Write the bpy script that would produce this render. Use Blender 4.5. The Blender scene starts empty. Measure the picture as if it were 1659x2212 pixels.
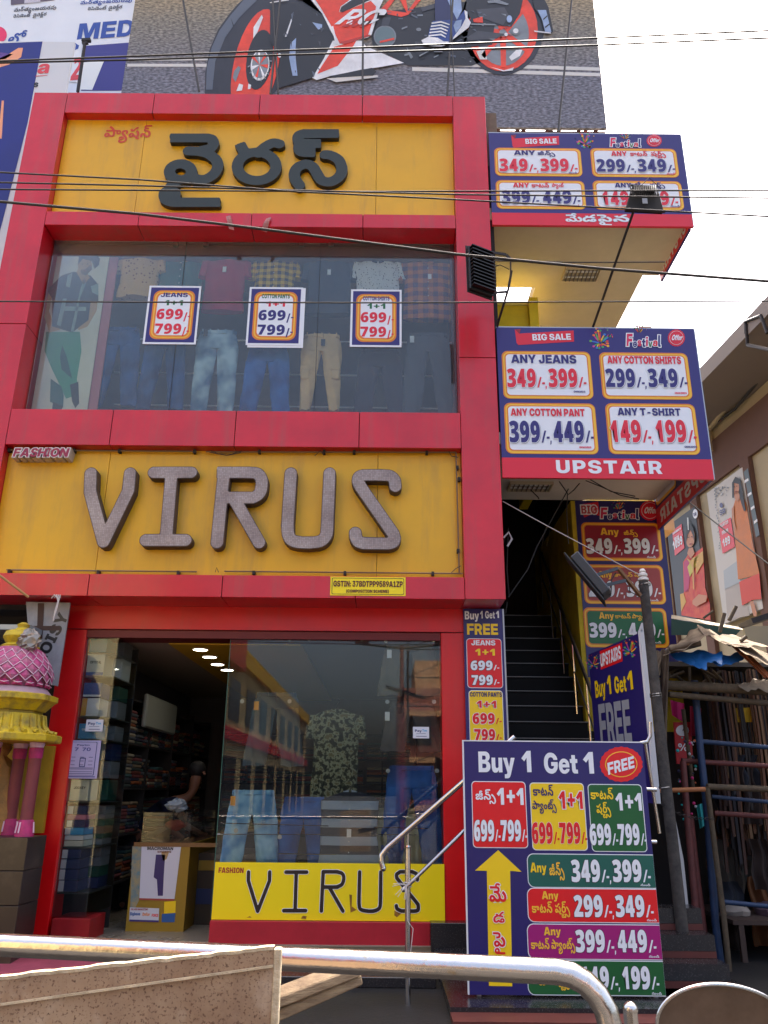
import bpy, bmesh, math, random
import numpy as np
from mathutils import Vector, Matrix
from mathutils.geometry import tessellate_polygon
random.seed(7)
SC = bpy.context.scene
COL = SC.collection
# ---------------------------------------------------------------- camera, sky, sun, exposure
FPX, PW, PH = 1736.0, 1659.0, 2212.0
PITCH, ROLL = math.radians(19.2), math.radians(.54)
CAMP = Vector((0, -8, 1.6))
cF = Vector((0, math.cos(PITCH), math.sin(PITCH)))
cU = Vector((0, -math.sin(PITCH), math.cos(PITCH)))
cR = Vector((1, 0, 0))
vR = cR*math.cos(ROLL) + cU*math.sin(ROLL)
vU = -cR*math.sin(ROLL) + cU*math.cos(ROLL)
cam = bpy.data.cameras.new('camera')
cam.sensor_fit = 'VERTICAL'; cam.sensor_height = 24; cam.lens = FPX/PH*24
cam.clip_start = .05; cam.clip_end = 600
camo = bpy.data.objects.new('camera', cam); COL.objects.link(camo)
camo.matrix_world = Matrix((( vR.x, vU.x, -cF.x, CAMP.x), (vR.y, vU.y, -cF.y, CAMP.y), (vR.z, vU.z, -cF.z, CAMP.z), (0, 0, 0, 1)))
SC.camera = camo
SUN_EL, SUN_ROT = math.radians(66), math.radians(14)
w = bpy.data.worlds.new('World'); SC.world = w; w.use_nodes = True
nt = w.node_tree; bg = nt.nodes['Background']
sky = nt.nodes.new('ShaderNodeTexSky'); sky.sky_type = 'NISHITA'; sky.sun_disc = False
sky.sun_elevation = SUN_EL; sky.sun_rotation = SUN_ROT
sky.air_density = .9; sky.dust_density = 9.0; sky.ozone_density = 1.0
nt.links.new(sky.outputs[0], bg.inputs[0]); bg.inputs[1].default_value = .15
sl = bpy.data.lights.new('sun', 'SUN'); sl.energy = 4.6; sl.angle = math.radians(.5); sl.color = (1, .95, .87)
so = bpy.data.objects.new('sun', sl); COL.objects.link(so)
sd = Vector((math.sin(SUN_ROT)*math.cos(SUN_EL), math.cos(SUN_ROT)*math.cos(SUN_EL), math.sin(SUN_EL)))
so.rotation_euler = sd.to_track_quat('Z', 'Y').to_euler(); so.location = (0, 0, 30)
vs = SC.view_settings
vs.view_transform = 'Standard'; vs.look = 'None'; vs.gamma = 1; vs.use_curve_mapping = False; vs.exposure = 2.0
SC.cycles.max_bounces = 8; SC.cycles.glossy_bounces = 4; SC.cycles.transmission_bounces = 6; SC.cycles.transparent_max_bounces = 12
SC.cycles.use_denoising = True

# ---------------------------------------------------------------- points of the photograph -> points of the place
def ray(px, py):
    return cF + vR*((px-PW/2)/FPX) + vU*((PH/2-py)/FPX)
def W(px, py, Y):
    d = ray(px, py); return CAMP + d*((Y-CAMP.y)/d.y)
def G(px, py, Z):
    d = ray(px, py); return CAMP + d*((Z-CAMP.z)/d.z)
class Plane:
    """vertical plane through (x,y), local a along (ux,uy), b = height, n = towards the viewer"""
    def __init__(s, x, y, ux=1, uy=0):
        l = math.hypot(ux, uy); s.o = Vector((x, y, 0)); s.u = Vector((ux/l, uy/l, 0)); s.n = Vector((uy/l, -ux/l, 0))
    def ab(s, px, py):
        d = ray(px, py); t = (s.o-CAMP).dot(s.n)/d.dot(s.n); p = CAMP + d*t
        return ((p-s.o).dot(s.u), p.z)
    def p(s, a, b, out=0): return s.o + s.u*a + Vector((0, 0, b)) + s.n*out
PLANES = {}
def FP(Y):
    if Y not in PLANES: PLANES[Y] = Plane(0, Y)
    return PLANES[Y]

# ---------------------------------------------------------------- materials
def lin(c):
    if max(c) <= 1: return (*c[:3], 1)
    f = lambda v: (v/255)/12.92 if v/255 <= .04045 else ((v/255+.055)/1.055)**2.4
    return (f(c[0]), f(c[1]), f(c[2]), 1)
MATS = {}
def mat(name, col, rough=.6, metal=0, var=.0, scale=6, bump=0, bscale=60, coat=0, spec=.5, emit=0, col2=None, thr=None, stretch=None):
    if name in MATS: return MATS[name]
    m = bpy.data.materials.new(name); m.use_nodes = True; MATS[name] = m
    N = m.node_tree; b = N.nodes['Principled BSDF']; L = N.links
    b.inputs['Roughness'].default_value = rough; b.inputs['Metallic'].default_value = metal
    b.inputs['Specular IOR Level'].default_value = spec; b.inputs['Coat Weight'].default_value = coat
    b.inputs['Coat Roughness'].default_value = .12
    c = lin(col); b.inputs['Base Color'].default_value = c
    if emit: b.inputs['Emission Color'].default_value = c; b.inputs['Emission Strength'].default_value = emit
    def coords(sc):
        t = N.nodes.new('ShaderNodeTexCoord'); mp = N.nodes.new('ShaderNodeMapping')
        L.new(t.outputs['Object'], mp.inputs[0]); mp.inputs['Scale'].default_value = stretch or (1, 1, 1)
        n = N.nodes.new('ShaderNodeTexNoise'); n.inputs['Scale'].default_value = sc; n.inputs['Detail'].default_value = 6
        n.inputs['Roughness'].default_value = .65
        L.new(mp.outputs[0], n.inputs[0]); return n
    if var or col2:
        n = coords(scale); r = N.nodes.new('ShaderNodeValToRGB')
        lo, hi = thr or (.35, .68)
        r.color_ramp.elements[0].position = lo; r.color_ramp.elements[1].position = hi
        c2 = lin(col2) if col2 else tuple(min(1, v*(1+var)) for v in c[:3])+(1,)
        c1 = c if col2 else tuple(v*(1-var) for v in c[:3])+(1,)
        r.color_ramp.elements[0].color = c1; r.color_ramp.elements[1].color = c2
        L.new(n.outputs[0], r.inputs[0]); L.new(r.outputs[0], b.inputs['Base Color'])
        mr = N.nodes.new('ShaderNodeMapRange'); mr.inputs[3].default_value = max(.02, rough-.08); mr.inputs[4].default_value = min(1, rough+.14)
        L.new(n.outputs[0], mr.inputs[0]); L.new(mr.outputs[0], b.inputs['Roughness'])
    if bump:
        n = coords(bscale); bp = N.nodes.new('ShaderNodeBump'); bp.inputs['Strength'].default_value = bump; bp.inputs['Distance'].default_value = .02
        L.new(n.outputs[0], bp.inputs['Height']); L.new(bp.outputs[0], b.inputs['Normal'])
    return m
def nodes_of(m):
    N = m.node_tree; return N, N.nodes['Principled BSDF'], N.links
def glass(name, rough=.0, tint=(.93, .97, .96), refl=1.0, dust=.03):
    """thin pane: clear transmission with a Fresnel reflection"""
    if name in MATS: return MATS[name]
    m = bpy.data.materials.new(name); m.use_nodes = True; MATS[name] = m
    N = m.node_tree; L = N.links; N.nodes.clear()
    o = N.nodes.new('ShaderNodeOutputMaterial'); mx = N.nodes.new('ShaderNodeMixShader')
    t = N.nodes.new('ShaderNodeBsdfTransparent'); t.inputs[0].default_value = (*tint, 1)
    g = N.nodes.new('ShaderNodeBsdfGlossy'); g.inputs['Roughness'].default_value = rough
    f = N.nodes.new('ShaderNodeFresnel'); f.inputs[0].default_value = 1.5
    k = N.nodes.new('ShaderNodeMath'); k.operation = 'MULTIPLY'; k.inputs[1].default_value = refl; k.use_clamp = True
    L.new(f.outputs[0], k.inputs[0]); L.new(k.outputs[0], mx.inputs[0]); L.new(t.outputs[0], mx.inputs[1]); L.new(g.outputs[0], mx.inputs[2]); df = N.nodes.new('ShaderNodeBsdfDiffuse'); df.inputs[0].default_value = (.55, .6, .66, 1); m2 = N.nodes.new('ShaderNodeMixShader')
    no = N.nodes.new('ShaderNodeTexNoise'); no.inputs['Scale'].default_value = 1.3; no.inputs['Detail'].default_value = 5; tc = N.nodes.new('ShaderNodeTexCoord'); L.new(tc.outputs['Object'], no.inputs[0])
    dm = N.nodes.new('ShaderNodeMapRange'); dm.inputs[1].default_value = .3; dm.inputs[2].default_value = .7; dm.inputs[3].default_value = dust*.7; dm.inputs[4].default_value = dust*1.3; L.new(no.outputs[0], dm.inputs[0])
    L.new(dm.outputs[0], m2.inputs[0]); L.new(mx.outputs[0], m2.inputs[1]); L.new(df.outputs[0], m2.inputs[2]); L.new(m2.outputs[0], o.inputs[0])
    return m
def streaks(m, dark=.25, sx=5, sz=.35, lo=.5, hi=.8):
    """rain and dust streaks running down a sheet"""
    N, b, L = nodes_of(m); src = b.inputs['Base Color'].links[0].from_socket if b.inputs['Base Color'].links else None
    tc = N.nodes.new('ShaderNodeTexCoord'); mp = N.nodes.new('ShaderNodeMapping'); mp.inputs['Scale'].default_value = (sx, sx, sz); L.new(tc.outputs['Object'], mp.inputs[0])
    no = N.nodes.new('ShaderNodeTexNoise'); no.inputs['Scale'].default_value = 1; no.inputs['Detail'].default_value = 7; no.inputs['Roughness'].default_value = .7; L.new(mp.outputs[0], no.inputs[0])
    mr = N.nodes.new('ShaderNodeMapRange'); mr.inputs[1].default_value = lo; mr.inputs[2].default_value = hi; mr.inputs[4].default_value = dark; L.new(no.outputs[0], mr.inputs[0])
    mx = N.nodes.new('ShaderNodeMix'); mx.data_type = 'RGBA'; L.new(mr.outputs[0], mx.inputs[0])
    if src: L.new(src, mx.inputs[6])
    else: mx.inputs[6].default_value = b.inputs['Base Color'].default_value
    mx.inputs[7].default_value = lin((120, 92, 76)); L.new(mx.outputs[2], b.inputs['Base Color'])
    bp = N.nodes.new('ShaderNodeBump'); bp.inputs['Strength'].default_value = .12; bp.inputs['Distance'].default_value = .05; n2 = N.nodes.new('ShaderNodeTexNoise'); n2.inputs['Scale'].default_value = 1.4; n2.inputs['Detail'].default_value = 1; L.new(tc.outputs['Object'], n2.inputs[0]); L.new(n2.outputs[0], bp.inputs['Height']); L.new(bp.outputs[0], b.inputs['Normal']); return m
def speckle(m, col, scale=60, lo=.6, hi=.66, amount=.8, z0=None):
    N, b, L = nodes_of(m); src = b.inputs['Base Color'].links[0].from_socket if b.inputs['Base Color'].links else None
    tc = N.nodes.new('ShaderNodeTexCoord'); no = N.nodes.new('ShaderNodeTexNoise'); no.inputs['Scale'].default_value = scale; no.inputs['Detail'].default_value = 4; L.new(tc.outputs['Object'], no.inputs[0])
    mr = N.nodes.new('ShaderNodeMapRange'); mr.inputs[1].default_value = lo; mr.inputs[2].default_value = hi; mr.inputs[4].default_value = amount; L.new(no.outputs[0], mr.inputs[0])
    mx = N.nodes.new('ShaderNodeMix'); mx.data_type = 'RGBA'; L.new(mr.outputs[0], mx.inputs[0])
    if src: L.new(src, mx.inputs[6])
    else: mx.inputs[6].default_value = b.inputs['Base Color'].default_value
    mx.inputs[7].default_value = lin(col); L.new(mx.outputs[2], b.inputs['Base Color']); return m

# ---------------------------------------------------------------- objects
WM = {}
def thing(name, label, cat, loc=(0, 0, 0), rz=0, group=None):
    o = bpy.data.objects.new(name, None); COL.objects.link(o); o.empty_display_size = .1
    o.location = loc; o.rotation_euler = (0, 0, rz); o['label'] = label; o['category'] = cat
    if group: o['group'] = group
    WM[o.name] = Matrix.Translation(Vector(loc)) @ Matrix.Rotation(rz, 4, 'Z')
    return o
def link(name, me, parent=None, smooth=False):
    o = bpy.data.objects.new(name, me); COL.objects.link(o)
    if smooth and len(me.polygons): me.polygons.foreach_set('use_smooth', [True]*len(me.polygons))
    if parent is not None:
        Mx = WM.get(parent.name, Matrix()); me.transform(Mx.inverted()); o.parent = parent; WM[o.name] = Mx
    else:
        cs = [v.co for v in me.vertices]
        if cs:
            c = Vector(((min(v.x for v in cs)+max(v.x for v in cs))/2, (min(v.y for v in cs)+max(v.y for v in cs))/2, min(v.z for v in cs)))
            me.transform(Matrix.Translation(-c)); o.location = c; WM[o.name] = Matrix.Translation(c)
    return o
def tag(o, label, cat, group=None):
    o['label'] = label; o['category'] = cat
    if group: o['group'] = group
    return o
def struct(o, kind='structure'):
    o['kind'] = kind; return o
class MB:
    """collects shapes (world coordinates) for one mesh"""
    def __init__(s): s.v = []; s.f = []; s.m = []; s.mats = []
    def mi(s, m):
        if m not in s.mats: s.mats.append(m)
        return s.mats.index(m)
    def add(s, v, f, m):
        k = len(s.v); s.v += [tuple(p) for p in v]; s.f += [tuple(i+k for i in q) for q in f]; s.m += [s.mi(m)]*len(f); return s
    def box(s, x0, x1, y0, y1, z0, z1, m):
        v = [(x, y, z) for x in (x0, x1) for y in (y0, y1) for z in (z0, z1)]
        return s.add(v, [(0, 1, 3, 2), (4, 6, 7, 5), (0, 4, 5, 1), (2, 3, 7, 6), (0, 2, 6, 4), (1, 5, 7, 3)], m)
    def obox(s, c, ax, ay, az, m):
        c = Vector(c); ax, ay, az = Vector(ax), Vector(ay), Vector(az)
        v = [c+ax*i+ay*j+az*k for i in (-1, 1) for j in (-1, 1) for k in (-1, 1)]
        return s.add(v, [(0, 1, 3, 2), (4, 6, 7, 5), (0, 4, 5, 1), (2, 3, 7, 6), (0, 2, 6, 4), (1, 5, 7, 3)], m)
    def bar(s, a, b, w, d, m, up=(0, 0, 1)):
        a, b = Vector(a), Vector(b); t = (b-a); l = t.length; t.normalize(); u = Vector(up)
        if abs(t.dot(u)) > .98: u = Vector((0, 1, 0))
        x = t.cross(u).normalized(); y = x.cross(t)
        return s.obox((a+b)/2, t*l/2, x*w/2, y*d/2, m)
    def tube(s, pts, r, m, n=8, cap=True):
        P = [Vector(p) for p in pts]; R = r if isinstance(r, (list, tuple)) else [r]*len(P)
        V = []; up = None
        for i, p in enumerate(P):
            t = ((P[i+1] if i+1 < len(P) else p)-(P[i-1] if i else p)).normalized()
            if up is None: up = Vector((0, 0, 1)) if abs(t.z) < .9 else Vector((0, 1, 0))
            x = t.cross(up).normalized(); y = x.cross(t).normalized(); up = y
            for k in range(n):
                a = 2*math.pi*k/n; V.append(p + (x*math.cos(a)+y*math.sin(a))*R[i])
        F = [(i*n+k, i*n+(k+1) % n, (i+1)*n+(k+1) % n, (i+1)*n+k) for i in range(len(P)-1) for k in range(n)]
        if cap: F += [tuple(range(n))[::-1], tuple((len(P)-1)*n+k for k in range(n))]
        return s.add(V, F, m)
    def lathe(s, c, prof, m, n=24, rot=0):
        c = Vector(c); V = []
        for r, z in prof:
            for k in range(n):
                a = 2*math.pi*k/n+rot; V.append(c+Vector((r*math.cos(a), r*math.sin(a), z)))
        F = [(i*n+k, i*n+(k+1) % n, (i+1)*n+(k+1) % n, (i+1)*n+k) for i in range(len(prof)-1) for k in range(n)]
        F += [tuple(range(n))[::-1], tuple((len(prof)-1)*n+k for k in range(n))]
        return s.add(V, F, m)
    def loft(s, secs, m, n=20, wr=.0, seed=0, power=2.2, cap=True):
        """secs: (cx, cy, cz, half width, half depth)"""
        rnd = random.Random(seed); ph = [rnd.uniform(0, 6.28) for _ in range(6)]; V = []
        for i, (cx, cy, cz, hw, hd) in enumerate(secs):
            for k in range(n):
                a = 2*math.pi*k/n; ca, sa = math.cos(a), math.sin(a)
                e = 2/power
                x = math.copysign(abs(ca)**e, ca)*hw; y = math.copysign(abs(sa)**e, sa)*hd
                wv = wr*(math.sin(a*5+cz*9+ph[0])+.7*math.sin(a*3-cz*23+ph[1])+.5*math.sin(cz*41+a*2+ph[2]))
                V.append((cx+x+wv*ca*.6, cy+y+wv*sa, cz+wv*.5))
        F = [(i*n+k, i*n+(k+1) % n, (i+1)*n+(k+1) % n, (i+1)*n+k) for i in range(len(secs)-1) for k in range(n)]
        if cap: F += [tuple(range(n))[::-1], tuple((len(secs)-1)*n+k for k in range(n))]
        return s.add(V, F, m)
    def prism(s, pts, y0, y1, m):
        """pts (x,z) polygon extruded from y0 to y1"""
        n = len(pts); V = [(x, y0, z) for x, z in pts]+[(x, y1, z) for x, z in pts]
        T = tessellate_polygon([[Vector((x, z, 0)) for x, z in pts]])
        F = [t for t in T]+[tuple(i+n for i in t) for t in T]+[(i, (i+1) % n, n+(i+1) % n, n+i) for i in range(n)]
        return s.add(V, F, m)
    def sphere(s, c, r, m, n=12, sc=(1, 1, 1)):
        prof = [(math.sin(math.pi*i/n)*r+1e-4, -math.cos(math.pi*i/n)*r) for i in range(n+1)]
        k = len(s.v); s.lathe((0, 0, 0), prof, m, n=n+4)
        for i in range(k, len(s.v)):
            v = s.v[i]; s.v[i] = (v[0]*sc[0]+c[0], v[1]*sc[1]+c[1], v[2]*sc[2]+c[2])
        return s
    def sheet(s, fn, nu, nv, m, thick=0):
        V = [tuple(fn(i/nu, j/nv)) for j in range(nv+1) for i in range(nu+1)]
        F = [(j*(nu+1)+i, j*(nu+1)+i+1, (j+1)*(nu+1)+i+1, (j+1)*(nu+1)+i) for j in range(nv) for i in range(nu)]
        return s.add(V, F, m)
    def go(s, name, parent=None, smooth=False, fix=True, bevel=0):
        me = bpy.data.meshes.new(name); me.from_pydata(s.v, [], s.f)
        for m in s.mats: me.materials.append(m)
        me.polygons.foreach_set('material_index', s.m)
        if fix or bevel:
            bm = bmesh.new(); bm.from_mesh(me)
            if bevel: bmesh.ops.bevel(bm, geom=list(bm.edges), offset=bevel, segments=1, affect='EDGES', clamp_overlap=True)
            if fix: bmesh.ops.recalc_face_normals(bm, faces=bm.faces)
            bm.to_mesh(me); bm.free()
        me.update(); o = link(name, me, parent, smooth)
        if smooth: smooth_by_angle(me)
        return o
def smooth_by_angle(me, ang=.75):
    bm = bmesh.new(); bm.from_mesh(me)
    for e in bm.edges:
        e.smooth = not (len(e.link_faces) == 2 and e.calc_face_angle(0) > ang)
    bm.to_mesh(me); bm.free()
def box(name, x0, x1, y0, y1, z0, z1, m, parent=None, bevel=0): return MB().box(x0, x1, y0, y1, z0, z1, m).go(name, parent, bevel=bevel, fix=False)
def tube(name, pts, r, m, parent=None, n=8): return MB().tube(pts, r, m, n).go(name, parent, smooth=True, fix=False)
def dup(root, loc, label=None, group=None, rz=None):
    r = root.copy(); COL.objects.link(r); r.location = loc
    if rz is not None: r.rotation_euler = (0, 0, rz)
    if label: r['label'] = label
    if group: r['group'] = group
    for ch in list(root.children):
        c = ch.copy(); COL.objects.link(c); c.parent = r
        for g in list(ch.children):
            d = g.copy(); COL.objects.link(d); d.parent = c
    return r

# ---------------------------------------------------------------- print: lettering and flat artwork as thin relief
GLYPHS = {
'I': {
'%': [300,[[217,-3,-13,4,-11,7,-12,14,-7,21,0,24,7,21,14,16,20,9,25,0,20,-9,15,-16,6,-18,0,-30,-6,-18,-15,-16,-13,-7,-9,-2],[60,0,-1,2,2,5,144,209,3,2,32,0,1,-2,-2,-5,-144,-209,-4,-2],[223,29,8,0,7,3,5,6,2,11,-2,23,-5,7,-7,3,-7,0,-6,-3,-5,-7,-2,-9,1,-23,4,-6],[60,106,-11,3,-12,7,-12,14,-6,21,0,24,6,21,15,16,13,7,9,2,23,0,20,-9,15,-16,6,-18,0,-30,-6,-18,-15,-16,-14,-7,-9,-2],[68,137,8,-1,6,3,5,7,3,9,0,14,-3,11,-5,7,-6,3,-7,0,-7,-4,-5,-8,-1,-7,1,-23,4,-6]]],
'(': [117,[[55,-42,-17,34,-7,22,-6,32,-3,52,5,47,14,54,14,29,51,1,1,-3,-15,-43,-9,-38,-4,-34,-1,-27,1,-20,7,-41,22,-65]]],
')': [117,[[10,-43,24,75,4,25,1,41,-1,22,-7,41,-9,33,-13,34,53,1,16,-35,9,-33,5,-25,3,-25,0,-38,-6,-45,-13,-43,-14,-28]]],
'-': [193,[[47,63,0,42,100,-1,1,-40,-2,-1]]],
'0': [193,[[82,-2,-23,5,-16,10,-14,14,-9,13,-6,16,-5,20,-3,25,1,32,7,29,6,16,7,11,14,15,11,7,18,8,16,2,25,0,20,-5,16,-8,16,-15,9,-13,9,-23,5,-22,1,-23,-1,-29,-5,-22,-7,-18,-6,-12,-14,-16,-14,-9,-18,-7,-18,-2],[87,43,17,-1,14,8,9,15,5,23,0,40,-5,25,-9,15,-7,6,-7,2,-16,0,-9,-4,-5,-6,-8,-15,-5,-27,0,-30,4,-24,9,-18,5,-6]]],
'1': [193,[[27,0,0,45,50,1,0,119,-3,1,-45,-28,-1,48,53,32,49,0,2,-1,0,-171,43,-2,0,-43]]],
'2': [193,[[16,0,-1,1,1,41,95,77,12,15,3,13,-1,12,-7,11,-9,5,-14,2,-11,-3,-10,-6,-7,-14,-1,-11,-2,-3,-50,0,-1,7,2,16,9,23,7,9,12,11,16,9,18,5,29,2,14,-2,16,-5,13,-6,16,-14,10,-16,4,-20,0,-16,-2,-11,-9,-18,-10,-13,-64,-55,84,-1,2,-1,0,-43]]],
'3': [193,[[76,-2,-27,8,-11,7,-11,10,-10,13,-5,11,-4,25,1,2,52,0,3,-13,5,-9,8,-7,11,-5,11,0,9,2,10,7,6,9,2,14,-2,11,-8,9,-8,5,-14,3,-31,0,-2,1,0,29,42,41,-2,2,-81,0,-1,2,0,41,1,2,151,-1,0,-42,-52,-47,23,-4,11,-4,9,-6,10,-11,7,-13,2,-14,-1,-22,-4,-14,-6,-11,-11,-11,-22,-14,-29,-7]]],
'5': [193,[[79,-2,-27,8,-9,4,-14,12,-7,9,-7,14,-4,18,1,7,49,0,3,-3,3,-11,8,-9,13,-7,16,0,11,5,10,11,3,11,-1,16,-2,7,-8,10,-6,5,-9,2,-16,0,-7,-3,-9,-7,-7,-9,-47,0,-2,2,6,126,3,2,144,0,2,-2,0,-41,-2,-2,-95,0,-2,-2,-2,-34,2,-1,9,7,11,4,25,1,23,-6,18,-11,14,-16,11,-25,0,-27,-4,-18,-14,-23,-23,-16,-18,-7,-14,-2]]],
'7': [193,[[34,0,-1,3,85,167,-100,1,-1,46,158,1,1,-46,-86,-171]]],
'8': [193,[[76,-2,-24,5,-18,9,-12,10,-11,18,-3,14,0,13,7,18,7,10,9,7,14,7,14,3,-23,11,-14,13,-7,17,0,18,4,13,8,12,13,12,14,7,13,4,18,2,23,0,18,-2,20,-7,11,-7,12,-12,7,-13,2,-11,0,-14,-6,-18,-6,-7,-9,-7,-23,-11,14,-3,12,-6,14,-11,7,-11,4,-14,0,-18,-4,-13,-10,-14,-23,-16,-13,-5,-23,-4],[94,36,14,1,9,5,5,5,5,9,0,11,-3,9,-8,9,-10,5,-16,1,-9,-3,-9,-8,-5,-10,0,-14,4,-9,12,-9],[90,133,11,-1,9,3,7,4,5,7,2,9,-2,11,-4,7,-8,6,-7,2,-15,-1,-9,-4,-8,-10,-1,-13,2,-7,4,-7]]],
'9': [193,[[46,0,-1,1,1,2,49,72,-26,1,-18,5,-16,10,-9,9,-10,16,-4,18,0,22,4,18,9,16,8,9,13,10,14,6,27,6,27,-1,18,-5,18,-9,9,-6,12,-14,6,-12,5,-18,0,-15,-3,-18,-4,-14,-13,-25,-57,-84],[91,114,9,-1,14,4,10,10,4,9,0,16,-2,9,-8,10,-13,6,-14,1,-9,-3,-11,-10,-5,-11,-1,-16,5,-11,10,-9]]],
':': [81,[[32,-2,-11,6,-7,10,-3,9,1,11,4,9,7,8,12,4,11,0,11,-4,8,-8,4,-11,0,-13,-6,-12,-10,-7,-9,-3],[32,92,-9,5,-7,7,-5,11,0,12,6,11,7,7,11,5,11,0,11,-5,7,-7,5,-11,0,-14,-4,-9,-10,-9,-9,-3]]],
'A': [226,[[1,0,73,217,76,1,3,-3,72,-214,-64,0,-11,36,-2,1,-70,0,-3,-1,-13,-37],[89,84,2,-1,43,0,2,1,-22,78,-3,-1]]],
'B': [195,[[14,0,-1,217,107,1,22,-5,18,-9,11,-10,7,-13,3,-13,0,-14,-5,-13,-8,-12,-10,-7,-14,-6,16,-6,11,-7,10,-12,5,-9,2,-13,0,-18,-2,-9,-7,-14,-11,-11,-10,-7,-11,-5,-16,-4],[69,44,33,-1,18,4,4,4,5,9,1,11,-3,7,-5,6,-11,5,-41,1],[69,132,35,-1,11,4,8,10,0,14,-3,6,-5,6,-11,3,-34,1]]],
'C': [219,[[95,-2,-24,6,-18,9,-12,8,-16,19,-11,23,-5,16,-2,22,2,38,7,23,9,16,10,12,18,15,18,10,13,4,18,2,27,0,18,-4,14,-6,11,-6,13,-11,12,-14,8,-14,7,-27,-2,-2,-54,0,-10,20,-12,10,-21,5,-22,-5,-9,-6,-8,-10,-6,-14,-2,-11,0,-34,2,-11,6,-14,8,-9,11,-8,16,-4,9,0,16,5,9,7,7,9,4,12,2,2,54,0,2,-2,-1,-7,-5,-16,-11,-20,-12,-14,-11,-9,-18,-9,-16,-5,-20,-3]]],
'D': [213,[[14,0,-1,217,98,1,29,-7,11,-4,18,-12,12,-12,11,-15,10,-23,4,-22,0,-27,-5,-25,-9,-20,-9,-14,-14,-14,-13,-9,-30,-11,-22,-3],[71,48,28,0,21,4,16,12,6,11,6,23,0,22,-3,16,-5,11,-7,9,-13,10,-23,5,-26,-1]]],
'E': [188,[[14,0,-1,217,165,1,0,-49,-106,0,-2,-1,0,-34,2,-1,99,-1,0,-45,-99,-1,-2,-2,0,-33,2,-2,106,0,1,-48]]],
'F': [180,[[14,0,-1,217,161,1,0,-48,-102,-1,-2,-1,0,-39,2,-1,95,0,1,-46,-1,-1,-96,-1,-1,-79]]],
'G': [222,[[95,-2,-24,6,-18,9,-12,8,-16,19,-9,18,-7,21,-2,22,2,38,7,23,9,16,15,18,13,9,18,10,13,4,18,2,27,0,32,-9,22,-15,14,-15,7,-11,5,-11,2,-16,-57,-1,-9,17,-14,9,-9,2,-15,1,-16,-5,-10,-7,-7,-9,-8,-23,-1,-34,7,-22,10,-14,16,-9,22,-3,14,3,9,4,9,10,4,16,-38,0,-2,2,0,38,2,2,92,0,3,-2,0,-36,-2,-16,-5,-15,-9,-16,-12,-14,-15,-12,-30,-11,-20,-3]]],
'H': [217,[[14,0,-1,217,57,0,0,-79,2,-3,75,1,0,81,57,0,0,-216,-57,0,0,85,-75,1,-2,-3,0,-83]]],
'I': [128,[[9,0,-1,44,1,1,25,0,1,3,0,122,-1,3,-25,0,-1,1,0,43,111,1,1,-44,-1,-1,-25,0,-1,-3,0,-122,1,-3,25,0,1,-1,0,-43]]],
'J': [174,[[67,-2,-16,3,-11,5,-13,10,-8,9,-9,20,-3,18,0,20,1,2,52,0,2,-27,6,-9,3,-2,9,-3,11,2,6,3,4,5,3,9,0,153,1,2,56,-1,1,-152,-5,-27,-11,-18,-10,-9,-11,-7,-16,-5,-13,-2]]],
'K': [216,[[14,0,-1,217,57,0,0,-90,2,-1,72,92,67,-1,-76,-92,80,-124,-66,0,-52,84,-26,-32,-1,-52]]],
'L': [171,[[14,0,-1,217,55,1,2,-1,0,-166,2,-2,93,0,1,-48]]],
'M': [276,[[14,0,0,218,85,-1,23,-76,16,-57,39,133,86,0,0,-216,-57,0,1,153,-19,-70,-28,-84,-46,1,-29,90,-15,55,-2,-1,1,-144]]],
'N': [221,[[14,0,-1,217,59,0,59,-94,18,-32,2,2,-1,124,57,1,1,-217,-59,-1,-79,129,0,-128]]],
'O': [224,[[95,-2,-24,6,-18,9,-12,8,-16,19,-11,23,-5,16,-2,22,0,25,4,22,7,18,13,21,13,12,22,13,18,7,18,2,25,0,20,-4,25,-12,16,-13,14,-19,9,-20,4,-18,3,-23,-3,-29,-4,-18,-9,-20,-12,-16,-16,-14,-16,-9,-20,-7,-20,-3],[104,47,12,-1,11,2,16,10,11,18,5,23,0,20,-2,14,-7,18,-7,9,-9,7,-16,5,-14,-1,-9,-2,-11,-6,-12,-17,-7,-22,1,-32,7,-22,11,-14,7,-5]]],
'P': [193,[[14,0,-1,217,104,1,23,-5,18,-9,11,-10,10,-13,6,-16,3,-13,-2,-29,-5,-14,-7,-11,-14,-14,-22,-11,-23,-5,-43,0,-2,-2,0,-65],[71,116,33,-1,18,7,5,5,4,11,1,9,-5,12,-7,7,-14,5,-36,-1]]],
'R': [199,[[14,0,-1,217,104,1,23,-5,18,-9,13,-12,10,-15,7,-23,0,-16,-3,-18,-6,-13,-10,-14,-15,-11,1,-2,39,-79,-59,-1,-34,69,-29,1,-2,-1,0,-68],[70,116,34,-1,16,5,7,7,4,9,0,14,-4,9,-7,7,-12,5,-38,-1]]],
'S': [203,[[83,-2,-27,6,-14,6,-13,10,-7,9,-8,14,-4,18,0,11,52,1,6,-15,6,-7,13,-7,14,-2,18,2,10,5,6,7,1,14,-7,6,-10,5,-61,15,-25,14,-12,14,-4,9,-3,13,1,20,4,14,11,16,14,11,14,7,31,7,25,0,18,-2,23,-9,13,-10,8,-9,9,-16,4,-24,-52,-1,-5,12,-4,5,-12,7,-9,2,-18,-2,-11,-5,-5,-7,-1,-11,6,-8,9,-5,61,-14,16,-6,13,-9,10,-12,5,-12,2,-20,-3,-18,-4,-11,-7,-11,-10,-9,-15,-10,-21,-7,-15,-2]]],
'T': [196,[[70,0,-1,168,-1,1,-61,0,-1,48,183,0,0,-47,-60,-1,-3,-1,0,-167]]],
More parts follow.
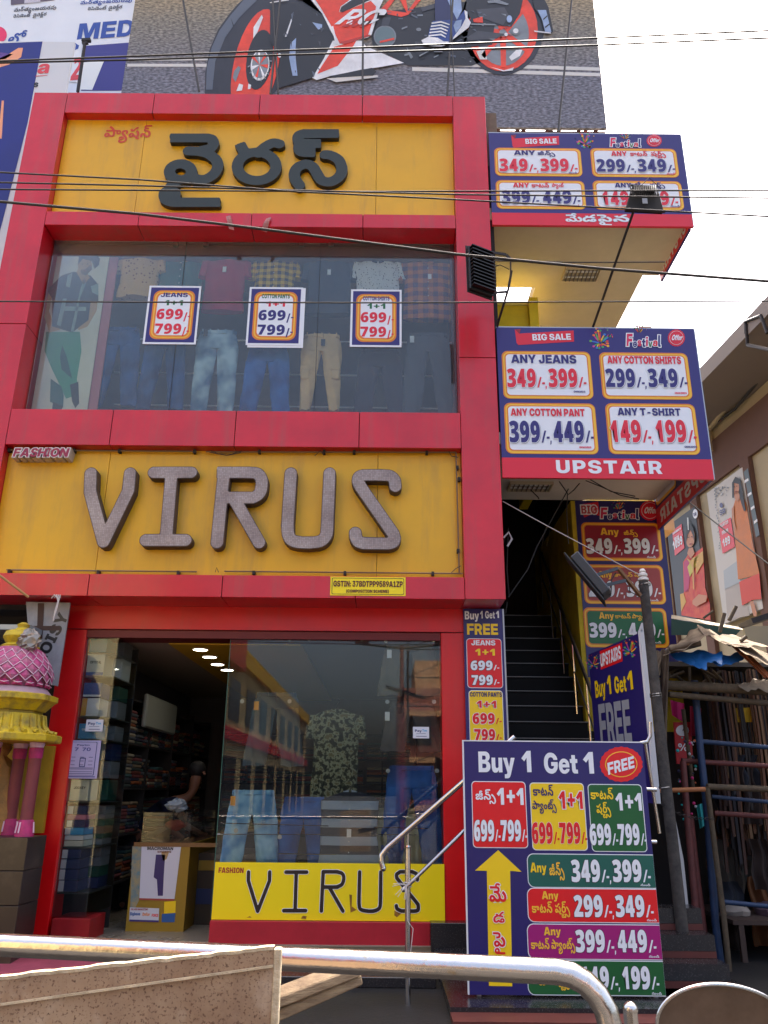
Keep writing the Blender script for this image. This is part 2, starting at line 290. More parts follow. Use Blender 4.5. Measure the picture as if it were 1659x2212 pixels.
'U': [211,[[88,-2,-20,4,-23,11,-18,17,-9,17,-5,25,1,146,54,0,1,-144,4,-11,8,-10,14,-7,6,0,16,0,9,5,7,5,5,7,4,11,2,144,54,-1,1,-147,-7,-27,-7,-12,-9,-10,-23,-15,-11,-5,-23,-4]]],
'V': [222,[[76,0,-3,3,-72,214,63,0,48,-160,2,3,45,157,62,0,-70,-216]]],
'W': [309,[[60,0,-3,3,-56,215,62,-1,28,-135,3,-7,31,138,2,5,56,-1,32,-143,31,143,62,0,-58,-216,-63,0,-33,131,-32,-131]]],
'Y': [217,[[82,0,-1,78,-80,139,66,1,42,-83,41,82,65,1,-77,-140,-1,-77]]],
'Z': [195,[[9,0,-1,44,105,124,-1,1,-101,0,-1,48,176,0,0,-43,-105,-123,4,-2,101,0,1,-48]]],
'a': [173,[[47,-2,-13,4,-9,5,-13,14,-4,13,0,14,5,18,9,12,16,8,20,5,32,3,9,3,5,5,0,9,-10,7,-11,1,-11,-3,-9,-12,-47,0,-1,9,5,14,4,6,12,12,13,7,16,4,32,2,22,-3,14,-5,10,-8,9,-9,6,-13,2,-9,-1,-110,-51,-1,-2,3,0,13,-3,3,-9,-12,-13,-7,-16,-3],[68,34,11,-2,9,2,9,4,7,10,2,18,-3,1,-24,-5,-13,-5,-6,-7,-1,-4,3,-7]]],
'b': [186,[[100,-2,-16,6,-10,9,-6,9,0,-20,-2,-2,-52,0,-1,2,1,216,52,0,2,-2,0,-77,3,-2,11,12,13,7,12,2,22,-2,14,-5,11,-8,12,-15,6,-13,5,-16,2,-29,-4,-23,-7,-18,-12,-16,-18,-12,-16,-4],[85,43,8,-3,14,3,9,7,5,11,2,13,-2,20,-8,13,-9,6,-11,2,-11,-4,-10,-10,-4,-11,-1,-18,3,-14,7,-10]]],
'e': [174,[[73,-2,-15,3,-14,7,-13,10,-10,11,-9,18,-4,18,-1,18,3,18,5,14,8,13,21,19,20,9,14,2,18,0,13,-2,25,-11,12,-10,9,-11,7,-14,4,-18,1,-27,-105,-1,-1,-6,5,-11,7,-8,16,-4,18,4,11,11,45,0,3,-1,-1,-2,-3,-11,-9,-14,-21,-15,-11,-5,-21,-5],[61,97,54,0,-2,9,-6,6,-13,6,-14,-1,-9,-4,-5,-5]]],
'f': [124,[[31,1,0,110,-28,3,0,40,26,1,2,1,1,23,3,13,7,12,9,7,23,7,42,0,2,-1,-1,-40,-23,-2,-5,-4,-2,-6,0,-10,30,-1,1,-40,-32,-3,0,-110]]],
'g': [186,[[73,-62,-18,3,-20,11,-14,17,-6,18,2,2,50,0,6,-9,12,-5,9,0,11,3,10,9,2,7,1,29,-2,2,-7,-10,-11,-8,-18,-5,-13,0,-14,3,-13,6,-9,7,-7,8,-10,15,-6,25,0,27,8,29,9,14,10,9,11,7,14,5,16,1,18,-3,12,-8,10,-11,2,19,52,0,2,-3,0,-149,-1,-13,-5,-16,-14,-19,-18,-11,-29,-7],[82,46,12,-1,9,2,7,6,7,13,2,20,-2,9,-6,12,-11,7,-13,2,-11,-4,-7,-8,-5,-11,-1,-13,3,-18,5,-9]]],
'h': [183,[[14,0,-1,217,53,1,2,-1,0,-83,3,-1,13,15,11,6,12,3,15,1,16,-3,9,-5,9,-8,8,-10,6,-27,0,-104,-55,0,-1,92,-2,7,-6,7,-4,3,-11,1,-13,-4,-6,-7,-3,-7,-1,-92]]],
'i': [82,[[14,0,-1,154,53,1,2,-3,0,-151],[34,167,-11,4,-9,10,-3,9,1,11,4,9,9,8,9,2,16,0,11,-6,8,-10,1,-12,-1,-9,-5,-7,-9,-7,-9,-2]]],
'l': [91,[[53,1,-16,4,-11,7,-8,9,-4,14,0,183,54,-1,0,-164,2,-7,3,-3,13,-4,0,-38]]],
'm': [274,[[14,0,0,155,52,-1,2,-25,9,14,9,7,9,5,14,3,18,-1,11,-5,14,-11,6,-12,9,12,12,9,15,7,9,1,18,-1,12,-4,11,-7,10,-12,6,-18,1,-11,0,-104,-1,-1,-54,1,0,92,-5,13,-7,6,-6,2,-7,0,-9,-4,-8,-12,-1,-98,-53,1,0,97,-3,7,-5,5,-9,4,-7,0,-10,-5,-7,-11,-1,-97]]],
'n': [183,[[14,0,0,154,52,1,2,-24,16,17,20,9,27,0,12,-4,9,-6,12,-15,6,-27,0,-104,-55,0,-1,92,-2,7,-6,7,-4,3,-11,1,-13,-4,-6,-7,-3,-7,-1,-92]]],
'o': [181,[[73,-2,-15,3,-18,9,-19,19,-9,16,-5,20,0,18,3,18,5,14,6,11,14,15,14,8,18,7,13,2,20,0,14,-2,18,-7,11,-7,19,-21,7,-13,4,-20,0,-21,-2,-13,-5,-14,-6,-11,-13,-13,-11,-8,-13,-7,-20,-4],[87,40,13,2,7,5,8,11,2,12,0,18,-5,13,-8,9,-10,5,-14,-2,-7,-5,-7,-11,-3,-12,1,-20,4,-11,8,-9]]],
'r': [122,[[14,0,0,154,52,0,2,-23,6,12,10,8,14,4,20,0,1,-3,0,-41,-24,-1,-9,-2,-10,-8,-6,-11,-2,-14,0,-74]]],
's': [165,[[68,-3,-18,4,-23,11,-14,17,-7,20,53,1,9,-12,4,-3,11,-2,16,4,4,5,-1,7,-10,5,-49,10,-18,9,-7,7,-7,14,-2,11,2,14,4,11,8,9,9,7,13,7,25,5,22,0,23,-5,16,-7,11,-9,9,-14,4,-18,-2,-1,-47,0,-4,8,-5,5,-14,4,-11,-2,-4,-3,-3,-4,0,-5,7,-7,52,-10,20,-9,12,-14,3,-14,-1,-13,-4,-11,-5,-8,-12,-11,-9,-5,-18,-6,-13,-3]]],
't': [122,[[69,1,-11,2,-14,6,-11,15,-4,15,0,72,-26,3,0,40,26,2,0,39,2,2,52,0,1,-2,0,-39,3,-1,27,0,2,-3,0,-38,-32,-3,1,-60,4,-8,27,-1,0,-41]]],
'u': [183,[[55,-3,-14,4,-11,8,-7,9,-7,16,-3,18,0,101,1,1,52,0,2,-1,1,-92,3,-7,6,-7,13,-3,13,3,6,5,4,9,1,92,3,1,52,0,0,-153,-52,-1,-2,2,0,18,-3,2,-9,-11,-13,-10,-16,-4]]],
'v': [175,[[57,0,-3,3,-53,151,57,0,28,-97,3,-4,29,101,56,0,-55,-153]]],
'y': [175,[[19,-61,0,41,29,2,8,7,3,12,-59,153,58,0,29,-95,2,2,28,93,57,0,-66,-178,-10,-18,-9,-10,-14,-7,-13,-2]]],
},
'D': {
'0': [149,[[63,-3,-13,4,-11,7,-10,10,-9,16,-5,15,-4,27,0,43,7,36,6,16,7,9,10,9,9,5,18,4,11,1,14,-3,13,-6,10,-8,11,-18,9,-31,2,-50,-2,-22,-5,-21,-4,-11,-8,-13,-11,-10,-13,-7,-16,-3],[69,40,8,-1,5,4,5,13,1,16,1,36,-2,31,-5,14,-5,3,-7,-1,-5,-7,-5,-27,1,-58,2,-11]]],
'1': [149,[[70,0,-1,1,0,126,-1,2,-27,-31,-32,27,64,68,45,2,1,-3,0,-191]]],
'2': [149,[[7,0,-1,35,69,81,7,13,1,7,-3,11,-5,5,-7,1,-11,0,-9,-3,-18,-10,-17,25,-5,12,26,14,25,7,27,-1,20,-6,16,-13,9,-15,3,-11,-3,-25,-4,-11,-9,-16,-47,-56,64,-1,3,-1,0,-41]]],
'3': [149,[[42,-2,-23,4,-10,5,0,40,3,1,27,-8,23,-1,13,3,8,7,2,5,0,11,-7,9,-14,5,-27,2,-3,2,1,35,36,5,10,7,2,12,-5,10,-12,4,-13,0,-23,-9,-20,33,23,12,15,4,27,3,25,-5,11,-5,12,-9,7,-14,3,-18,-3,-13,-7,-14,-12,-10,-16,-8,21,-9,14,-13,5,-11,1,-9,-1,-21,-5,-11,-7,-11,-12,-10,-9,-5,-27,-6]]],
'4': [149,[[76,0,-2,37,-68,0,-1,38,71,120,47,0,1,-117,1,-3,18,0,1,-36,-3,-2,-16,0,-2,-37],[47,78,2,-3,25,0,1,50,-1,2]]],
'5': [149,[[44,-2,-18,3,-12,6,0,40,1,1,27,-9,27,1,9,4,4,6,3,6,1,9,-5,14,-10,7,-18,2,-20,-4,-17,13,7,96,3,2,97,0,1,-2,0,-40,-1,-2,-56,0,-4,-23,1,-1,25,0,14,-3,11,-6,12,-12,8,-21,2,-18,-1,-18,-4,-15,-12,-18,-16,-12,-27,-7]]],
'6': [149,[[64,-2,-18,6,-13,9,-7,9,-9,18,-5,16,-3,23,1,24,7,36,13,27,12,14,13,9,21,7,18,3,33,-3,3,-3,0,-38,-34,1,-18,-5,-10,-7,-6,-9,-6,-23,2,-3,11,15,9,5,9,2,20,-2,16,-10,10,-13,6,-23,1,-25,-3,-18,-11,-22,-14,-13,-14,-6,-11,-2],[68,40,5,-1,9,1,8,9,1,16,-1,14,-5,8,-7,3,-11,-2,-6,-7,-2,-7,0,-18,4,-11]]],
'7': [149,[[28,0,-1,3,60,147,-77,1,0,44,128,0,0,-36,-58,-158]]],
'8': [149,[[59,-3,-18,5,-16,9,-9,11,-5,12,-3,22,5,18,7,11,20,18,-15,16,-7,11,-4,16,1,18,5,11,8,9,18,10,24,5,27,-3,23,-11,7,-7,7,-16,0,-20,-4,-14,-8,-11,-16,-14,21,-16,9,-15,5,-18,-2,-18,-5,-11,-7,-9,-16,-12,-25,-7],[68,36,9,-1,7,2,5,3,2,7,1,9,-3,7,-4,7,-10,8,-5,-2,-7,-6,-6,-14,2,-13],[74,128,10,9,3,9,-2,9,-8,5,-10,-3,-4,-4,-1,-5,3,-11]]],
'9': [149,[[30,-2,-11,2,1,40,32,-1,21,5,6,5,8,9,4,12,3,15,-1,2,-2,-2,-12,-14,-15,-7,-16,0,-9,3,-11,7,-8,9,-9,20,-3,30,3,20,11,22,19,16,14,5,13,3,23,-3,15,-7,12,-10,9,-13,7,-15,5,-23,0,-29,-3,-29,-4,-16,-14,-27,-21,-19,-13,-6,-20,-5],[68,106,9,-1,5,2,7,10,2,9,-2,13,-3,9,-9,8,-11,-2,-5,-6,-3,-6,0,-23,4,-9]]],
'/': [134,[[11,-108,69,336,3,4,40,0,1,-4,-70,-335]]],
'-': [101,[[12,58,0,43,76,0,3,-2,0,-40]]],
',': [89,[[12,-39,14,80,1,2,43,-1,1,-8,-5,-20,-18,-52]]],
'+': [149,[[54,26,0,50,-2,2,-41,0,0,38,41,1,2,1,1,52,37,1,2,-3,0,-50,3,-1,40,0,1,-37,-1,-2,-42,-1,-1,-51,-2,-1]]],
},
'T': {
'jeans': [572,[[402,-108,-6,8,-6,18,-2,27,7,17,16,13,25,4,18,-5,13,-8,28,-30,10,-6,7,-1,11,5,5,9,3,9,0,29,-2,18,-5,18,-11,25,-11,18,-21,24,-42,34,24,32,22,-16,23,-20,27,-34,16,-27,11,-27,7,-29,2,-34,-2,-20,-7,-18,-15,-18,-12,-8,-23,-3,-18,3,-11,5,-11,8,-30,31,-11,3,-5,-6,-1,-6,3,-12,8,-15],[55,-3,-20,4,-17,14,-6,13,0,20,5,14,9,10,47,28,4,7,-1,7,-7,6,-14,-1,-5,-8,1,-14,-34,-10,-5,9,-3,13,1,11,4,9,17,15,27,6,29,-2,20,-11,2,22,6,13,-3,23,2,9,7,10,11,8,16,5,20,0,16,-5,11,-9,9,-16,-29,-8,-7,9,-14,2,-8,-5,-1,-9,34,-7,14,-9,9,-11,7,-21,0,-18,-2,-13,-10,-18,-16,-13,-22,-5,-27,1,-25,11,-13,-11,-36,-19,-6,-7,0,-4,8,-8,18,0,12,8,8,18,34,0,11,-22,9,-4,14,0,7,5,2,7,-3,20,36,10,6,-12,3,-16,-1,-15,-5,-14,-14,-14,-18,-7,-25,-1,-15,3,-13,8,-10,12,-13,-13,-14,-7],[247,-4,-12,32,0,29,4,12,7,9,19,11,11,3,16,0,20,-7,16,-13,30,-33,8,-5,16,0,7,8,2,6,1,16,-3,11,-7,14,-9,11,-14,10,-16,6,-20,2,-20,4,-11,7,-8,9,-4,16,0,11,4,12,9,11,-9,11,-7,18,2,16,5,9,14,11,18,6,25,2,79,-1,0,-32,-92,-1,-10,-3,-3,-9,3,-7,5,-3,51,-1,-1,-32,-50,-1,-6,-6,1,-9,7,-5,36,-1,12,-4,27,-16,16,-16,13,-25,4,-23,-1,-24,-9,-23,-12,-12,-18,-9,-11,-1,-25,1,-25,11,-40,43,-9,3,-8,-7,0,-11,11,-27],[141,102,9,0,16,4,7,8,2,6,-3,1,-13,-4,-18,0,-16,3,-9,6,2,-16,14,-6],[144,143,13,-2,15,6,-9,10,-13,2,-9,-5,-1,-7]]],
'cotton': [728,[[68,-3,-23,4,-15,7,-14,12,-9,13,-2,8,36,10,11,-12,9,-5,34,-2,18,4,5,6,0,5,-3,5,-9,4,-58,6,-18,6,-11,8,-7,11,-4,14,1,9,4,11,1,29,209,-1,23,-8,16,-16,4,-9,3,-15,-5,-23,-7,-10,-9,-7,-23,-6,-24,4,-9,6,-8,9,-6,20,2,21,-24,1,0,-7,-39,-9,-9,11,-9,4,-29,1,-13,-3,-4,-3,-1,-7,7,-7,9,-3,49,-3,23,-7,16,-14,6,-18,-1,-16,-3,-9,-7,-10,-11,-9,-25,-8,-18,-3],[331,-3,-22,9,-16,18,-8,27,0,41,5,15,11,21,12,11,17,9,-1,38,2,2,34,0,3,-2,-2,-36,16,-9,11,-11,6,-20,-2,-18,-9,-16,-14,-10,-32,-4,-18,5,0,-11,6,-16,8,-5,7,-2,15,1,12,10,6,16,34,0,3,-2,5,-16,8,-7,16,-2,9,4,5,10,1,6,-4,23,-12,20,-24,23,25,31,18,-13,12,-12,16,-22,8,-25,1,-36,-5,-16,-9,-13,-12,-9,-14,-6,-24,-2,-14,3,-11,6,-14,15,-24,-19,-21,-5],[531,-4,-11,30,-1,30,8,17,18,15,16,4,13,0,20,-6,16,-11,24,-28,14,-12,7,-2,11,1,8,8,2,9,0,16,-4,13,-7,12,-12,12,-27,13,-23,1,-15,4,-12,7,-8,10,-4,13,0,12,5,13,9,11,-11,14,-5,13,0,12,7,15,12,10,20,7,101,1,3,-2,0,-29,-3,-2,-90,0,-11,-5,-2,-7,2,-5,7,-5,50,-1,-1,-32,-47,-1,-8,-5,-1,-7,7,-8,36,-1,11,-3,25,-14,18,-17,12,-18,7,-22,-1,-34,-9,-22,-14,-15,-13,-6,-14,-3,-27,3,-20,9,-19,16,-21,26,-7,5,-7,0,-5,-6,-1,-11,12,-27,-1,-2],[219,85,6,-1,9,5,4,7,0,7,-8,10,-18,2,-3,-8,-1,-11,3,-7],[340,92,14,1,7,5,2,12,-7,9,-14,0,-11,-9,-5,-12]]],
'shirts': [523,[[259,-120,-11,4,-14,14,-7,18,-1,18,3,16,7,13,12,12,15,7,21,2,13,-4,12,-12,4,-14,-4,-18,-12,-10,-16,-3,-23,2,2,-11,10,-7,16,1,6,6,2,7,3,1,25,0,7,-13,9,-3,6,1,-5,23,0,15,-14,14,19,24,16,-10,11,5,16,0,20,-5,16,-11,21,-23,11,-8,11,-2,11,7,6,18,-1,34,-4,23,-9,22,-16,27,-16,20,-21,19,-26,20,24,31,4,-2,23,-17,30,-30,20,-27,19,-36,8,-27,5,-34,-2,-34,-9,-22,-10,-13,-14,-8,-22,-4,-14,1,-13,5,-11,7,-32,33,-11,4,-3,-3,3,-16,-1,-13,4,-7,-6,-4,-10,-14,-7,-5,-14,-5,-18,0,-13,5,-12,10,-18,-12,-13,-3],[265,-55,10,-1,9,3,0,12,-7,3,-9,-3,-8,-9],[180,-41,-13,4,-10,7,-6,11,-5,15,-22,5,-23,17,-15,-15,-9,-4,-14,-3,-25,3,-13,7,-10,11,-7,18,1,18,8,21,15,12,11,4,16,2,18,-2,22,-14,34,-37,13,-6,12,1,7,8,2,7,-2,25,-15,24,-23,21,24,30,7,-2,15,-13,17,-18,13,-24,5,-18,0,-25,-2,-14,-7,-15,-13,-14,0,-7,3,-5,7,-2,7,0,11,6,17,-26,-22,-12,-15,-2],[293,-3,-25,6,-18,12,-14,20,-7,23,0,20,3,18,8,20,18,21,-4,11,-1,16,5,13,9,11,-9,9,-6,14,-1,16,3,9,12,14,13,6,11,3,102,1,0,-33,-90,0,-9,-2,-4,-5,0,-9,6,-5,52,-2,0,-32,-50,-1,-6,-5,-1,-7,5,-7,43,-6,22,-13,10,-10,9,-16,4,-13,3,-20,-3,-23,-4,-13,-7,-14,-12,-12,-16,-9,-13,-4,-16,-3],[55,29,6,-2,9,3,10,12,-15,16,-11,1,-7,-8,0,-13,2,-5],[292,35,12,-2,16,1,13,8,8,11,3,18,-3,23,-8,12,-13,8,-18,2,-14,-4,-10,-9,-6,-11,-3,-14,3,-20,9,-16],[50,121,-14,6,-12,12,-7,13,-3,17,38,9,9,-23,4,-4,9,0,13,13,23,31,12,11,20,10,19,2,3,-34,-15,-4,-12,-7,-27,-34,-18,-14,-15,-5]]],
'pants': [985,[[349,-120,-18,4,-16,9,-9,12,-3,20,2,11,10,12,40,22,5,7,0,4,-3,5,-6,2,-11,-1,-5,-8,3,-9,-3,-2,-31,-8,-5,12,-1,16,3,7,8,9,13,7,31,4,21,-4,13,-9,7,-9,3,-12,-2,-15,-15,-17,-35,-19,-3,-5,0,-4,5,-6,6,-2,30,0,20,7,16,12,6,16,-1,15,-5,14,-17,22,-56,52,-13,23,-5,20,4,25,7,11,10,9,9,5,16,5,36,0,13,-5,13,-7,10,-12,5,-11,2,-16,-2,-13,-12,-27,-2,-1,-31,19,7,16,0,9,-3,6,-9,8,-16,2,-11,-4,-6,-10,1,-14,8,-13,60,-55,16,-22,7,-13,4,-20,-2,-32,-7,-16,-7,-10,-11,-10,-16,-9,-36,-10],[815,-108,-6,8,-6,18,-2,25,6,18,10,10,9,5,25,2,18,-5,13,-9,27,-29,11,-5,5,-1,11,4,8,17,0,29,-3,23,-15,40,-11,18,-21,25,-42,34,23,30,3,0,22,-16,21,-19,23,-27,15,-25,16,-36,7,-27,3,-31,-3,-25,-9,-22,-12,-15,-18,-8,-23,-1,-13,2,-11,5,-12,9,-29,31,-11,2,-5,-7,0,-7,11,-25,-4,-3],[83,-41,2,38,3,5,-5,0,-20,-6,-22,2,-16,8,-10,11,-7,18,0,14,3,13,6,12,8,7,11,7,20,4,12,-1,15,-4,14,-9,31,-34,12,-9,9,-2,9,2,7,7,2,11,-2,30,-12,32,-124,1,-3,3,0,29,3,2,102,0,-2,5,-21,18,-42,27,20,34,6,-2,23,-14,29,-22,19,-19,22,-27,87,-2,21,-6,16,-14,7,-16,1,-11,-1,-12,-4,-11,-15,-16,-11,-5,-16,-2,-20,4,-16,12,-7,18,2,25,-2,2,-27,0,-2,-2,8,-25,3,-33,-3,-21,-9,-18,-17,-14,-22,-7,-25,2,-14,6,-2,-2,3,-3,1,-40],[531,-3,-27,8,-18,17,-8,13,-4,16,0,18,3,16,13,22,19,15,24,6,32,-2,22,-11,16,-19,8,-25,-2,-29,-12,-22,-16,-15,-18,-7,-14,-2],[680,-3,-21,6,-14,12,-11,23,-3,22,1,29,9,27,14,19,22,13,-1,40,38,0,-2,-38,13,-6,11,-10,7,-13,2,-14,-4,-22,-5,-8,-11,-9,-27,-6,-27,4,1,-17,5,-9,14,-7,16,1,12,10,6,16,33,0,4,-2,5,-16,5,-5,11,-4,11,1,8,6,4,16,-2,15,-6,16,-9,14,-17,16,-16,5,-11,7,-10,17,0,24,12,18,-14,21,-2,9,2,15,7,12,9,7,21,7,103,1,0,-32,-92,-1,-9,-3,-3,-4,0,-9,7,-6,51,-1,0,-31,-48,-2,-8,-5,-1,-5,1,-4,5,-5,18,-2,13,-9,22,-25,11,-20,5,-16,2,-27,-5,-22,-9,-16,-12,-10,-9,-4,-18,-5,-13,0,-23,8,-15,16,-14,-13,-11,-6,-20,-5],[86,4,2,-2,29,0,2,2,-18,14],[55,29,8,-1,7,3,10,11,-8,10,-9,7,-9,0,-7,-8,0,-13,3,-6],[533,31,12,-1,11,2,9,8,5,11,1,16,-3,13,-8,9,-11,6,-11,0,-9,-3,-9,-7,-5,-11,-2,-12,4,-18,7,-9],[268,85,11,1,4,3,3,7,0,7,-7,9,-18,4,-4,-11,0,-9,3,-7],[679,94,14,-2,11,3,6,10,-3,11,-5,4,-9,0,-11,-5,-9,-17]]],
'pant': [857,[[349,-120,-18,4,-16,9,-9,12,-3,20,2,11,10,12,40,22,5,7,0,4,-3,5,-6,2,-11,-1,-5,-8,3,-9,-3,-2,-31,-8,-5,12,-1,16,3,7,8,9,13,7,31,4,21,-4,13,-9,7,-9,3,-12,-2,-15,-15,-17,-35,-19,-3,-5,0,-4,5,-6,6,-2,30,0,20,7,16,12,6,16,-1,15,-5,14,-17,22,-56,52,-13,23,-5,20,4,25,7,11,10,9,9,5,16,5,36,0,13,-5,13,-7,10,-12,5,-11,2,-16,-2,-13,-12,-27,-2,-1,-31,19,7,16,0,9,-3,6,-9,8,-16,2,-11,-4,-6,-10,1,-14,8,-13,60,-55,16,-22,7,-13,4,-20,-2,-32,-7,-16,-7,-10,-11,-10,-16,-9,-36,-10],[83,-41,2,38,3,5,-5,0,-20,-6,-22,2,-16,8,-10,11,-7,18,0,14,3,13,6,12,8,7,11,7,20,4,12,-1,15,-4,14,-9,31,-34,12,-9,9,-2,9,2,7,7,2,11,-2,30,-12,32,-124,1,-3,3,0,29,3,2,102,0,-2,5,-21,18,-42,27,20,34,6,-2,23,-14,29,-22,19,-19,22,-27,87,-2,21,-6,16,-14,7,-16,1,-11,-1,-12,-4,-11,-15,-16,-11,-5,-16,-2,-20,4,-16,12,-7,18,2,25,-2,2,-27,0,-2,-2,8,-25,3,-33,-3,-21,-9,-18,-17,-14,-22,-7,-25,2,-14,6,-2,-2,3,-3,1,-40],[531,-3,-27,8,-18,17,-8,13,-4,16,0,18,3,16,13,22,19,15,24,6,32,-2,22,-11,16,-19,8,-25,-2,-29,-12,-22,-16,-15,-18,-7,-14,-2],[680,-3,-21,6,-14,12,-11,23,-3,22,1,29,9,27,14,19,22,13,-1,40,38,0,-2,-38,13,-6,11,-10,7,-13,2,-14,-4,-22,-5,-8,-11,-9,-27,-6,-27,4,1,-17,5,-9,14,-7,16,1,12,10,6,16,33,0,4,-2,5,-16,5,-5,11,-4,11,1,8,6,4,16,-2,15,-6,16,-9,14,-17,16,-16,5,-11,7,-10,17,0,24,12,18,-14,21,-2,9,2,15,7,12,9,7,21,7,103,1,0,-32,-92,-1,-9,-3,-3,-4,0,-9,7,-6,51,-1,0,-31,-48,-2,-8,-5,-1,-5,1,-4,5,-5,18,-2,13,-9,22,-25,11,-20,5,-16,2,-27,-5,-22,-9,-16,-12,-10,-9,-4,-18,-5,-13,0,-23,8,-15,16,-14,-13,-11,-6,-20,-5],[86,4,2,-2,29,0,2,2,-18,14],[55,29,8,-1,7,3,10,11,-8,10,-9,7,-9,0,-7,-8,0,-13,3,-6],[533,31,12,-1,11,2,9,8,5,11,1,16,-3,13,-8,9,-11,6,-11,0,-9,-3,-9,-7,-5,-11,-2,-12,4,-18,7,-9],[268,85,11,1,4,3,3,7,0,7,-7,9,-18,4,-4,-11,0,-9,3,-7],[679,94,14,-2,11,3,6,10,-3,11,-5,4,-9,0,-11,-5,-9,-17]]],
'tee': [237,[[57,-3,-18,7,-14,12,-9,18,-5,29,2,34,9,22,17,19,19,10,-1,41,36,0,1,-2,-1,-36,18,-11,7,-7,7,-18,0,-12,-5,-20,-14,-14,-13,-5,-16,-2,-25,4,-2,-1,1,-13,5,-12,12,-6,16,0,12,6,8,20,36,0,5,-13,6,-10,12,-4,13,2,7,8,3,11,-2,20,-5,14,-14,19,-18,17,-7,5,-16,3,-1,3,8,23,18,-4,18,0,14,6,5,9,-26,-5,-22,3,-15,11,-4,9,0,11,2,7,7,9,-2,18,2,9,12,12,16,6,20,2,20,-4,9,-4,10,-10,4,-7,-2,-2,-27,-6,-9,8,-12,1,-6,-2,-4,-8,1,-2,23,-2,16,-7,11,-11,7,-14,2,-13,-4,-23,-7,-11,-11,-9,21,-32,8,-29,0,-29,-9,-25,-14,-14,-25,-9,-20,0,-16,4,-10,8,-10,12,-11,-12,-11,-8,-18,-4],[65,92,10,-1,12,6,2,13,-6,9,-13,0,-12,-9,-5,-11],[155,189,8,-2,11,1,8,5,-8,7,-14,2,-8,-4,-1,-5]]],
'nundi': [699,[[21,-3,-10,25,-2,31,4,14,8,10,6,6,14,7,22,2,23,-7,11,-8,32,-34,11,-9,13,0,10,6,4,13,-2,18,-7,16,-9,12,-16,11,-11,5,-20,4,-34,1,-18,7,-15,16,-8,25,39,10,9,-23,6,-5,7,1,7,6,31,40,23,17,26,4,4,-34,-17,-4,-8,-5,-21,-25,34,-15,13,-10,12,-13,9,-16,5,-13,3,-30,10,-10,15,-9,14,-1,11,4,5,10,0,20,-7,18,-8,11,-24,23,25,31,18,-13,16,-16,10,-14,8,-18,4,-22,0,-16,-3,-18,-7,-13,-8,-10,-20,-11,-13,-3,-27,3,-16,6,-16,12,-16,-14,-11,-4,-13,-3,-25,2,-25,12,-40,42,-9,3,-7,-6,-1,-11,12,-27,-2,-3],[381,-3,-25,8,-19,17,-7,13,-4,16,-1,18,3,14,13,24,19,14,25,7,32,-2,22,-11,10,-10,7,-11,6,-23,0,-18,-2,-13,-11,-20,-17,-15,-15,-6,-14,-3],[522,-3,-11,4,-11,7,-10,12,-5,11,-4,36,5,25,4,11,11,16,17,14,27,12,7,14,15,-5,16,0,11,2,8,5,3,7,-2,1,-15,-4,-18,0,-21,7,-9,14,-1,16,3,11,14,14,18,5,29,-2,21,-12,11,-18,3,-14,0,-16,-7,-22,38,-13,5,-3,0,-2,-17,-30,-36,12,-22,4,-32,-1,-22,-9,-12,-10,-9,-18,-2,-16,4,-20,8,-8,13,0,5,4,5,6,4,14,33,1,3,-1,3,-14,8,-8,2,26,7,13,16,11,22,2,11,-3,9,-5,12,-13,5,-23,-3,-18,-4,-9,-12,-12,-22,-8,-25,0,-20,4,-14,6,-13,12,-21,-18,-18,-5],[385,31,14,-1,9,2,7,6,7,13,1,16,-3,11,-6,9,-11,7,-13,1,-9,-3,-8,-5,-6,-11,-2,-14,4,-18,7,-9],[640,31,13,1,5,6,0,11,-3,5,-9,2,-8,-5,-2,-9],[575,191,17,-1,9,4,1,3,-12,10,-11,0,-8,-5,0,-7]]],
'me': [317,[[45,-3,-13,4,-12,9,-7,10,-5,16,1,18,4,13,7,10,12,9,13,5,11,1,25,-4,18,-12,34,-37,13,-6,12,2,6,5,3,12,0,11,-7,22,-16,19,-22,11,-34,4,0,29,61,4,4,4,3,6,-3,11,-13,5,-115,0,-3,2,0,31,91,1,4,22,6,9,10,7,11,5,20,1,23,-6,13,-12,6,-9,-1,-4,-27,-7,-9,9,-14,1,-7,-5,-1,-7,2,-5,15,-3,14,-8,7,-7,7,-11,2,-11,-2,-23,-7,-13,-11,-9,16,-14,11,-15,7,-23,1,-20,16,-15,18,-6,14,2,6,8,3,18,-5,18,-9,14,-26,26,21,27,5,3,16,-11,17,-17,10,-15,8,-16,4,-20,0,-14,-2,-18,-5,-13,-16,-19,-14,-7,-11,-2,-18,0,-16,3,-13,6,-14,10,-16,-12,-11,-5,-16,-3,-15,1,-21,7,-18,14,-9,-10,-15,-9,-14,-3],[54,29,9,-1,7,2,10,13,-7,9,-10,7,-9,0,-7,-7,0,-14]]],
'da': [228,[[49,-2,-18,8,-12,14,-7,16,-2,31,5,27,11,21,14,13,24,14,-9,27,39,9,8,-23,6,-4,6,0,7,4,33,43,12,10,14,6,22,4,2,-2,3,-32,-16,-4,-8,-5,-8,-6,-16,-21,1,-2,43,-13,-17,-33,-31,11,-20,4,-32,1,-16,-3,-13,-6,-12,-10,-9,-18,-2,-16,4,-23,5,-5,7,-2,14,5,5,7,3,13,3,1,31,0,7,-16,7,-7,-1,16,2,11,11,16,13,7,11,2,20,-2,16,-10,10,-18,1,-20,-4,-16,-4,-6,-10,-10,-13,-7,-30,-3,-27,5,-13,8,-11,10,-14,-13,-13,-7,-14,-3],[168,31,9,0,8,5,2,11,-5,8,-11,0,-5,-6,-1,-11]]],
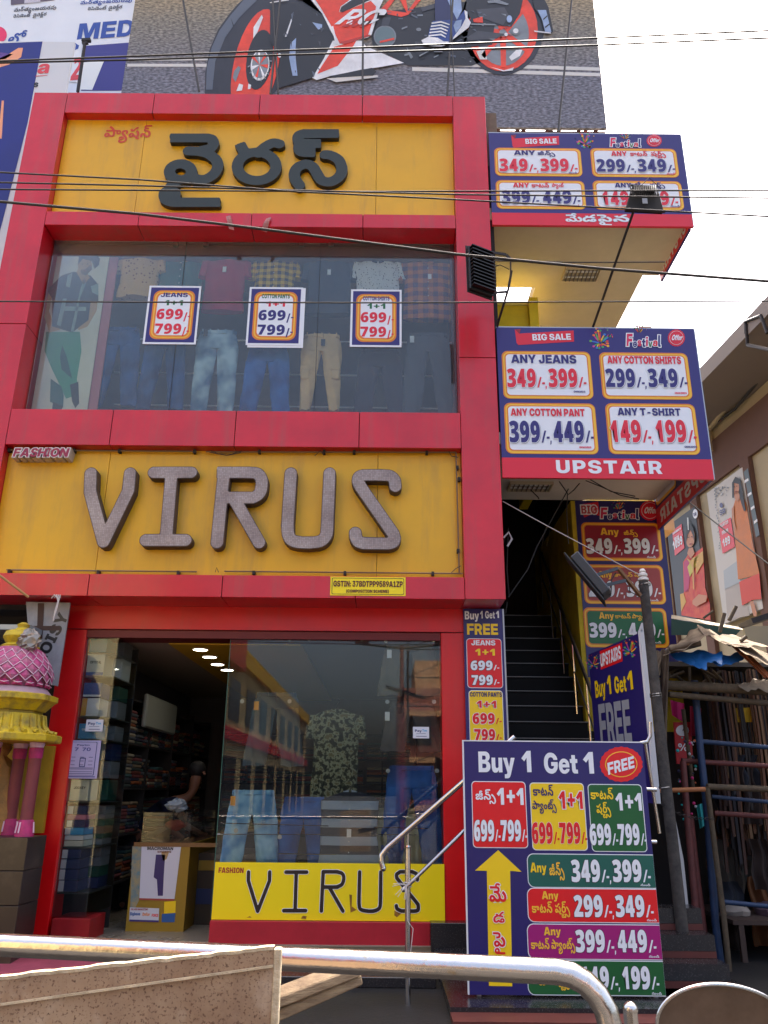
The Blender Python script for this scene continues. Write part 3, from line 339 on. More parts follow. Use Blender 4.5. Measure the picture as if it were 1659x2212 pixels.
'pai': [219,[[69,-107,-25,6,-14,9,-8,12,-4,13,0,14,7,18,14,14,12,4,24,0,19,-9,7,-9,4,-14,0,-16,-2,-9,2,-1,95,-1,-1,-32],[62,-74,11,0,3,9,0,9,-7,11,-12,1,-7,-5,-2,-13,5,-8],[55,-4,-13,2,-12,4,-9,8,-7,9,-6,22,1,16,5,11,7,10,18,11,14,3,25,-3,22,-14,34,-37,9,-4,13,0,7,5,3,7,2,9,-4,20,-12,20,-25,23,23,30,2,2,4,-2,18,-15,15,-15,16,-30,3,-18,1,-18,-3,-15,-8,-18,-15,-14,-18,-7,-15,-2,-16,2,-16,6,-18,14,-7,-9,-13,-9],[52,30,8,-2,6,1,12,10,1,4,-13,15,-9,2,-9,-8,-2,-11,2,-7],[53,118,-2,2,0,29,29,2,7,2,5,7,-2,12,-3,3,-9,2,-81,1,0,33,90,0,24,-9,13,-12,5,-16,1,-14,-5,-18,-6,-9,-12,-9,-14,-4]]],
'na': [218,[[21,-3,-10,25,-2,31,8,21,10,9,9,5,14,4,13,0,23,-7,11,-8,32,-34,11,-9,11,-1,9,4,5,7,2,9,-4,25,-6,11,-10,12,-18,11,-16,5,-45,3,-18,7,-15,16,-8,25,39,10,9,-23,6,-5,7,1,7,6,31,40,12,10,18,9,19,2,4,-34,-17,-4,-8,-5,-21,-25,23,-9,18,-10,13,-13,12,-17,7,-21,2,-29,-3,-13,-6,-16,-12,-14,-18,-9,-13,-3,-25,2,-25,12,-40,42,-9,3,-7,-6,-1,-11,12,-27,-2,-3]]],
'fashion': [901,[[349,-120,-18,4,-16,9,-9,12,-3,20,2,11,10,12,40,22,5,7,0,4,-3,5,-6,2,-11,-1,-5,-8,3,-9,-3,-2,-31,-8,-5,12,-1,16,3,7,8,9,13,7,31,4,21,-4,13,-9,7,-9,3,-12,-2,-15,-15,-17,-35,-19,-3,-5,0,-4,5,-6,6,-2,30,0,20,7,16,12,6,16,-1,15,-5,14,-17,22,-56,52,-13,23,-5,20,4,25,7,11,10,9,9,5,16,5,36,0,13,-5,13,-7,10,-12,5,-11,2,-16,-2,-13,-12,-27,-2,-1,-31,19,7,16,0,9,-3,6,-9,8,-16,2,-11,-4,-6,-10,1,-14,8,-13,60,-55,16,-22,7,-13,4,-20,-2,-32,-7,-16,-7,-10,-11,-10,-16,-9,-36,-10],[83,-41,2,38,3,5,-5,0,-20,-6,-22,2,-16,8,-10,11,-7,18,0,14,3,13,6,12,8,7,11,7,20,4,12,-1,15,-4,14,-9,31,-34,12,-9,9,-2,9,2,7,7,2,11,-2,30,-12,32,-124,1,-3,3,0,29,3,2,102,0,-2,5,-21,18,-42,27,20,34,6,-2,23,-14,29,-22,19,-19,22,-27,87,-2,21,-6,16,-14,7,-16,1,-11,-1,-12,-4,-11,-15,-16,-11,-5,-16,-2,-20,4,-16,12,-7,18,2,25,-2,2,-27,0,-2,-2,8,-25,3,-33,-3,-21,-9,-18,-17,-14,-22,-7,-25,2,-14,6,-2,-2,3,-3,1,-40],[646,-41,-14,3,-11,9,-5,8,-4,17,-22,5,-25,17,-11,-13,-14,-6,-25,-3,-22,7,-12,12,-7,16,-1,16,1,11,7,13,12,12,13,7,16,2,18,-2,11,-4,11,-8,39,-41,11,-4,11,2,6,5,3,9,0,7,-3,20,-15,22,-22,21,25,31,6,-4,18,-14,17,-20,13,-32,3,-27,-3,-15,-6,-16,-14,-16,1,-9,10,-6,15,7,19,-26,-21,-12,-11,-2],[704,-4,-11,33,-1,27,7,15,8,9,11,8,25,4,15,-2,12,-5,15,-11,23,-27,16,-13,15,0,7,6,4,9,-3,27,-7,13,-12,14,-22,12,-30,3,-15,4,-12,7,-7,10,-4,22,2,12,11,15,-14,21,-2,13,5,16,5,7,9,7,20,7,104,1,0,-32,-93,-1,-9,-3,-3,-9,3,-6,5,-4,50,-1,0,-31,-48,-2,-7,-5,-1,-9,6,-6,38,-1,11,-4,21,-11,23,-21,11,-20,6,-25,-2,-29,-8,-20,-15,-15,-13,-6,-16,-3,-25,3,-23,12,-15,13,-25,28,-9,3,-7,-6,0,-11,11,-27,-4,-3],[86,4,2,-2,29,0,2,2,-18,14],[55,29,8,-1,7,3,10,11,-8,10,-9,7,-9,0,-7,-8,0,-13,3,-6],[520,29,7,-1,6,2,11,12,-6,9,-9,8,-9,0,-8,-8,0,-16],[268,85,11,1,4,3,3,7,0,7,-7,9,-18,4,-4,-11,0,-9,3,-7],[515,120,-11,5,-12,9,-9,16,-5,18,37,10,3,-1,8,-22,7,-5,5,1,10,8,23,32,16,16,21,9,18,2,3,-34,-24,-8,-12,-12,-18,-25,-15,-12,-18,-7]]],
'lo': [324,[[89,-2,-20,4,-20,9,-18,14,-12,18,-9,27,0,24,4,18,12,20,14,10,20,7,27,0,18,-9,10,-12,4,-13,0,-18,-4,-14,-8,-9,-18,-10,-20,-2,-16,3,-2,-2,5,-8,9,-10,22,-10,29,-2,25,4,14,8,7,9,5,11,-1,20,-6,16,-6,9,-11,10,-20,11,-12,17,-4,23,4,16,7,11,7,7,14,7,25,3,22,-7,7,-6,7,-9,2,1,10,11,8,5,27,6,-1,11,5,14,16,13,29,5,14,-2,16,-8,10,-13,3,-7,-2,-1,-27,-7,-9,9,-9,2,-7,-2,-5,-7,0,-7,2,-2,17,-4,18,-11,7,-10,4,-11,1,-21,-3,-11,-7,-12,-16,-11,-13,-3,-18,1,-14,5,-8,7,-6,9,-4,11,-1,13,3,14,-2,1,-7,-1,-9,-4,-6,-14,-3,-2,-31,0,-8,15,-10,6,-11,-1,-8,-5,-3,-11,3,-9,10,-4,13,-1,5,-4,19,-20,8,-16,5,-16,2,-15,-4,-30,-14,-24,-14,-12,-13,-7,-39,-9],[57,92,10,-1,12,6,2,4,1,9,-4,7,-4,3,-9,0,-8,-5,-6,-9,-2,-9],[277,151,10,-2,7,3,4,5,1,9,-3,6,-6,6,-16,3,-3,-3,-2,-14,3,-8]]],
'director': [1014,[[74,-3,-29,9,-23,20,-12,34,2,34,9,22,17,19,29,13,45,4,8,5,0,13,-17,8,-85,0,0,34,105,-3,21,-9,14,-21,0,-27,-12,-22,14,-23,6,-24,-8,-50,-14,-19,-18,-11],[198,-4,-10,24,-3,29,6,20,13,15,23,8,29,-4,18,-11,38,-40,16,-4,14,14,-2,29,-11,18,-26,25,25,31,39,-36,14,-27,3,-34,-6,-27,-18,-21,-27,-9,-34,5,-65,54,-8,-6,0,-9,11,-29],[445,-3,-25,14,-14,27,-1,36,12,36,17,18,25,14,27,7,56,2,9,15,-7,10,-11,2,-104,0,-2,33,110,1,32,-9,19,-24,2,-15,-7,-25,14,-7,-16,-31,-50,14,-50,-2,-18,-10,-12,-14,-6,-24,2,-18,5,-10,13,-4,12,7,6,18,34,1,14,-23,1,24,8,15,15,11,25,2,20,-9,13,-19,2,-22,-7,-21,-14,-13,-25,-8,-41,5,-27,18,-20,-18],[688,-3,-27,9,-21,20,-9,30,2,24,9,21,21,19,27,8,32,-2,20,-9,19,-21,7,-25,-2,-31,-10,-19,-18,-16,-30,-9],[837,-3,-21,6,-13,12,-15,45,3,36,9,23,15,18,20,11,-1,40,36,0,0,-38,24,-16,9,-29,-6,-22,-15,-15,-25,-6,-29,3,6,-25,14,-7,16,1,9,6,9,20,36,0,11,-23,25,-2,9,21,-7,29,-20,26,-31,17,-13,18,0,22,13,20,-15,23,0,20,14,19,23,9,103,1,0,-33,-90,0,-14,-7,7,-14,52,-4,-1,-29,-48,-2,-8,-12,5,-7,27,-8,37,-46,7,-47,-11,-34,-17,-14,-22,-6,-34,4,-20,20,-25,-20],[563,31,18,7,-3,16,-9,2,-8,-5],[691,31,22,1,14,17,-2,31,-17,14,-22,-2,-14,-18,3,-30],[74,35,29,0,19,18,0,41,-21,20,-29,-1,-19,-21,0,-34],[846,92,13,1,7,8,-5,18,-13,1,-14,-13,-4,-9],[234,128,-27,6,9,24,33,-4,14,4,8,10,-35,-3,-20,7,-12,19,2,20,23,19,45,-2,25,-26,4,-18,-4,-29,-9,-14,-16,-10],[240,191,18,-1,9,7,-13,10,-11,0,-7,-7]]],
'director2': [749,[[436,-120,-23,16,-9,29,7,34,18,19,21,6,20,-2,14,-10,7,-15,-2,-16,-10,-12,-20,-6,-24,2,3,-11,9,-7,16,1,11,14,25,0,14,-16,13,3,1,25,-24,25,19,24,32,-29,9,-38,-7,-20,-10,-10,-36,-6,-24,14,-18,-13],[90,-109,-45,6,-26,24,0,38,12,16,14,7,24,2,23,-11,10,-19,-1,-28,109,-1,-1,-34],[56,-73,13,-1,3,6,0,16,-7,7,-19,-5,0,-16],[442,-55,17,0,3,14,-17,0,-7,-9],[51,-3,-22,10,-16,28,-3,39,11,33,19,21,18,11,36,10,54,3,8,14,-6,10,-11,2,-106,0,0,33,111,1,31,-9,19,-26,-5,-38,14,-7,-16,-31,-50,14,-56,-5,-16,-10,-10,-15,-2,-38,7,-12,12,-2,11,7,7,19,33,0,14,-23,1,26,8,13,16,11,24,2,20,-10,12,-18,2,-22,-8,-23,-19,-14,-36,-5,-29,7,-20,16,-23,-18],[303,-3,-29,8,-23,19,-11,27,0,41,11,27,19,18,27,12,45,3,7,14,-6,9,-13,3,-83,0,0,34,106,-3,20,-10,12,-20,2,-24,-13,-25,13,-20,7,-25,-6,-50,-13,-18,-20,-14],[472,-3,-38,11,-16,15,-9,18,38,10,18,-17,34,-2,18,4,5,11,-12,9,-72,10,-21,19,-4,25,7,17,16,14,-2,25,13,22,-14,21,0,24,12,16,25,10,101,1,0,-33,-90,0,-12,-7,0,-9,8,-6,51,-3,-1,-29,-50,-2,-6,-5,1,-11,61,-13,16,-12,12,-20,-39,-9,-12,12,-29,4,-20,-4,-3,-12,14,-8,50,-3,22,-7,17,-14,6,-22,-7,-25,-18,-16,-34,-9],[648,-3,-21,4,-22,14,-19,29,0,52,7,18,17,20,-13,34,39,10,9,-23,14,-4,45,53,16,10,24,4,4,-34,-28,-13,-21,-28,24,-18,13,-27,3,-36,-7,-29,-14,-18,-19,-12],[168,31,17,4,2,14,-7,7,-14,-7],[302,35,28,0,21,21,0,36,-7,12,-16,11,-29,-2,-17,-19,-1,-34,8,-16],[647,35,32,2,17,19,-1,38,-9,13,-14,8,-29,-3,-17,-20,1,-36]]],
'name': [2125,[[774,-120,-38,16,-10,29,10,20,45,26,2,13,-18,3,-5,-6,1,-12,-32,-9,-7,26,6,13,17,12,22,4,30,-4,20,-16,3,-27,-15,-18,-36,-20,-2,-12,12,-5,29,0,35,19,6,25,-7,22,-75,77,-15,38,6,27,16,19,32,10,29,-2,25,-11,14,-18,2,-32,-13,-29,-33,18,6,25,-10,14,-25,0,-10,-21,10,-18,73,-72,13,-32,0,-33,-16,-32,-23,-17,-40,-11],[2032,-48,-27,4,-25,11,-58,51,-16,-14,-23,-8,-24,2,-21,15,-9,20,2,29,13,18,17,10,20,2,25,-6,54,-51,20,2,8,19,-7,27,-17,20,-29,14,-63,8,-16,16,-9,28,39,9,8,-23,14,-3,45,53,23,11,19,2,3,-34,-27,-11,-19,-23,42,-20,28,-34,6,-25,-2,-33,-12,-23,-21,-16,23,-9,36,4,15,14,6,21,-6,45,-39,45,24,30,32,-26,28,-52,2,-40,-5,-27,-25,-37,-23,-11],[47,-3,-27,13,-12,25,3,27,21,24,27,6,24,-5,48,-46,15,-8,17,7,4,22,-11,30,-23,19,-83,16,-15,16,-8,26,38,9,9,-23,14,-4,43,51,18,12,24,4,5,-34,-27,-11,-19,-23,35,-15,20,-16,17,-27,5,-36,7,-10,27,-13,14,2,7,9,2,18,-7,21,-33,36,24,30,29,-22,23,-35,5,-30,-2,-24,-11,-23,-19,-14,-45,-3,-32,18,-22,-15,-32,-5,-22,7,-21,15,-20,-17],[392,-3,-25,6,-20,14,-19,39,3,42,11,23,15,16,-5,29,13,22,-14,23,1,25,13,14,22,9,104,1,0,-33,-90,0,-14,-7,7,-14,52,-2,0,-32,-50,-1,-7,-12,5,-7,40,-5,23,-12,19,-23,8,-34,-4,-34,-19,-30,-31,-15],[594,-3,-52,13,-27,23,-12,38,10,36,32,23,40,-1,23,-24,0,-34,-16,-18,-38,-9,47,-12,52,2,27,7,6,7,-24,-2,-23,7,-14,18,2,32,24,18,-30,-2,-20,6,-16,16,-10,27,39,10,9,-23,14,-3,45,53,16,9,24,4,4,-34,-26,-11,-22,-27,31,-17,21,-26,5,-38,-7,-27,-19,-21,-29,-13],[954,-3,-27,9,-19,18,-10,29,2,27,8,21,21,19,27,8,34,-2,18,-9,17,-16,9,-23,0,-31,-9,-23,-17,-16,-20,-9],[1094,-3,-18,6,-14,12,-7,20,2,18,12,18,43,24,9,15,-7,10,-14,0,-6,-8,0,-15,-34,-9,-7,28,9,19,27,14,41,-1,22,-12,11,-26,30,-8,11,2,3,10,-28,5,-2,29,38,1,22,-12,8,-16,0,-18,-16,-24,-41,-8,-38,11,-47,-28,-7,-10,7,-10,15,-1,16,10,7,17,36,0,11,-23,20,-3,10,8,-1,25,34,10,10,-33,-5,-22,-9,-13,-21,-10,-27,-3,-24,8,-16,16,-25,-19],[1343,-3,-36,13,-23,30,-4,47,17,38,17,15,23,8,29,2,31,-8,21,-15,12,-20,5,-51,28,-22,20,1,10,18,-9,36,-26,28,-35,17,-15,34,39,10,9,-23,13,-4,50,56,38,11,3,-34,-25,-9,-35,-43,29,-38,7,-41,19,-16,13,-4,20,7,4,25,-14,29,-26,25,25,31,28,-22,18,-25,10,-29,-1,-32,-14,-29,-18,-12,-32,-5,-20,5,-25,16,-22,-16,-32,-5,-24,7,-25,18,-29,-20],[1719,-3,-40,15,-21,30,-5,20,3,32,9,22,16,18,-13,34,38,10,10,-23,12,-4,50,56,38,11,3,-34,-24,-9,-25,-32,23,-18,13,-22,4,-41,-7,-27,-12,-18,-20,-14],[55,29,15,2,10,11,-17,17,-9,0,-7,-8,0,-13],[1875,29,13,1,11,12,-16,17,-9,0,-7,-8,0,-16],[958,31,23,2,12,16,0,27,-19,18,-22,-2,-14,-21,4,-29],[391,35,28,0,20,18,1,41,-21,20,-32,-2,-16,-20,0,-34,7,-14],[1343,35,27,0,21,18,3,32,-7,16,-12,9,-34,1,-19,-22,1,-33],[1717,35,29,0,12,7,9,16,-2,38,-21,19,-29,-2,-19,-24,2,-36],[545,76,24,1,6,8,-3,13,-12,5,-10,-5,-10,-18],[666,76,18,-1,12,14,-12,13,-18,-1,-7,-12]]],
},
}
FONT = {}
for f_ in GLYPHS:
    FONT[f_] = {}
    for k_, (adv_, lps_) in GLYPHS[f_].items():
        q_ = []
        for l_ in lps_:
            x_ = y_ = 0; r_ = []
            for i_ in range(0, len(l_), 2): x_ += l_[i_]; y_ += l_[i_+1]; r_.append((x_/300, y_/300))
            q_.append(r_)
        FONT[f_][k_] = (adv_/300, q_)
def area(L): return sum(a[0]*b[1]-b[0]*a[1] for a, b in zip(L, L[1:]+L[:1]))/2
def inside(p, L):
    r = False
    for a, b in zip(L, L[1:]+L[:1]):
        if (a[1] > p[1]) != (b[1] > p[1]) and p[0] < (b[0]-a[0])*(p[1]-a[1])/(b[1]-a[1])+a[0]: r = not r
    return r
def groups(loops):
    loops = sorted([l for l in loops if len(l) > 2], key=lambda l: -abs(area(l)))
    res = []; s0 = None
    for l in loops:
        if s0 is None: s0 = area(l) > 0
        if (area(l) > 0) == s0: res.append([l])
        else:
            for g in reversed(res):
                if inside(l[0], g[0]): g.append(l); break
    return res
def grow(loops, d):
    out = []; s0 = 1 if area(max(loops, key=lambda l: abs(area(l)))) > 0 else -1
    for L in loops:
        n = len(L); R = []
        for i in range(n):
            a, p, b = L[i-1], L[i], L[(i+1) % n]
            n1 = Vector((p[1]-a[1], a[0]-p[0])); n2 = Vector((b[1]-p[1], p[0]-b[0]))
            if n1.length < 1e-9 or n2.length < 1e-9: R.append(p); continue
            n1.normalize(); n2.normalize(); q = n1+n2
            if q.length < 1e-3: q = n1
            q = q/max(.5, q.length**2/2)
            R.append((p[0]+q.x*d*s0, p[1]+q.y*d*s0))
        out.append(R)
    return out
def text_loops(font, s, x, y, h, w=None, sp=0, shear=0, rot=0):
    """loops of a line of text: x,y base left; h cap height; w fitted width"""
    F = FONT[font]; cap = {'I': .727, 'D': .714, 'T': .62}[font]; k = h/cap
    items = [s] if font == 'T' else list(s); cur = 0; L = []
    for ch in items:
        if ch == ' ': cur += .22+sp; continue
        adv, lp = F[ch]
        for l in lp: L.append([(p[0]+cur, p[1]) for p in l])
        cur += adv+sp
    xs = [p[0] for l in L for p in l]; x0, x1 = min(xs), max(xs)
    kx = k if w is None else w/(x1-x0)
    c, sn = math.cos(rot), math.sin(rot)
    def T(p):
        a = (p[0]-x0)*kx; b = p[1]*k; a += b*shear; return (x+a*c-b*sn, y+a*sn+b*c)
    return [[T(p) for p in l] for l in L]
def rrect(x0, x1, y0, y1, r, n=5):
    r = min(r, (x1-x0)/2, (y1-y0)/2); P = []
    for cx, cy, a0 in ((x1-r, y0+r, -90), (x1-r, y1-r, 0), (x0+r, y1-r, 90), (x0+r, y0+r, 180)):
        for k in range(n+1):
            a = math.radians(a0+90*k/n); P.append((cx+r*math.cos(a), cy+r*math.sin(a)))
    return P
def ell(cx, cy, rx, ry, rot=0, n=28, a0=0, a1=360):
    c, s = math.cos(rot), math.sin(rot); P = []
    for k in range(n + (a1-a0 < 360)):
        a = math.radians(a0+(a1-a0)*k/n); x, y = rx*math.cos(a), ry*math.sin(a); P.append((cx+x*c-y*s, cy+x*s+y*c))
    return P
class Print:
    """flat print on a plane: layers of cut vinyl 1-2 mm proud of one another"""
    def __init__(s, pl, base=.002, step=.0012): s.pl = pl; s.mb = MB(); s.base = base; s.step = step; s.lay = 0
    def poly(s, loops, m, lay=None, thick=0):
        if lay is None: lay = s.lay; s.lay += 1
        z = s.base+lay*s.step
        for gi, g in enumerate(groups(loops)):
            fl = [p for l in g for p in l]; T = tessellate_polygon([[Vector((p[0], p[1], 0)) for p in l] for l in g])
            V = [s.pl.p(a, b, z+(gi % 9)*.00004) for a, b in fl]
            s.mb.add(V, T, m)
        return s
    def px(s, pts, m, lay=None): return s.poly([[s.pl.ab(*p) for p in pts]], m, lay)
    def pxell(s, cx, cy, rx, ry, m, rot=0, lay=None, n=26): return s.px(ell(cx, cy, rx, ry, rot, n), m, lay)
    def line(s, pts, w, m, lay=None):
        """px polyline, width in px"""
        L = []
        for a, b in zip(pts, pts[1:]):
            d = Vector((b[0]-a[0], b[1]-a[1])); l = d.length or 1; n = Vector((-d.y, d.x))/l*w/2
            L = [(a[0]+n.x, a[1]+n.y), (b[0]+n.x, b[1]+n.y), (b[0]-n.x, b[1]-n.y), (a[0]-n.x, a[1]-n.y)]
            s.poly([[s.pl.ab(*p) for p in L]], m, lay if lay is not None else s.lay)
        if lay is None: s.lay += 1
        return s
    def text(s, font, t, x0, yb, x1, yt, m, lay=None, shear=0, sp=0, out=None, outm=None, sh=None, rot=0, fat=0):
        """px box: base left (x0,yb), right x1, cap top yt"""
        a0, b0 = s.pl.ab(x0, yb); a1, _ = s.pl.ab(x1, yb); _, b1 = s.pl.ab(x0, yt)
        L = text_loops(font, t, a0, b0, b1-b0, abs(a1-a0), sp, shear, rot)
        if a1 < a0: L = [[(2*a0-p[0], p[1]) for p in l] for l in L]
        if lay is None: lay = s.lay; s.lay += 1
        if fat: L = grow(L, (b1-b0)*fat)
        if out:
            o = (b1-b0)*out
            if sh: s.poly([[(p[0]+o*sh, p[1]-o*sh) for p in l] for l in grow(L, o*.9)], mat('print_shadow', (165, 165, 170)), lay)
            s.poly(grow(L, o), outm, lay+.35)
        s.poly(L, m, lay+.7)
        return s
    def go(s, name, parent): return s.mb.go(name, parent, fix=False)
def extrude_loops(mb, loops, pl, out0, out1, mf, ms):
    """solid letter from out0 (back) to out1 (front) off a plane"""
    for g in groups(loops):
        fl = [p for l in g for p in l]; T = tessellate_polygon([[Vector((p[0], p[1], 0)) for p in l] for l in g])
        mb.add([pl.p(a, b, out1) for a, b in fl], T, mf)
        for l in g:
            n = len(l); V = [pl.p(a, b, out0) for a, b in l]+[pl.p(a, b, out1) for a, b in l]
            mb.add(V, [(i, (i+1) % n, n+(i+1) % n, n+i) for i in range(n)], ms)
# stroke letters: signed distance to strokes, contour by marching squares
def march(F, ox, oy, st, lv=0.):
    I = F < lv; code = I[:-1, :-1]*1+I[:-1, 1:]*2+I[1:, 1:]*4+I[1:, :-1]*8
    T = {1: [(3, 0)], 2: [(0, 1)], 3: [(3, 1)], 4: [(1, 2)], 5: [(3, 2), (1, 0)], 6: [(0, 2)], 7: [(3, 2)], 8: [(2, 3)], 9: [(2, 0)], 10: [(0, 3), (2, 1)], 11: [(2, 1)], 12: [(1, 3)], 13: [(1, 0)], 14: [(0, 3)]}
    ip = lambda a, b: (lv-a)/(b-a)
    nx = {}; pos = {}
    for j, i in zip(*np.nonzero((code > 0) & (code < 15))):
        for e in T[int(code[j, i])]:
            ks = []
            for q in e:
                if q == 0: k = (i, j, 0); p = (i+ip(F[j, i], F[j, i+1]), j)
                elif q == 2: k = (i, j+1, 0); p = (i+ip(F[j+1, i], F[j+1, i+1]), j+1)
                elif q == 3: k = (i, j, 1); p = (i, j+ip(F[j, i], F[j+1, i]))
                else: k = (i+1, j, 1); p = (i+1, j+ip(F[j, i+1], F[j+1, i+1]))
                pos[k] = p; ks.append(k)
            nx[ks[0]] = ks[1]
    out = []
    while nx:
        k = next(iter(nx)); L = []
        while k in nx: L.append(pos[k]); k = nx.pop(k)
        if len(L) > 5: out.append([(float(ox+x*st), float(oy+y*st)) for x, y in L])
    return out
def arc(cx, cy, rx, ry, a0, a1, n=14): return [(cx+rx*math.cos(math.radians(a0+(a1-a0)*k/n)), cy+ry*math.sin(math.radians(a0+(a1-a0)*k/n))) for k in range(n+1)]
def strokes(S, hw, st, round_=True, extra=0, sx=1.0):
    """S: list of (polyline, round caps) in local units; returns loops of the union"""
    A = np.array([p for pl, _ in S for p in pl]); x0, y0 = A.min(0)-hw*1.6-extra; x1, y1 = A.max(0)+hw*1.6+extra
    X, Y = np.meshgrid(np.arange(x0, x1, st), np.arange(y0, y1, st)); D = np.full(X.shape, 9.)
    for pl, rc in S:
        n = len(pl)
        for i in range(n-1):
            a = np.array(pl[i]); b = np.array(pl[i+1]); d = b-a; l = np.hypot(*d)
            if l < 1e-9: continue
            t = ((X-a[0])*d[0]+(Y-a[1])*d[1])/l; c = np.abs((X-a[0])*d[1]-(Y-a[1])*d[0])/l
            tc = np.clip(t, 0, l)
            dist = np.hypot(X-(a[0]+d[0]*tc/l), Y-(a[1]+d[1]*tc/l))-hw
            if not rc:
                if i == 0: dist = np.where(t < 0, np.maximum(np.maximum(-t, c-hw), 1e-4), dist)
                if i == n-2: dist = np.where(t > l, np.maximum(np.maximum(t-l, c-hw), 1e-4), dist)
            D = np.minimum(D, dist)
    L = march(D, x0, y0, st, extra)
    out = []
    for l in L:   # thin the contour
        keep = [l[0]]
        for i in range(1, len(l)-1):
            a, p, b = keep[-1], l[i], l[i+1]
            cr = abs((b[0]-a[0])*(p[1]-a[1])-(b[1]-a[1])*(p[0]-a[0]))/max(1e-9, math.hypot(b[0]-a[0], b[1]-a[1]))
            if cr > st*.09 or math.hypot(p[0]-a[0], p[1]-a[1]) > hw*1.6: keep.append(p)
        out.append(keep)
    return out
# ---------------------------------------------------------------- materials of the shop
RED = mat('red_cladding', (204, 14, 36), .3, var=.14, scale=1.3, coat=.3)
REDD = mat('red_paint', (216, 3, 10), .36, var=.1, scale=1.6, coat=.1)
streaks(RED, .45); streaks(REDD, .2); SEAM = mat('dark_joint', (60, 14, 18), .8)
YEL = mat('yellow_cladding', (226, 170, 10), .42, var=.06, scale=1.2, coat=.05)
streaks(YEL, .45, 4, .5, .5, .82); YELW = mat('yellow_wall_paint', (205, 178, 30), .7, col2=(165, 140, 30), scale=3, thr=(.4, .75), bump=.15)
CREAM = mat('cream_plaster', (196, 182, 150), .85, var=.07, scale=2, bump=.1)
WHITEC = mat('white_plaster', (215, 208, 198), .85, var=.05, scale=2)
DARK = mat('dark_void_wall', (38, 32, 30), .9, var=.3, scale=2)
GRAN = mat('black_granite', (38, 36, 38), .22, col2=(70, 66, 66), scale=90, thr=(.5, .8))
STG = mat('black_stair_stone', (11, 11, 12), .6, var=.3, scale=8, spec=.2); GRANE = mat('granite_nosing', (120, 116, 112), .35)
TILE = mat('beige_floor_tile', (150, 138, 120), .25, var=.1, scale=2)
STEEL = mat('stainless_steel', (205, 200, 195), .16, metal=1, bump=.03, bscale=30)
STEELD = mat('dull_steel', (140, 138, 135), .35, metal=1, var=.1, scale=10)
IRON = mat('dark_iron', (52, 47, 46), .6, metal=.4, var=.35, scale=20)
BLK = mat('black_plastic', (24, 24, 26), .5)
CABLE = mat('black_cable', (45, 43, 42), .6)
RUST = mat('rusty_steel', (88, 48, 40), .8, col2=(60, 40, 36), scale=18)
LETG = mat('black_letter_face', (43, 52, 50), .55, var=.12, scale=5)
LETS = mat('black_letter_side', (34, 34, 33), .6)
PN = mat('print_navy', (48, 38, 112), .38); PN2 = mat('print_deep_navy', (36, 26, 98), .35)
PR = mat('print_red', (222, 28, 52), .38); PRB = mat('print_bright_red', (225, 14, 22), .36)
PW_ = mat('print_white', (232, 234, 238), .4); PY = mat('print_yellow', (245, 205, 10), .38)
PO = mat('print_orange', (226, 128, 30), .4); PO2 = mat('print_light_orange', (246, 190, 50), .4)
PG = mat('print_green', (28, 104, 56), .4); PGD = mat('print_dark_green', (22, 92, 42), .4); PT = mat('print_teal_green', (20, 92, 78), .4)
PM = mat('print_magenta', (160, 10, 110), .4); PK = mat('print_black', (28, 26, 30), .4)
PDR = mat('print_dark_red', (150, 24, 44), .4); PBR = mat('print_brick_red', (158, 62, 56), .4); PGR = mat('print_grey', (150, 152, 158), .4)
GL = glass('shop_glass', refl=1.0, dust=.01); GLU = glass('display_glass', refl=.85, dust=.05)
P0 = FP(0)

# ---------------------------------------------------------------- ground
o = MB(); o.sheet(lambda u, v: (-300+600*u, -300+600*v, 0), 8, 8, mat('dusty_asphalt', (40, 37, 35), .95, var=.25, scale=1.5, bump=.4, bscale=25)); struct(o.go('ground', fix=False))
struct(box('pavement', -14, 14, -4.2, 12, -.02, .1, mat('dark_pavement', (24, 23, 24), .6, var=.35, scale=3, bump=.3, bscale=30)))

# ---------------------------------------------------------------- the shop building
B = thing('shop_building', 'three-storey shop building clad in glossy red panels with yellow name boards', 'building', (0, 0, 0))
XL, XR = -4.545, 1.247      # outer edges of the red frame
xl, xr = -4.12, .835        # inner edges
def cladding(xs, z0, z1, y1=.3, y0=0, m=RED, vertical=False):
    g = .004
    if vertical:
        x0, x1 = z0, z1
        for a, b in zip(xs, xs[1:]): box('cladding_panel', x0, x1, y0, y1, a+g, b-g, m, B, bevel=.003)
    else:
        for a, b in zip(xs, xs[1:]): box('cladding_panel', a+g, b-g, y0, y1, z0, z1, m, B, bevel=.003)
zx = lambda px, py: W(px, py, 0).x
cladding([xl+.002, zx(332, 220), zx(561, 220), zx(783, 220), xr-.002], 9.73, 10.06, .12)
cladding([xl+.002, zx(299, 475), zx(543, 475), zx(784, 475), xr-.002], 8.005, 8.2, .3)
cladding([xl+.002, zx(240, 925), zx(508, 925), zx(776, 925), xr-.002], 5.125, 5.55, .3)
cladding([XL, zx(191, 1262), zx(480, 1262), zx(768, 1262), xr-.002], 3.455, 3.685, .47)
cladding([3.455, 6.245, 10.06], xr, XR, .5, vertical=True)
cladding([3.69, 6.63, 10.06], XL, xl, .5, vertical=True)
for z0, z1, yb in ((9.74, 10.05, .1), (8.01, 8.19, .28), (5.13, 5.545, .28), (3.47, 3.68, .45)):
    box('joint_backing', XL+.02, xr-.004, .012, yb, z0+.002, z1-.002, SEAM, B)
box('joint_backing', xr+.003, XR-.003, .012, .48, 3.47, 10.05, SEAM, B); box('joint_backing', XL+.003, xl-.003, .012, .48, 3.7, 10.05, SEAM, B)
def ypanels(xs, z0, z1, yf):
    for a, b in zip(xs, xs[1:]): box('name_board_panel', a+.002, b-.002, yf, yf+.06, z0, z1, YEL, B, bevel=.002)
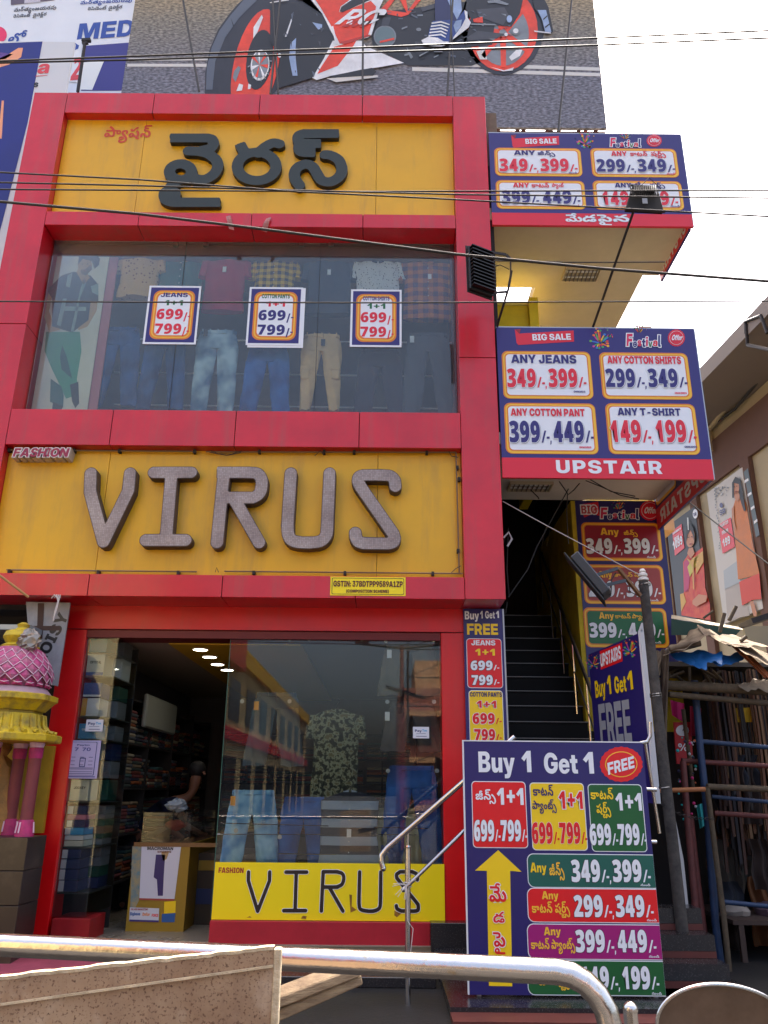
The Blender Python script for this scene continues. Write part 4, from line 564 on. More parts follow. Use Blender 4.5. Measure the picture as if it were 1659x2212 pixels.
ypanels([xl+.001, zx(290, 400), zx(812, 400), xr-.001], 8.2, 9.73, .12)
ypanels([xl+.001, zx(214, 1100), zx(815, 1100), xr-.001], 3.687, 5.122, .125)
# masses behind the facade
WALLM = mat('grey_building_wall', (120, 112, 104), .9, var=.15, scale=1.5)
MB().box(XL, XR-.01, 1.6, 9, 3.5, 9.9, WALLM).go('wall', B)
MB().box(XL+.01, XR-.01, .3, 1.6, 8.02, 9.95, WALLM).go('wall', B)
MB().box(XL+.01, XR-.01, .3, 1.6, 3.47, 5.4, WALLM).go('wall', B)
box('window_side_wall', XL+.01, xl+.02, .5, 1.6, 5.4, 8.0, WALLM, B); box('window_side_wall', xr, XR-.01, .5, 1.6, 5.4, 8.0, REDD, B)
# upper show window: inner back wall, glass in three panes
box('display_back_wall', xl+.02, xr, 1.15, 1.18, 5.42, 8.0, mat('display_back_grey', (92, 98, 110), .8, var=.2, scale=2), B)
box('display_soffit', xl+.02, xr, .36, 1.15, 7.86, 8.0, mat('display_brown', (88, 66, 60), .8, var=.2), B)
WN = thing('show_window', 'wide upper show window glazed in joined clear sheets above the yellow board with the Latin name', 'window', (0, .3, 5.56))
xs = [xl+.02, W(400, 559, .295).x, W(692, 562, .295).x, xr-.002]
for a, b in zip(xs, xs[1:]): box('pane', a+.003, b-.003, .29, .298, 5.555, 8.0, GLU, WN)
for a in xs[1:-1]: box('silicone_joint', a-.003, a+.003, .288, .3, 5.555, 8.0, BLK, WN)
box('side_frame', xr-.05, xr-.004, .3, .36, 5.555, 8.0, mat('brown_frame', (88, 30, 26), .5), WN)
for px in (379, 444, 651, 715):
    p = W(px, 528, .285); box('glass_clip', p.x-.03, p.x+.03, .275, .31, p.z-.02, p.z+.02, STEELD, WN)
# ground floor
box('lintel', -3.40, .90, .47, .75, 3.205, 3.47, REDD, B, bevel=.004)
box('joint_line', -3.39, .88, .466, .472, 3.203, 3.207, SEAM, B)
box('pillar', -3.40, -3.14, .472, .80, .24, 3.2, REDD, B, bevel=.005)
box('pillar', .615, .86, .472, .80, .24, 3.2, REDD, B, bevel=.005)
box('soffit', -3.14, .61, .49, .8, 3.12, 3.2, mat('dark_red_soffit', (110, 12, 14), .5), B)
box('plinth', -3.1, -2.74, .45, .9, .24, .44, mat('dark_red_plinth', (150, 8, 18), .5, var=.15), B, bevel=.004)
box('plinth', -1.6, .47, .40, 1.0, .24, .442, mat('red_plinth', (176, 24, 44), .4, var=.1), B, bevel=.004)
box('plinth_step', .47, .90, .30, 1.0, .1, .455, GRAN, B, bevel=.004)
box('floor_slab', -4.5, .9, .38, 6.6, .1, .24, TILE, B)
box('shop_floor', -3.4, .9, .36, 6.6, .24, .25, TILE, B)
INT = mat('shop_inner_wall', (96, 86, 80), .8, var=.1)
box('inner_wall', -3.44, -3.40, .8, 6.6, .25, 3.15, INT, B); box('inner_wall', .9, .94, .8, 6.6, .25, 3.15, INT, B); box('inner_wall', -3.4, .9, 6.6, 6.64, .25, 3.15, INT, B)
box('ceiling', -3.4, .9, .8, 6.6, 3.15, 3.2, mat('shop_ceiling', (170, 158, 135), .7), B)
box('ceiling_band', -2.35, -.9, .82, 6.5, 3.11, 3.15, mat('yellow_ceiling_band', (205, 165, 20), .6), B)
box('wall', -3.4, .9, .76, 6.6, 3.2, 3.46, WALLM, B)
# stairwell to the right of the shop
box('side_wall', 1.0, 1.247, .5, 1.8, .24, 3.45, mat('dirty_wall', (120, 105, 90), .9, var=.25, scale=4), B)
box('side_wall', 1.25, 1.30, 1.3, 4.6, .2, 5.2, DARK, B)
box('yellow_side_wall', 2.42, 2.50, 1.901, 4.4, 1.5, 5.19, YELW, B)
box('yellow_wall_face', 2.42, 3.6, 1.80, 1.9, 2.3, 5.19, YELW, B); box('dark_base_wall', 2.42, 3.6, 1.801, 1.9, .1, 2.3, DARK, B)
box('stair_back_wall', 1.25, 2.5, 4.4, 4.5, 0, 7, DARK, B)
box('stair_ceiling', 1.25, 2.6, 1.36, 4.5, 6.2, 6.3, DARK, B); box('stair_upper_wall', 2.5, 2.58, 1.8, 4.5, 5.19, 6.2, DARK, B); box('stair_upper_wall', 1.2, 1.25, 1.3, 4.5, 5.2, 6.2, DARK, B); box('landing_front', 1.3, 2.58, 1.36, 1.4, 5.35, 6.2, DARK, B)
box('slab', 1.25, 3.50, .04, 1.8, 5.2, 5.34, WHITEC, B)
ST = .2
for k in range(19):
    z = .2+ST*(k+1); y = -.3+ST*k
    MB().box(1.31, 2.41, y, y+ST+.02, z-ST, z-.025, STG).go('stair_step', B)
    MB().box(1.31, 2.415, y-.012, y+ST+.01, z-.025, z, STG).box(1.31, 2.415, y-.015, y-.010, z-.012, z-.003, GRANE).go('stair_tread', B)
# entrance steps, partly hidden by the street rail
for y0, z0, z1 in ((-.35, .1, .25), (.02, .1, .42)):
    if z1 < .3: MB().box(.5, 1.29, y0, .3, z0, z1, GRAN).go('stair_step', B)
# mass left of the shop front behind the shrine
box('wall', XL, -3.41, .8, 1.0, .2, 3.45, DARK, B)
box('soffit_strip', XL, -3.4, .45, .8, 3.4, 3.46, DARK, B)
# upper storey canopy
box('canopy_slab', 1.25, 2.05, .04, 1.42, 8.17, 8.34, CREAM, B)
box('canopy_slab', 2.05, 3.655, .04, 1.12, 8.17, 8.34, CREAM, B); box('canopy_slab', 2.05, 3.44, 1.121, 2.9, 8.17, 8.34, CREAM, B)
box('canopy_end', 1.25, 1.29, .5, 1.4, 5.35, 8.2, DARK, B)
pa = W(1375, 650, 2.4); pb = W(1401, 650, 2.4)
box('peach_column', pa.x, pb.x, 2.4, 2.75, 5.0, 8.195, mat('peach_plaster', (205, 165, 135), .8, var=.05), B)
p0 = W(1066, 660, 1.2); p1 = W(1140, 660, 1.2)
box('balcony_parapet', 1.3, p1.x, 1.2, 1.35, 5.35, p0.z, mat('yellow_parapet', (235, 205, 25), .6, var=.06), B)
box('balcony_parapet', p1.x+.002, p1.x+.12, 1.12, 2.6, 5.35, p0.z+.08, mat('yellow_parapet', (235, 205, 25), .6), B)
box('parapet_cap', 1.3, p1.x-.002, 1.18, 1.37, p0.z+.002, p0.z+.05, mat('pale_yellow_cap', (240, 222, 110), .6), B)
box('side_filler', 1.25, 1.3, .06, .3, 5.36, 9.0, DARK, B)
box('parapet_end', 1.255, 1.4, .1, .35, 9.0, W(1060, 244, .1).z, mat('dirty_wall', (120, 105, 90), .9), B)
# tube-light troffers under the slabs
def troffer(px0, px1, py0, py1, z, label):
    a = G(px0, py0, z); b = G(px1, py1, z); y0, y1 = sorted((a.y, b.y)); x0, x1 = sorted((a.x, b.x))
    t = thing('tube_light', label, 'light', ((x0+x1)/2, (y0+y1)/2, z), group='ceiling lights with louvres')
    MB().box(x0, x1, y0, y0+.015, z-.04, z, CREAM).box(x0, x1, y1-.015, y1, z-.04, z, CREAM).box(x0, x0+.015, y0+.016, y1-.016, z-.04, z, CREAM).box(x1-.015, x1, y0+.016, y1-.016, z-.04, z, CREAM).go('frame', t)
    mb = MB()
    for k in range(2): mb.tube([(x0+.03, y0+(y1-y0)*(.3+.4*k), z-.018), (x1-.03, y0+(y1-y0)*(.3+.4*k), z-.018)], .012, mat('white_tube', (235, 235, 230), .4))
    mb.go('tube', t, smooth=True)
    for k in range(1, 9): box('louvre', x0+(x1-x0)*k/9-.004, x0+(x1-x0)*k/9+.004, y0+.016, y1-.016, z-.045, z-.012, mat('louvre_grey', (120, 112, 100), .5, metal=.3), t)
troffer(1212, 1300, 604, 576, 8.17, 'louvred tube light set in the cream soffit of the upper canopy')
troffer(1095, 1196, 1056, 1040, 5.2, 'louvred tube light under the white slab above the stairs')

# ---------------------------------------------------------------- raised letters
def crom(P, n=6):
    out = []
    for i in range(len(P)-1):
        a = P[max(0, i-1)]; b = P[i]; c = P[i+1]; d = P[min(len(P)-1, i+2)]
        for k in range(n):
            t = k/n
            out.append(tuple(.5*((2*b[j])+(-a[j]+c[j])*t+(2*a[j]-5*b[j]+4*c[j]-d[j])*t*t+(-a[j]+3*b[j]-3*c[j]+d[j])*t**3) for j in (0, 1)))
    return out+[P[-1]]
PTEL = FP(.05)
zt = lambda P: [PTEL.ab(315.1+x*.2849, 267.8+y*.2849) for x, y in P]
def el(cx, cy, rx, ry, n=28): return [(cx+rx*math.cos(2*math.pi*k/n), cy+ry*math.sin(2*math.pi*k/n)) for k in range(n+1)]
TS = thing('name_sign', 'big black raised Telugu letters on the top yellow board', 'sign', (-1.3, .1, 8.3))
for S in ([(zt([(185, 105), (470, 105)]), 0), (zt(crom([(465, 105), (500, 115), (513, 145), (500, 175), (470, 190), (420, 200)])), 1),
           (zt(crom([(312, 203), (400, 207), (470, 225), (530, 268), (545, 318), (520, 375), (460, 415), (400, 420), (352, 398), (345, 362)])), 0), (zt(el(262, 362, 84, 61)), 1),
           (zt(el(180, 533, 42, 29)), 1), (zt(crom([(138, 540), (150, 572), (200, 592), (262, 593)])), 1), (zt([(255, 593), (562, 593)]), 0), (zt([(190, 470), (215, 450)]), 1)],
          [(zt(el(840, 321, 147, 108)), 1), (zt([(713, 148), (735, 195), (775, 230)]), 0), (zt(crom([(850, 225), (880, 190), (925, 158), (970, 142), (1017, 152)])), 0)],
          [(zt([(1460, 72), (1190, 72)]), 0), (zt(crom([(1200, 72), (1162, 84), (1151, 110), (1165, 136), (1195, 146)])), 1), (zt([(1190, 146), (1327, 148)]), 0),
           (zt(crom([(1195, 146), (1165, 160), (1158, 185), (1172, 208), (1200, 216)])), 1), (zt([(1195, 216), (1280, 217)]), 0),
           (zt(crom([(1354, 232), (1400, 236), (1462, 272), (1487, 340), (1465, 400), (1400, 438), (1335, 428), (1303, 385), (1275, 335), (1240, 308), (1195, 306), (1145, 333), (1125, 380), (1138, 428), (1168, 468)])), 0)]):
    mb = MB(); L = strokes(S, .070, .016); extrude_loops(mb, L, PTEL, -.066, 0, LETG, LETS); mb.go('letter', TS, fix=False)
# VIRUS letters
LF = mat('grey_led_mesh', (128, 112, 112), .45, metal=.25)
N, b_, L_ = nodes_of(LF)
tc = N.nodes.new('ShaderNodeTexCoord'); br = N.nodes.new('ShaderNodeTexBrick'); br.inputs['Scale'].default_value = 26
mp = N.nodes.new('ShaderNodeMapping'); mp.inputs['Rotation'].default_value = (math.radians(90), 0, 0)
br.offset = 0; br.inputs['Mortar Size'].default_value = .03; br.inputs['Row Height'].default_value = .5; br.inputs['Brick Width'].default_value = .5
br.inputs['Color1'].default_value = lin((182, 168, 162)); br.inputs['Color2'].default_value = lin((160, 146, 140)); br.inputs['Mortar'].default_value = lin((136, 120, 114))
no = N.nodes.new('ShaderNodeTexNoise'); no.inputs['Scale'].default_value = 3.2; no.inputs['Detail'].default_value = 5
mxx = N.nodes.new('ShaderNodeMix'); mxx.data_type = 'RGBA'; mxx.blend_type = 'MULTIPLY'; mxx.inputs[0].default_value = .75
rp = N.nodes.new('ShaderNodeValToRGB'); rp.color_ramp.elements[0].color = (.55, .47, .46, 1); rp.color_ramp.elements[0].position = .3; rp.color_ramp.elements[1].color = (1, .98, .96, 1); rp.color_ramp.elements[1].position = .7
L_.new(tc.outputs['Object'], mp.inputs[0]); L_.new(mp.outputs[0], br.inputs[0]); L_.new(tc.outputs['Object'], no.inputs[0]); L_.new(no.outputs[0], rp.inputs[0])
L_.new(br.outputs['Color'], mxx.inputs[6]); L_.new(rp.outputs[0], mxx.inputs[7]); L_.new(mxx.outputs[2], b_.inputs['Base Color'])
bp = N.nodes.new('ShaderNodeBump'); bp.inputs['Strength'].default_value = .5; bp.inputs['Distance'].default_value = .01; L_.new(br.outputs['Color'], bp.inputs['Height']); L_.new(bp.outputs[0], b_.inputs['Normal'])
LS = mat('brown_letter_side', (78, 62, 54), .6, var=.2)
PV = FP(.0)
z7 = lambda P: [(x*.3324, 905.9+y*.3324) for x, y in P]
z8 = lambda P: [(472.7+x*.3324, 905.9+y*.3324) for x, y in P]
VIR = [[(z7([(590, 350), (585, 470), (673, 795)]), 1), (z7([(845, 350), (834, 462), (673, 795)]), 1)],
       [(z7([(1000, 345), (1242, 345)]), 1), (z7([(1115, 345), (1078, 785)]), 1), (z7([(948, 785), (1205, 785)]), 1)],
       [(z8([(33, 345), (-12, 800)]), 1), (z8([(-10, 300+45), (215, 345)]), 0), (z8(crom([(205, 345), (250, 352), (276, 385), (279, 430), (265, 480), (225, 508), (180, 510)])), 1), (z8([(30, 508), (200, 508)]), 1), (z8([(95, 508), (262, 800)]), 1)],
       [(z8([(468, 350), (446, 690)]), 1), (z8(crom([(446, 690), (450, 745), (475, 785), (530, 800), (620, 800), (672, 785), (700, 745), (705, 690)])), 1), (z8([(705, 690), (720, 350)]), 1)],
       [(z8(crom([(1147, 435), (1142, 395), (1112, 367), (1060, 362)])), 1), (z8([(1070, 362), (940, 362)]), 1), (z8(crom([(940, 362), (912, 372), (904, 400), (915, 430)])), 1), (z8([(912, 425), (1135, 745)]), 1), (z8(crom([(1135, 745), (1142, 775), (1130, 800), (1095, 808)])), 1), (z8([(1100, 808), (940, 806)]), 1), (z8(crom([(945, 806), (908, 795), (890, 765), (887, 738)])), 1)]]
VS = thing('name_sign', 'big grey raised Latin letters spelling VIRUS on the lower yellow board', 'sign', (-1.3, .1, 3.9))
for S in VIR:
    S2 = [([PV.ab(*p) for p in pl], rc) for pl, rc in S]
    L = strokes(S2, .069, .014); mb = MB(); extrude_loops(mb, L, PV, -.122, 0, LS, LS); o = mb.go('letter', VS, fix=False)
    L2 = strokes(S2, .0615, .014); mb = MB(); extrude_loops(mb, L2, PV, 0, .003, LF, LF); mb.go('letter_face', o, fix=False)
# FASHION box letters
FS = thing('small_sign', 'small white boxed letters with maroon faces spelling FASHION at the board corner', 'sign', (-4, .1, 4.95))
pf = FP(-.02); x = 27.
for ch, wd in zip('FASHION', (15, 21, 17, 19, 8, 20, 20)):
    a0, b0 = pf.ab(x, 986.5); a1, _ = pf.ab(x+wd-1.5, 986.5); b1 = pf.ab(x, 968)[1]
    L = text_loops('I', ch, a0, b0, b1-b0, a1-a0, shear=.15); mb = MB()
    extrude_loops(mb, grow(L, .009), pf, -.14, 0, mat('white_acrylic', (225, 215, 212), .4), mat('aged_white_side', (190, 178, 162), .6, var=.2)); o = mb.go('letter', FS, fix=False)
    mb = MB(); extrude_loops(mb, L, pf, 0, .003, mat('maroon_face', (150, 30, 62), .4), mat('maroon_face', (150, 30, 62), .4)); mb.go('letter_face', o, fix=False)
    x += wd
# small red Telugu word on the top board
o = Print(FP(.118)).text('T', 'fashion', 224, 296, 324, 277, mat('faded_red', (205, 70, 40), .5), shear=.1)
tag(o.mb.go('small_red_lettering', fix=False), 'small faded red Telugu word painted on the top yellow board', 'lettering')
# neon tube frame round the VIRUS board
NT = thing('neon_tube_frame', 'thin glass neon tube run round the edge of the VIRUS board', 'neon tube', (-1.6, .1, 3.7))
tb = mat('neon_tube_glass', (120, 96, 70), .35)
yy = .08
for seg in ([(8, 972), (425, 975)], [(445, 976), (985, 977)], [(985, 978), (992, 1237)], [(1000, 985), (1004, 1236)], [(14, 1231), (425, 1235)], [(485, 1234), (1000, 1239)], [(6, 975), (3, 1010)]):
    tube('neon_tube', [W(*p, yy) for p in seg], .008, tb, NT, 6)
for px, py in ((20, 972), (160, 973), (258, 974), (420, 975), (560, 975), (700, 976), (765, 976), (922, 977), (988, 1010), (992, 1035), (20, 1234), (212, 1236), (385, 1237), (548, 1237), (745, 1238), (935, 1239), (990, 1190)):
    p = W(px, py, yy); box('clip', p.x-.014, p.x+.014, yy-.01, .124, p.z-.02, p.z+.02, IRON, NT)
for pts in ([(455, 973), (470, 980), (500, 981), (522, 974)], [(452, 977), (490, 984), (520, 978)], [(970, 975), (975, 985), (990, 988)], [(975, 1237), (985, 1228), (996, 1222)], [(465, 1236), (468, 1226), (472, 1236)], [(680, 985), (692, 973), (700, 984)]):
    tube('wire', [W(*p, yy-.02) for p in pts], .004, CABLE, NT, 5)
# tax-number plate
pl = FP(-.006); GS = thing('tax_plate', 'small yellow plate with black GSTIN number on the lower red band', 'sign', (W(794, 1285, 0).x, -.006, 3.47))
a0, b0 = pl.ab(713, 1286); a1, b1 = pl.ab(876, 1247)
box('plate', a0, a1, -.006, -.001, b0, b1, mat('print_lemon', (250, 222, 0), .4), GS)
g = Print(pl); g.poly([rrect(a0+.015, a1-.015, b0+.012, b1-.012, .015), rrect(a0+.02, a1-.02, b0+.017, b1-.017, .012)[::-1]], PK)
g.text('I', 'GSTIN: 37BDTPP9589A1ZP', 720, 1267, 870, 1254.5, mat('print_maroon', (92, 20, 20), .4)); g.text('I', '(COMPOSITION SCHEME)', 748, 1280, 840, 1273.5, mat('print_maroon', (92, 20, 20), .4)); g.go('lettering', GS)
# torn tape scraps on the red band
for px, py, q in ((492, 480, 1), (580, 484, 2)):
    p = W(px, py, -.02); rr = random.Random(q)
    o = MB().sheet(lambda u, v: (p.x-.03+.06*u+.05*v*(1 if q == 1 else -1), -.01-.03*math.sin(v*3+u), p.z+.09-.18*v+.01*math.sin(u*6)), 2, 6, mat('dirty_tape', (176, 110, 104), .5)).go('torn_tape')
    tag(o, 'torn strip of dirty tape on the red band, %s of the two' % ('left' if q == 1 else 'curled right one'), 'tape')
# ---------------------------------------------------------------- price signs
WG = mat('sign_edge_white', (225, 225, 228), .5); ALU = mat('aluminium_edge', (170, 170, 172), .4, metal=.8)
def panel(pl, t, x0, y0, x1, y1, mo=PO, mi=PO2, mw=PW_, r=.07, lay=0, name='offer_panel'):
    """px corners left-top, right-bottom on the plane: printed frame with rounded corners"""
    a0, b1 = pl.ab(x0, y0); a1, b0 = pl.ab(x1, y1); a0, a1 = sorted((a0, a1))
    g = Print(pl); h = b1-b0
    g.poly([rrect(a0, a1, b0, b1, r)], mo); e = .016; g.poly([rrect(a0+e, a1-e*.3, b0+e*.4, b1-e, r*.9)], mi)
    e = .032; g.poly([rrect(a0+e, a1-e, b0+e, b1-e, r*.72)], PO); e = .045; g.poly([rrect(a0+e, a1-e, b0+e, b1-e, r*.62)], mw)
    return g.go(name, t)
def price(g, s, x0, yb, x1, yt, m, out=.022, slash=.5, outm=None, fat=.008):
    """'349' big digits with small /- : s like '349/-, 399/-' ; px box"""
    W_ = {'/': .5, '-': .34, ',': .22, ' ': .12}; un = [W_.get(c, 1) for c in s]; tot = sum(un); x = x0; h = yb-yt
    for c, u in zip(s, un):
        wd = (x1-x0)*u/tot
        if c.isdigit():
            a_, b_ = (.15, .75) if c == '1' else (.06, .93)
            g.text('D', c, x+wd*a_, yb-h*.025, x+wd*b_, yt+h*.025, m, lay=3, out=out, outm=outm or PW_, sh=None if outm else 1.1, fat=fat)
        elif c == '/': g.poly([[g.pl.ab(x+wd*.1, yb), g.pl.ab(x+wd*.42, yb), g.pl.ab(x+wd*.95, yb-h*.5), g.pl.ab(x+wd*.62, yb-h*.5)]], m, 3)
        elif c == '-': g.poly([[g.pl.ab(x+wd*.1, yb-h*.16), g.pl.ab(x+wd*.9, yb-h*.16), g.pl.ab(x+wd*.9, yb-h*.25), g.pl.ab(x+wd*.1, yb-h*.25)]], m, 3)
        elif c == ',': g.poly([[g.pl.ab(x+wd*.2, yb-h*.08), g.pl.ab(x+wd*.7, yb-h*.08), g.pl.ab(x+wd*.65, yb+h*.05), g.pl.ab(x+wd*.2, yb+h*.1)]], m, 3)
        x += wd
BURST = [(220, 60, 60), (250, 190, 40), (70, 160, 90), (60, 120, 200), (200, 70, 150), (110, 180, 70), (240, 120, 40)]
def burst(g, cx, cy, r, seed=1, n=15, up=False):
    rnd = random.Random(seed); cols = [mat('confetti_%d' % i, c, .4) for i, c in enumerate(BURST)]
    names = ['red', 'yellow', 'green', 'blue', 'pink', 'lime', 'orange']
    for k in range(n):
        a = (-160+320*k/(n-1)-90 if not up else -165+150*k/(n-1)); a = math.radians(a+rnd.uniform(-8, 8)); l = r*rnd.uniform(.7, 1.05)
        p = [(cx+math.cos(a)*r*.12, cy+r*.3+math.sin(a)*r*.12)]
        bend = rnd.uniform(-.5, .5)
        pts = [(cx+math.cos(a+bend*t)*l*t, cy+r*.35*(1-t)+math.sin(a+bend*t)*l*t) for t in (.15, .4, .65, .85)]
        g.line(pts, r*.11, cols[k % 7], lay=0); e = pts[-1]; g.pxell(e[0], e[1], r*.13, r*.1, cols[(k+2) % 7], lay=1, n=8)
    for k in range(8):
        a = rnd.uniform(-3, 0); g.pxell(cx+math.cos(a)*r*1.1, cy+math.sin(a)*r, r*.06, r*.06, cols[k % 7], lay=1, n=6)
def festival(g, x0, yb, x1, yt, r=0, m2=PM):
    n = 8; w_ = (x1-x0)/n; hs = [1.25, .72, .75, .9, .85, .72, .72, 1.2]
    ml = [mat('festival_pink', (215, 30, 80), .4), PN, mat('festival_pink', (215, 30, 80), .4), PN2, mat('festival_pink', (215, 30, 80), .4), mat('festival_green', (60, 110, 60), .4), PR, PN]
    ww = [1.35, .95, .95, .85, .5, 1.0, 1.1, .6]; tot = sum(ww); x = x0
    for i, ch in enumerate('Festival'):
        h = (yb-yt)*hs[i]*.9; wd = (x1-x0)*ww[i]/tot
        hh = h if ch in 'Ftivl' and ch not in 'v' else h*1.25
        y = yb+(2 if i % 2 else -1)*(yb-yt)*.03
        g.text('I', ch, x, y, x+wd*.9, y-(h if ch in 'Ftl' else h*1.1), ml[i], lay=3+.1*i, out=.07, outm=PW_, shear=.12)
        x += wd
def offer_badge(g, cx, cy, rx, ry):
    n = 40; pts = [(cx+rx*(1+.05*(k % 2))*math.cos(2*math.pi*k/n), cy+ry*(1+.05*(k % 2))*math.sin(2*math.pi*k/n)) for k in range(n)]
    g.px(pts, PR, 0); g.pxell(cx, cy, rx*.84, ry*.84, PW_, lay=1); g.pxell(cx, cy, rx*.8, ry*.8, PR, lay=2)
    g.text('I', 'Offer', cx-rx*.62, cy+ry*.3, cx+rx*.62, cy-ry*.35, PW_, lay=3, shear=.35, sp=-.03)
def ribbon(g, x0, y0, x1, y1, s):
    h = y1-y0; w_ = x1-x0
    g.px([(x0, y0-h*.08), (x0+w_*.08, y0+h*.22), (x1-1, y0), (x1, y1-h*.2), (x0+w_*.06, y1+h*.05), (x0+w_*.03, y1-h*.1)], PR, 0)
    g.px([(x0, y0-h*.08), (x0+w_*.1, y0-h*.1), (x0+w_*.08, y0+h*.25)], PDR, 1)
    a0, b0 = g.pl.ab(x0+w_*.3, y1-h*.27); g.text('I', s, x0+w_*.3, y1-h*.27, x1-w_*.05, y1-h*.72, PW_, lay=2, rot=.03)
def price_sign(label, tl, tr, bl, br, ybar, Y, name='price_sign', depth=.035):
    pl = FP(Y)
    a = [pl.ab(*p) for p in (tl, tr, br, bl)]; x0 = (a[0][0]+a[3][0])/2; x1 = (a[1][0]+a[2][0])/2; z1 = (a[0][1]+a[1][1])/2; z0 = (a[2][1]+a[3][1])/2
    t = thing(name, label, 'sign', ((x0+x1)/2, Y, z0))
    zb = pl.ab(*ybar)[1]
    box('board', x0, x1, Y, Y+depth, zb, z1, PN, t); box('red_footer', x0, x1, Y-.0005, Y+depth+.001, z0, zb-.001, PR, t)
    box('edge_strip', x0-.004, x1+.004, Y+.002, Y+depth+.004, z1+.001, z1+.014, ALU, t); box('edge_strip', x1+.001, x1+.012, Y+.002, Y+depth, z0, z1, ALU, t)
    return t, pl
# lower (English) sign
t, pl = price_sign('lower purple price board on the canopy reading UPSTAIR along its red foot', (1072, 706), (1500, 712), (1086, 1032), (1541, 1035), (1083, 988), 0)
g = Print(pl); ribbon(g, 1112, 714, 1240, 744, 'BIG SALE'); g.go('ribbon', t)
g = Print(pl); burst(g, 1297, 733, 24, 3); g.go('confetti_burst', t)
g = Print(pl); burst(g, 1381, 714, 14, 5, 9, up=True); g.go('confetti_burst', t)
g = Print(pl); festival(g, 1353, 749, 1427, 725); g.go('festival_lettering', t)
g = Print(pl); offer_badge(g, 1461, 730, 18, 18); g.go('offer_badge', t)
def offer(t, pl, box_, title, ttl, tm, ps, pb, pm, onw=None, tel=None, tb=None):
    o = panel(pl, t, *box_); g = Print(pl, base=.008)
    if title: g.text('I', title, ttl[0], ttl[1], ttl[2], ttl[3], tm, lay=3)
    if tel:
        for w_, b in zip(tel, tb): g.text('T', w_, b[0], b[1], b[2], b[3], tm, lay=3) if w_ != '-' else g.text('D', '-', b[0], b[1], b[2], b[3], tm, lay=3)
    price(g, ps, *pb, pm)
    if onw:
        if onw[0] == 'T': g.text('T', 'nundi', *onw[1:5], onw[5], lay=3)
        else: g.text('I', 'ONWARDS', *onw[1:5], onw[5], lay=3)
    return g.go('lettering', o)
offer(t, pl, (1083, 758, 1283, 863), 'ANY JEANS', (1104, 785, 1245, 767), PN, '349/-, 399/-', (1095, 838, 1267, 793), PR, ('I', 1239, 849, 1264, 845, PN))
offer(t, pl, (1293, 761, 1497, 864), 'ANY COTTON SHIRTS', (1312, 786, 1471, 770), PR, '299/-, 349/-', (1308, 838, 1485, 793), PN, ('I', 1457, 852, 1483, 848, PR))
offer(t, pl, (1088, 870, 1294, 982), 'ANY COTTON PANT', (1103, 899, 1263, 883), PR, '399/-, 449/-', (1100, 957, 1283, 905), PN, ('I', 1251, 969, 1277, 965, PR))
offer(t, pl, (1306, 871, 1514, 983), 'ANY T-SHIRT', (1334, 898, 1470, 882), PN, '149/-, 199/-', (1317, 957, 1505, 903), PR, ('I', 1478, 968, 1505, 964, PN))
g = Print(pl); g.text('I', 'UPSTAIR', 1202, 1022, 1431, 994, PW_, lay=1, sp=.06); g.go('lettering', t)
# upper (Telugu) sign
t, pl = price_sign('upper purple price board with Telugu words above the high canopy', (1057, 288), (1472, 290), (1062, 487), (1495, 488), (1060, 459), 0)
g = Print(pl); ribbon(g, 1104, 294, 1208, 318, 'BIG SALE'); g.go('ribbon', t)
g = Print(pl); burst(g, 1264, 305, 20, 4); g.go('confetti_burst', t)
g = Print(pl); burst(g, 1350, 297, 11, 6, 9, up=True); g.go('confetti_burst', t)
g = Print(pl); festival(g, 1318, 318, 1384, 301); g.go('festival_lettering', t)
g = Print(pl); offer_badge(g, 1413, 304, 16, 13); g.go('offer_badge', t)
offer(t, pl, (1067, 319, 1259, 382), 'ANY', (1110, 336, 1156, 326), PN, '349/-, 399/-', (1078, 372, 1248, 341), PR, ('T', 1228, 376, 1246, 373, PN), ['jeans'], [(1161, 336, 1199, 329)])
offer(t, pl, (1274, 320, 1468, 384), 'ANY', (1320, 338, 1354, 328), PR, '299/-, 349/-', (1288, 373, 1459, 342), PN, ('T', 1440, 378, 1458, 375, PR), ['cotton', 'shirts'], [(1361, 338, 1398, 330), (1406, 338, 1438, 330)])
offer(t, pl, (1070, 389, 1267, 453), 'ANY', (1108, 406, 1143, 396), PR, '399/-, 449/-', (1083, 442, 1254, 409), PN, ('T', 1233, 447, 1252, 444, PR), ['cotton', 'pant'], [(1148, 406, 1186, 398), (1192, 405, 1218, 398)])
offer(t, pl, (1279, 390, 1479, 455), 'ANY', (1328, 406, 1364, 396), PN, '149/-, 199/-', (1298, 445, 1465, 411), PR, ('T', 1448, 448, 1468, 445, PN), ['tee', '-', 'shirts'], [(1370, 405, 1384, 397), (1388, 406, 1396, 398), (1404, 405, 1436, 398)])
g = Print(pl); 
for w_, b in zip(('me', 'da', 'pai', 'na'), ((1222, 1258), (1259, 1288), (1291, 1322), (1325, 1360))): g.text('T', w_, b[0], 479, b[1], 466, PW_, lay=1, out=.06, outm=mat('print_shadow', (150, 150, 155)))
g.go('lettering', t)
